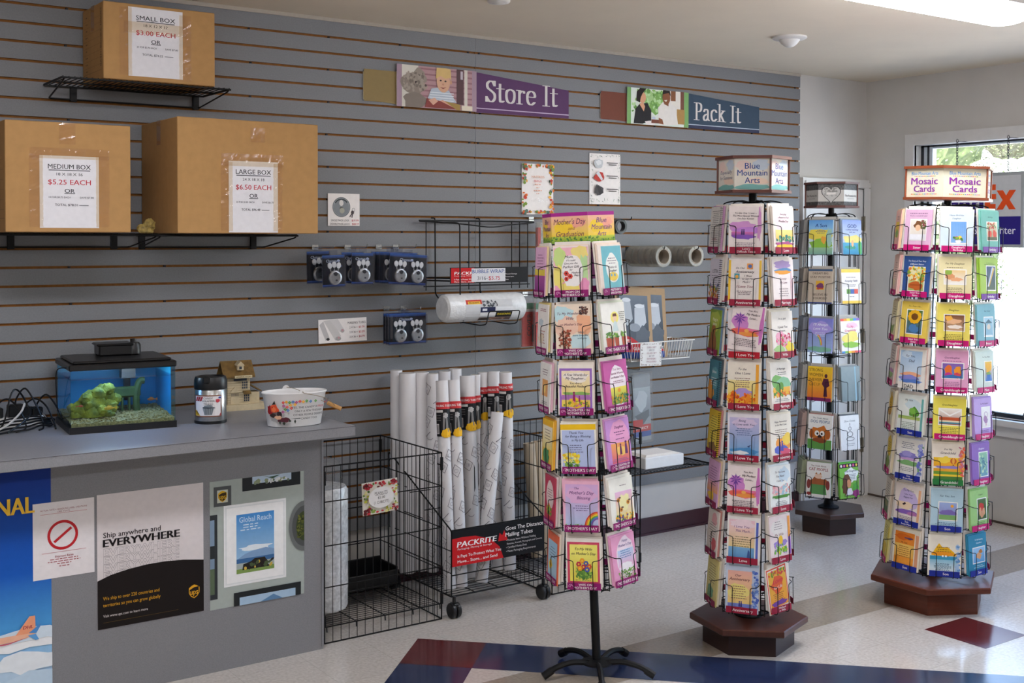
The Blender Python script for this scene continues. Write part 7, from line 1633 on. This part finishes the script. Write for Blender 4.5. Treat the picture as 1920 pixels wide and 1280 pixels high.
m = MB(); m.box(-.014, -.046, .176, .014, -.010, .198); m.loft([[(-.018, -.05, .196), (.018, -.05, .196), (.018, -.0, .196), (-.018, -.0, .196)], [(-.001, -.05, .214), (.001, -.05, .214), (.001, 0, .214), (-.001, 0, .214)]], caps=True); m.build('dormer', HWL, t)
m = MB(); m.box(-.006, -.0475, .180, .005, -.046, .192); m.build('dormer_window', HDK, t)
m = MB(); m.box(-.03, hy0-.030, .143, .046, hy0-.024, .154); a = Art(m, .076, .011, lambda x, y, l: (-.03+x, hy0-.030-l, .143+y)); m.col = None
a.text('GENERAL STORE', .5, .5, .7, '#5f4a2a', 0, .02, 'C', .9); 
m.fc = [(c if c is not None else lin('#cdbd97')) for c in m.fc]; m.build('name_board', PRINT, t)
m = MB(); m.box(-.028, hy0-.002, .128, .030, hy0-.0006, .138); m.build('sign_strip', HDK, t)
def hwin(x0, z0, x1, z1, nx_, nz_):
    w_ = MB(); w_.cur = 0; w_.box(x0, hy0-.002, z0, x1, hy0-.0004, z1); w_.cur = 1
    for k in range(nx_+1):
        x = x0+(x1-x0)*k/nx_; w_.box(x-.0009, hy0-.003, z0, x+.0009, hy0-.002, z1)
    for k in range(nz_+1):
        z = z0+(z1-z0)*k/nz_; w_.box(x0, hy0-.003, z-.0009, x1, hy0-.002, z+.0009)
    w_.build('window', [HDK, HWL], t)
hwin(.008, .092, .034, .126, 3, 3); hwin(.016, .036, .042, .068, 3, 3); hwin(-.040, .062, -.006, .074, 6, 2)
m = MB(); m.box(-.042, hy0-.004, .028, -.004, hy0-.0004, .060)
m.build('double_door', HWL, t)
m = MB(); m.loft([[(-.046, hy0-.006, .078), (0, hy0-.006, .078), (0, hy0, .078), (-.046, hy0, .078)], [(-.024, hy0-.006, .102), (-.022, hy0-.006, .102), (-.022, hy0, .102), (-.024, hy0, .102)]], caps=True); m.build('porch_gable', HWL, t)
m = MB(); m.loft([[(.012, hy0-.018, .070), (.046, hy0-.018, .070), (.046, hy0, .082), (.012, hy0, .082)], [(.012, hy0-.018, .073), (.046, hy0-.018, .073), (.046, hy0, .085), (.012, hy0, .085)]], caps=True); m.build('awning', HRF, t)
m = MB(); m.box(hx1, -.015, .026, hx1+.048, .04, .074); m.build('lean_to', HWL, t)
m = MB(); m.loft([[(hx1, -.022, .108), (hx1+.056, -.022, .074), (hx1+.056, .046, .074), (hx1, .046, .108)], [(hx1, -.022, .114), (hx1+.056, -.022, .080), (hx1+.056, .046, .080), (hx1, .046, .114)]], caps=True); m.build('lean_to_roof', HRF, t)

# ---- oval candy pail
ENM = mat('white_enamel', '#dfdddb', .3, noise=.03, nscale=30)
t = thing('pail', 'white oval candy pail with flowers and a wire handle', 'pail', M=XF((2.006, 4.40, ZT), R(-9)))
pa, pb, HB = .129, .080, .134
m = MB(); n = 48
pr = [(.80, .0), (.84, .003), (1.0, HB-.004), (1.035, HB), (1.02, HB+.004), (.985, HB), (.975, HB-.006), (.82, .008), (.6, .007)]
m.loft([[(pa*s*math.cos(2*PI*k/n), pb*s*math.sin(2*PI*k/n), z) for k in range(n)] for s, z in pr], caps=True)
pail_mb = m
for s in (-1, 1):
    m = MB(); m.prism([(.016*math.cos(PI*k/10), .020*math.sin(PI*k/10)) for k in range(11)], -.001, .001)
    m.build('handle_ear', ENM, t, Matrix.Translation((-.012 if s > 0 else .012, s*(pb+.001), HB-.002)) @ Matrix.Rotation(PI/2, 4, 'X'))
m = MB(); m.tube(spline([(-.012, pb+.004, HB+.010), (.02, pb*.5, HB+.004), (.060, -.02, HB-.018), (.135, -.075, HB-.052), (.150, -.086, HB-.060), (.10, -.094, HB-.02), (.02, -pb-.006, HB+.002), (.012, -pb-.004, HB+.010)], 6), .0012, 6); m.build('wire_handle', mat('tan_wire', '#8d7c60', .4, .3, noise=.1), t)
m = MB(); m.tube([(.118, -.066, HB-.044), (.166, -.096, HB-.068)], .0085, 10); m.build('wooden_grip', mat('wooden_grip', '#b98a4f', .6, noise=.2), t)
def pailfn(x, y, l):
    q = -PI*.5 + (x - .15)/.112
    s = .84 + .16*(y+.005)/HB
    return ((pa*s+l)*math.cos(q), (pb*s+l)*math.sin(q), .005+y)
m = pail_mb; m.cur = 1; a = Art(m, .30, .12, pailfn, lift=2.0e-4, start=6e-4)
for k, (x, y) in enumerate(((.30,.80),(.34,.82),(.38,.80),(.42,.82),(.46,.80),(.50,.83),(.54,.81),(.58,.83),(.63,.81),(.31,.70),(.35,.66),(.39,.72),(.33,.58),(.36,.55),(.30,.50),(.40,.62),(.44,.74),(.68,.82))):
    c = ('#d8504a','#e8a82f','#5f9a4a','#4f7fc0','#b0508a')[k % 5]
    for q in range(4): a.ell(x+.011*math.cos(q*PI/2), y+.028*math.sin(q*PI/2), .009, .022, c, 8)
a.blob(.14,.56,.05,.15,'#8f1f24',1); a.blob(.20,.60,.055,.14,'#d8522f',2); a.blob(.19,.58,.03,.08,'#e8784a',3); a.blob(.17,.38,.05,.08,'#3a2a2a',4); a.blob(.26,.42,.03,.12,'#2f2528',5); a.poly([(.17,.74),(.21,.88),(.22,.76)],'#2f3028')
a.blob(.30,.24,.075,.08,'#5a2a34',6); a.blob(.24,.32,.05,.06,'#d9a98a',7)
for x, y, w_, h_ in ((.26,.08,.012,.14),(.31,.06,.02,.12),(.38,.16,.02,.08),(.44,.10,.012,.16)): a.poly([(x,y),(x+w_,y+h_*.5),(x,y+h_),(x-w_,y+h_*.5)],'#2f3a30')
a.poly([(.38,.27),(.50,.29),(.50,.26)],'#2f3a30')
for x, y, h_ in ((.80,.84,.16),(.90,.80,.2),(.94,.82,.14),(.92,.26,.14)): a.poly([(x,y-h_*.4),(x+.010,y),(x+.016,y+h_*.5),(x-.004,y+.02)],'#2a3430')
for x, y in ((.83,.74),(.87,.76),(.95,.70)): a.blob(x,y,.012,.035,'#c0404a')
for k, tx in enumerate(('YES, THE CANDY IS FREE', 'ONLY A FEW THOUGH.', 'OTHER PEOPLE DESERVE', 'CANDY TOO!')):
    if k == 0:
        a.text('YES, THE CANDY IS', .55, .645-.125*k, .095, '#3a3436', 0, .01, 'C', .29); a.text('FREE', .75, .645, .095, '#c83a3f', 0, .01, 'C', .09)
    else: a.text(tx, .605, .645-.125*k, .095, '#3a3436', 0, .01, 'C', (0, .34, .37, .20)[k])
m.build('pail_body', [ENM, PRINT], t, smooth=True)

# ================================================================== wire pens and the tube rack on the floor
def panel(m, o, e1, e2, n1, h2, r=.0016, rb=.0032):
    """one wire panel: origin, edge vector, up vector, number of bays, list of cross-wire shares"""
    o, e1, e2 = Vector(o), Vector(e1), Vector(e2)
    for i in range(n1+1):
        q = o + e1*(i/n1)
        m.tube([q, q+e2], rb if i in (0, n1) else r, 5)
    for h in h2:
        m.tube([o+e2*h, o+e2*h+e1], rb if h in (0, 1) else .0026, 5)
def pen(label, x0, x1, y0, y1, h, floor=True, door=False, front=True):
    t = thing('wire_pen', label, 'wire pen', ((x0+x1)/2, (y0+y1)/2, 0), 'black folding wire pens by the wall')
    w, d = (x1-x0)/2, (y1-y0)/2
    if front:
        m = MB(); panel(m, (-w, -d, .004), (2*w, 0, 0), (0, 0, h), 15, (0, .315, .55, .80, 1)); m.build('front_panel', BLACKWIRE, t)
    m = MB(); panel(m, (-w, d, .004), (2*w, 0, 0), (0, 0, h), 14, (0, .315, .55, .80, 1))
    m.tube([(-w+.01, d-.004, h-.045), (-w+.035, d-.004, h-.02), (-w+.16, d-.004, h-.17)], .0026, 5)
    m.build('back_panel', BLACKWIRE, t)
    for s, nm in ((-1, 'left'), (1, 'right')):
        m = MB(); panel(m, (s*w, -d, .004), (0, 2*d, 0), (0, 0, h), 15, (0, .315, .55, .80, 1))
        if s > 0:
            m.tube([(s*w-.004, -d+.03, h-.05), (s*w-.004, -d-.002, h-.05)], .0028, 5)
        m.build('side_panel', BLACKWIRE, t)
    for s in (-1, 1):
        for q in (-1, 1):
            for za, zb in ((h-.075, h-.015), (.07, .12)):
                m = MB(); m.bbox(s*w-.006, q*d-.006, za, s*w+.006, q*d+.006, zb, .002); m.build('corner_clip', BLACKWIRE, t)
    if floor:
        m = MB()
        for k in range(24):
            y = -d + 2*d*k/23
            m.tube([(-w, y, .070), (w, y, .070)], .0013, 5)
        for k in range(5):
            x = -w + .01 + (2*w-.02)*k/4
            m.tube([(x, d, .072), (x, -d, .072), (x, -d-.003, .05)], .0030, 6)
        for s in (-1, 1): m.tube([(-w, s*d, .072), (w, s*d, .072)], .003, 6)
        m.build('floor_grid', BLACKWIRE, t)
    return t
pen('black wire pen beside the counter, holding an upright bubble wrap roll', 2.168, 2.742, 4.462, 5.028, .742)
pen('black wire pen right of the tube rack, holding kraft tubes', 3.362, 3.915, 4.468, 5.030, .742)
# price card hung inside the first pen's front
fb = []
rd = random.Random(21)
for k in range(110):
    s = k % 4; q = rd.random()
    x, y = ((rd.uniform(.03,.18), q) if s == 0 else (rd.uniform(.82,.97), q) if s == 1 else (q, rd.uniform(.84,.97)) if s == 2 else (q, rd.uniform(.03,.16)))
    big = (abs(x-.5) > .3 and abs(y-.5) > .28) or (abs(x-.5) < .12)
    fb.append(B(min(max(x,.05),.95), min(max(y,.05),.95), rd.uniform(.02,.05), rd.uniform(.02,.05), rd.choice(['#b02a34','#c23a42','#8a2430','#5f2a2a']) if big else rd.choice(['#7f9a4a','#b0b03a','#c23a42','#d9cf8a','#5f7a3a']), k, 9, .3))
o = wall_sheet('price_card', 'white card with a red flower border on the first wire pen', 'notice', 2.345, .520, .172, .140,
    fb + [E(.5,.5,.36,.32,'#e4e0dd',30), ('text', 'PEANUTS', .5, .64, .125, '#3f3a3c', 0, 0, 'C', .36), Rc(.33,.578,.67,.588,'#3f3a3c'), ('text', '$5.00', .5, .50, .11, '#4a4548', 0, 0, 'C', .20), ('text', '(1 CUBIC FT)', .5, .36, .12, '#3f3a3c', 0, 0, 'C', .42)], y=4.455, face='#e6e0d2', rot=2.5)
t = thing('bubble_wrap_roll', 'upright roll of bubble wrap inside the wire pen by the counter', 'bubble wrap', (2.287, 4.72, .0725))
m = MB(); n = 40
m.loft([[((r_+.0015*math.sin(k*1.7+z*40))*math.cos(2*PI*k/n), (r_+.0015*math.sin(k*1.7+z*40))*math.sin(2*PI*k/n), z) for k in range(n)] for r_, z in ((.02, .0), (.104, .0), (.108, .01), (.110, .10), (.109, .25), (.110, .42), (.108, .52), (.100, .535), (.02, .53))], caps=True)
m.build('roll', mat('bubble_wrap_upright', '#e2e3e3', .22, noise=.22, nscale=55, bump=1.0, bscale=45, spec=.9), t, smooth=True)
m = MB(); m.lathe([(.02, .528), (.07, .53), (.085, .57), (.075, .64), (.03, .66), (.002, .655)], 24); m.build('loose_film', CLEARB, t, smooth=True)
m = MB(); m.bbox(0, 0, 0, .49, .010, .100, .003); m.bbox(0, -.16, 0, .49, 0, .010, .003); m.bbox(0, -.16, .010, .010, 0, .085, .003); m.bbox(.48, -.16, .010, .49, 0, .085, .003); m.bbox(.010, -.16, .010, .48, -.152, .070, .003)
o = m.build('plastic_tray', BLKP, None, Matrix.Translation((2.235, 5.005-.02, .0745))); tag(o, 'low black plastic tray at the back of the wire pen', 'tray')

# ---- tube rack on castors
t = thing('tube_rack', 'black wire tube rack on castors with a red and black sign', 'tube rack', (3.043, 4.74, 0))
x0, x1, y0, y1 = -.256, .256, -.288, .288
m = MB()
for k in range(20):
    y = y0 + (y1-y0)*k/19; m.tube([(x0, y, .098), (x1, y, .098)], .0016, 5)
for k in range(5):
    x = x0 + (x1-x0)*k/4; m.tube([(x, y0, .096), (x, y1, .096)], .003, 6)
m.tube([(x0, y0, .096), (x1, y0, .096), (x1, y1, .096), (x0, y1, .096)], .0042, 6, closed=True)
m.build('base_grid', BLACKWIRE, t)
for s, x in ((-1, x0), (1, x1)):
    m = MB()
    m.tube(rnd([(x, y0, .10), (x, y0, .392), (x, y1-.02, .655), (x, y1, .66), (x, y1, .10)], .015), .0036, 6)
    for k in range(1, 14):
        y = y0 + (y1-y0)*k/14; m.tube([(x, y, .098), (x, y, .392+.263*(y-y0)/(y1-y0))], .0015, 5)
    for z in (.20, .30): m.tube([(x, y0, z), (x, y1, z)], .0022, 5)
    m.tube([(x, y0+.25, .40), (x, y1, .40)], .0022, 5); m.tube([(x, y0+.4, .52), (x, y1, .52)], .0022, 5)
    m.build('side_frame', BLACKWIRE, t)
m = MB()
m.tube([(x0, y0, .392), (x1, y0, .392)], .0036, 6); m.tube([(x0, y0, .19), (x1, y0, .19)], .0028, 6); m.tube([(x0, y0, .145), (x1, y0, .145)], .0022, 6)
for z in (.40, .62): m.tube([(x0, y1, z), (x1, y1, z)], .0028, 6)
for z, y in ((.44, -.05), (.50, .08), (.56, .18)): m.tube([(x0, y, z), (x1, y, z)], .0022, 6)
m.build('cross_wires', BLACKWIRE, t)
me = sheet_mesh('sign_board', .512, .160, .003, packrite_ops(True), '#111013')
obj('sign_board', me, t, Matrix.Translation((0, y0-.006, .230)) @ Matrix.Rotation(PI/2, 4, 'X'))
for x in (x0+.012, x1-.004):
    for y in (y0-.004, y1-.03):
        c = MB(); c.lathe([(.006, .068), (.008, .07), (.008, .096), (.006, .098)], 10, (x, y, 0)); c.bbox(x-.012, y-.022, .045, x+.012, y+.020, .068, .003)
        cs = c.build('castor', BLKP, t)
        w = MB()
        for dx in (-.013, .013):
            w.loft([[(x+dx+e, y+r_*math.cos(2*PI*k/20), .0345+r_*math.sin(2*PI*k/20)) for k in range(20)] for r_, e in ((.012, -.010), (.030, -.010), (.0342, -.006), (.0342, .006), (.030, .010), (.012, .010))], caps=True)
        w.build('wheel', BLKP, cs, smooth=True)

# ---- mailing tubes
TUBE = mat('white_tube', '#d3d0d0', .6, noise=.04, nscale=8)
TUBEI = mat('tube_inside', '#b6b1aa', .8, noise=.08)
def tube_mesh(Rr, Ln_, pr=None):
    m = MB(); n = 28
    m.cur = 0
    rg = lambda q, z: [(q*math.cos(2*PI*k/n), q*math.sin(2*PI*k/n), z) for k in range(n)]
    m.loft([rg(Rr-.002, 0), rg(Rr, .002), rg(Rr, Ln_-.001), rg(Rr-.0008, Ln_), rg(Rr-.0025, Ln_)])
    m.cur = 1; m.loft([rg(Rr-.0025, Ln_), rg(Rr-.003, Ln_-.012), rg(.002, Ln_-.013)], caps=True)
    if pr:
        m.cur = 2; tube_print(m, Rr, Ln_, *pr)
    return m.mesh('tube_wall', [TUBE, TUBEI, PRINT], True)
def tube_print(m, Rr, Ln_, face, seed, label_y, lab, torn):
    """outlined diamonds and slanted script round the tube; optional product label"""
    Wd = 2*PI*Rr*.62
    fn = lambda x, y, l: ((Rr+.0002+l)*math.cos(face+(x-Wd/2)/Rr), (Rr+.0002+l)*math.sin(face+(x-Wd/2)/Rr), y)
    a = Art(m, Wd, Ln_, fn, lift=1.2e-4); a.nx = 8
    rd = random.Random(seed)
    k = 0; y = .05
    asp = Wd/Ln_
    while y < (label_y if lab else .97) - .04:
        x = .18 + .26*(k % 4) % .7 + rd.uniform(-.05, .05); s = .030/Ln_; sx = .021/Wd
        ro = R(20 + rd.uniform(-8, 8))
        if k % 3 < 2:
            pts = [(x+sx*math.cos(ro+PI/2*j), y+s*math.sin(ro+PI/2*j)) for j in range(5)]
            a.line(pts, .0019, '#5f5a60'); a.ell(x, y, sx*.45, s*.3, '#aaa6aa', 10); a.ell(x, y, sx*.36, s*.22, '#d3d0d0', 10)
        else:
            a.line([(x-sx*.9, y-s*.5), (x-sx*.2, y-s*.1), (x+sx*.6, y+s*.5)], .003, '#6f6a70'); a.ring(x+.1, y-.012, sx*.7, s*.4, .012/Wd*.1+.01, '#8a858a', 12, 200, 350)
        y += .055*rd.uniform(.9, 1.2); k += 1
    if lab:
        y0, y1 = label_y, label_y+.165
        a.rect(.16, y0, .84, y1, '#17171a'); a.rect(.16, y1-.034, .84, y1, '#c8383a'); a.text('MAILING TUBES', .52, y1-.018, .016, '#f0e6e2', 0, .02, 'C', .62); a.rect(.2, y1-.05, .5, y1-.038, '#d8d4d0')
        a.poly([(.48,y0+.02),(.70,y0+.02),(.66,y0+.09),(.56,y0+.115),(.5,y0+.09)],'#7f7d7c'); a.blob(.60,y0+.10,.09,.014,'#b9b6b4'); a.blob(.62,y0+.014,.22,.022,'#e8b21f'); a.rect(.20,y0+.012,.34,y0+.06,'#dcd8d6')
        for q in range(5): a.rect(.215+.024*q, y0+.016, .225+.024*q, y0+.056, '#1f1f22')
        for q in range(3): a.rect(.2,y0+.075+.012*q,.42,y0+.079+.012*q,'#6a6868')
    if torn: a.poly([(.62,.42),(.66,.44),(.66,.54),(.63,.56)],'#2a2a2c')
GT = 'mailing tubes standing in the rack'
TT = [ # x, y, radius, top, printed, label share, words, lean degrees (x, y)
 (2.806, 4.985, .029, 1.062, 0, 0, 'plain white mailing tube, first from the left, rear', (0, 0)),
 (2.816, 4.895, .040, 1.056, 0, 0, 'plain white mailing tube, second from the left, the thickest', (0, 0)),
 (2.890, 4.890, .036, 1.056, 0, 0, 'plain white mailing tube, third from the left', (0, 0)),
 (2.921, 4.835, .027, 1.052, 1, 0, 'printed white tube without a label, left of the labelled ones', (0, 0)),
 (3.030, 4.905, .030, 1.050, 1, 0, 'printed white tube in the back row behind the left labels', (0, 0)),
 (3.105, 4.925, .031, 1.056, 1, 0, 'printed white tube in the back row behind the middle labels', (0, 0)),
 (2.841, 4.552, .0290, 1.046, 1, .73, 'printed tube with a yellow spotted label, first in the front row', (-1.7, 7.0)),
 (2.901, 4.545, .0275, 1.046, 1, .73, 'printed tube with a yellow spotted label, second in the front row', (-1.7, 7.0)),
 (3.030, 4.650, .0365, 1.046, 1, .73, 'printed tube with a torn dark scratch, thickest in front', (-2.2, 6.5)),
 (3.122, 4.770, .0240, 1.040, 1, .73, 'narrow printed tube squeezed beside the scratched one', (0, 0)),
 (3.186, 4.800, .0240, 1.045, 1, .76, 'printed tube with a barcode label, third from the right', (0, 0)),
 (3.196, 4.690, .0300, 1.052, 1, .76, 'printed tube with a yellow spotted label, second from the right', (-2.2, 5.0)),
 (3.015, 4.555, .0300, .888, 1, 0, 'short printed tube leaning in front of the right tubes', (-9.6, 4.5)),
 (3.250, 4.660, .0305, 1.056, 1, .78, 'rightmost printed tube with a yellow spotted label', (1.6, 0))]
for i, (x, y, r_, top, pr_, lb, lab, lean) in enumerate(TT):
    L_ = top - .100
    t = thing('mailing_tube', lab, 'mailing tube', group=GT, M=Matrix.Translation((x, y, .100)) @ Matrix.Rotation(R(-lean[1]), 4, 'X') @ Matrix.Rotation(R(-lean[0]), 4, 'Y'))
    obj('tube_wall', tube_mesh(r_, L_, (-2.16, i, lb, lb > 0, 'scratch' in lab) if pr_ else None), t)
KRAFT = mat('kraft_tube', '#b5a68f', .75, noise=.08, nscale=12)
for k in range(4):
    t = thing('kraft_tube', 'tan kraft tube in the right wire pen, %s from the left' % ('first', 'second', 'third', 'fourth')[k], 'mailing tube', group='kraft tubes in the right wire pen', M=Matrix.Translation((3.545+.062*k, 4.84+.02*k, .0755)) @ Matrix.Rotation(R(-3), 4, 'Y') @ Matrix.Rotation(R(-3), 4, 'X'))
    m = MB(); m.lathe([(.02, 0), (.029, .0), (.030, .003), (.030, .577), (.029, .58), (.027, .58), (.026, .565), (.002, .564)], 26); m.build('tube_wall', KRAFT, t, smooth=True)

# ================================================================== in the window
SGN = mat('grey_sign_frame', '#9da1a3', .5, noise=.05)
t = thing('hanging_sign', 'grey hanging shipping sign in the window with orange and blue lettering', 'sign', (6.31, 4.112, 1.65))
m = MB(); m.bbox(-.012, -.240, 0, .012, .305, .440, .004); m.build('sign_frame', SGN, t)
m = MB(); m.col = lin('#c3c5c7')
fn = lambda x, y, l: (-.0125-l, .285 - x, .018+y)
a = Art(m, .505, .402, fn)
a.rect(0, 0, 1, 1, '#c4c6c8'); a.rect(0, 0, 1, .405, '#2a1f7a')
a.text('Fed', .055, .60, .44, '#33207a', 0, .035, 'L', .46)
# the E and x as blocks, their gap an arrow
OR = '#e0501c'
a.poly([(.545,.875),(.685,.875),(.685,.79),(.615,.79),(.615,.735),(.69,.735),(.69,.66),(.615,.66),(.615,.59),(.685,.59),(.685,.505),(.545,.505)], OR)
a.poly([(.695,.785),(.778,.785),(.817,.71),(.856,.785),(.94,.785),(.862,.645),(.94,.505),(.856,.505),(.817,.58),(.778,.505),(.695,.505),(.772,.645)], OR)
a.text('Authorized', .06, .335, .10, '#e2e0ee', 0, .008, 'L', .36); a.text('ShipCenter', .94, .205, .16, '#e2e0ee', 0, .008, 'R', .54)
m.build('sign_face', PRINT, t)
DCH = mat('dark_chain', '#2a2630', .4, .6, noise=.1)
for y, nm in ((4.319, 'left'), (3.982, 'right')):
    m = MB(); z = 2.086; k = 0
    while z < 2.290:
        h = .011
        u = Vector((1, 0, 0)) if k % 2 else Vector((0, 1, 0))
        m.tube([Vector((6.31, y, z+.008)) + u*(.0062*math.cos(q)) + Vector((0, 0, h*math.sin(q))) for q in (2*PI*j/10 for j in range(10))], .0018, 5, closed=True)
        z += .0165; k += 1
    m.tube([(6.31, y, 2.283), (6.33, y, 2.290), (6.41, y, 2.2915)], .002, 6)
    o = m.build('chain', DCH); tag(o, '%s dark chain holding the hanging sign' % nm, 'chain', 'chains of the hanging sign')
m = MB(); m.tube(spline([(6.372, 3.90, .70), (6.368, 3.894, .60), (6.37, 3.893, .50)], 5), .0025, 6); m.tube([(6.37, 3.893, .505), (6.37, 3.893, .482)], .008, 8, r2=.004)
o = m.build('blind_cord', DCH); tag(o, 'short dark pull cord below the window at the right edge', 'cord')
m = MB(); m.tube([(6.418, 3.905, .655), (6.36, 3.902, .668), (6.372, 3.90, .70)], .003, 6); o2 = m.build('cord_hook', DCH, o)
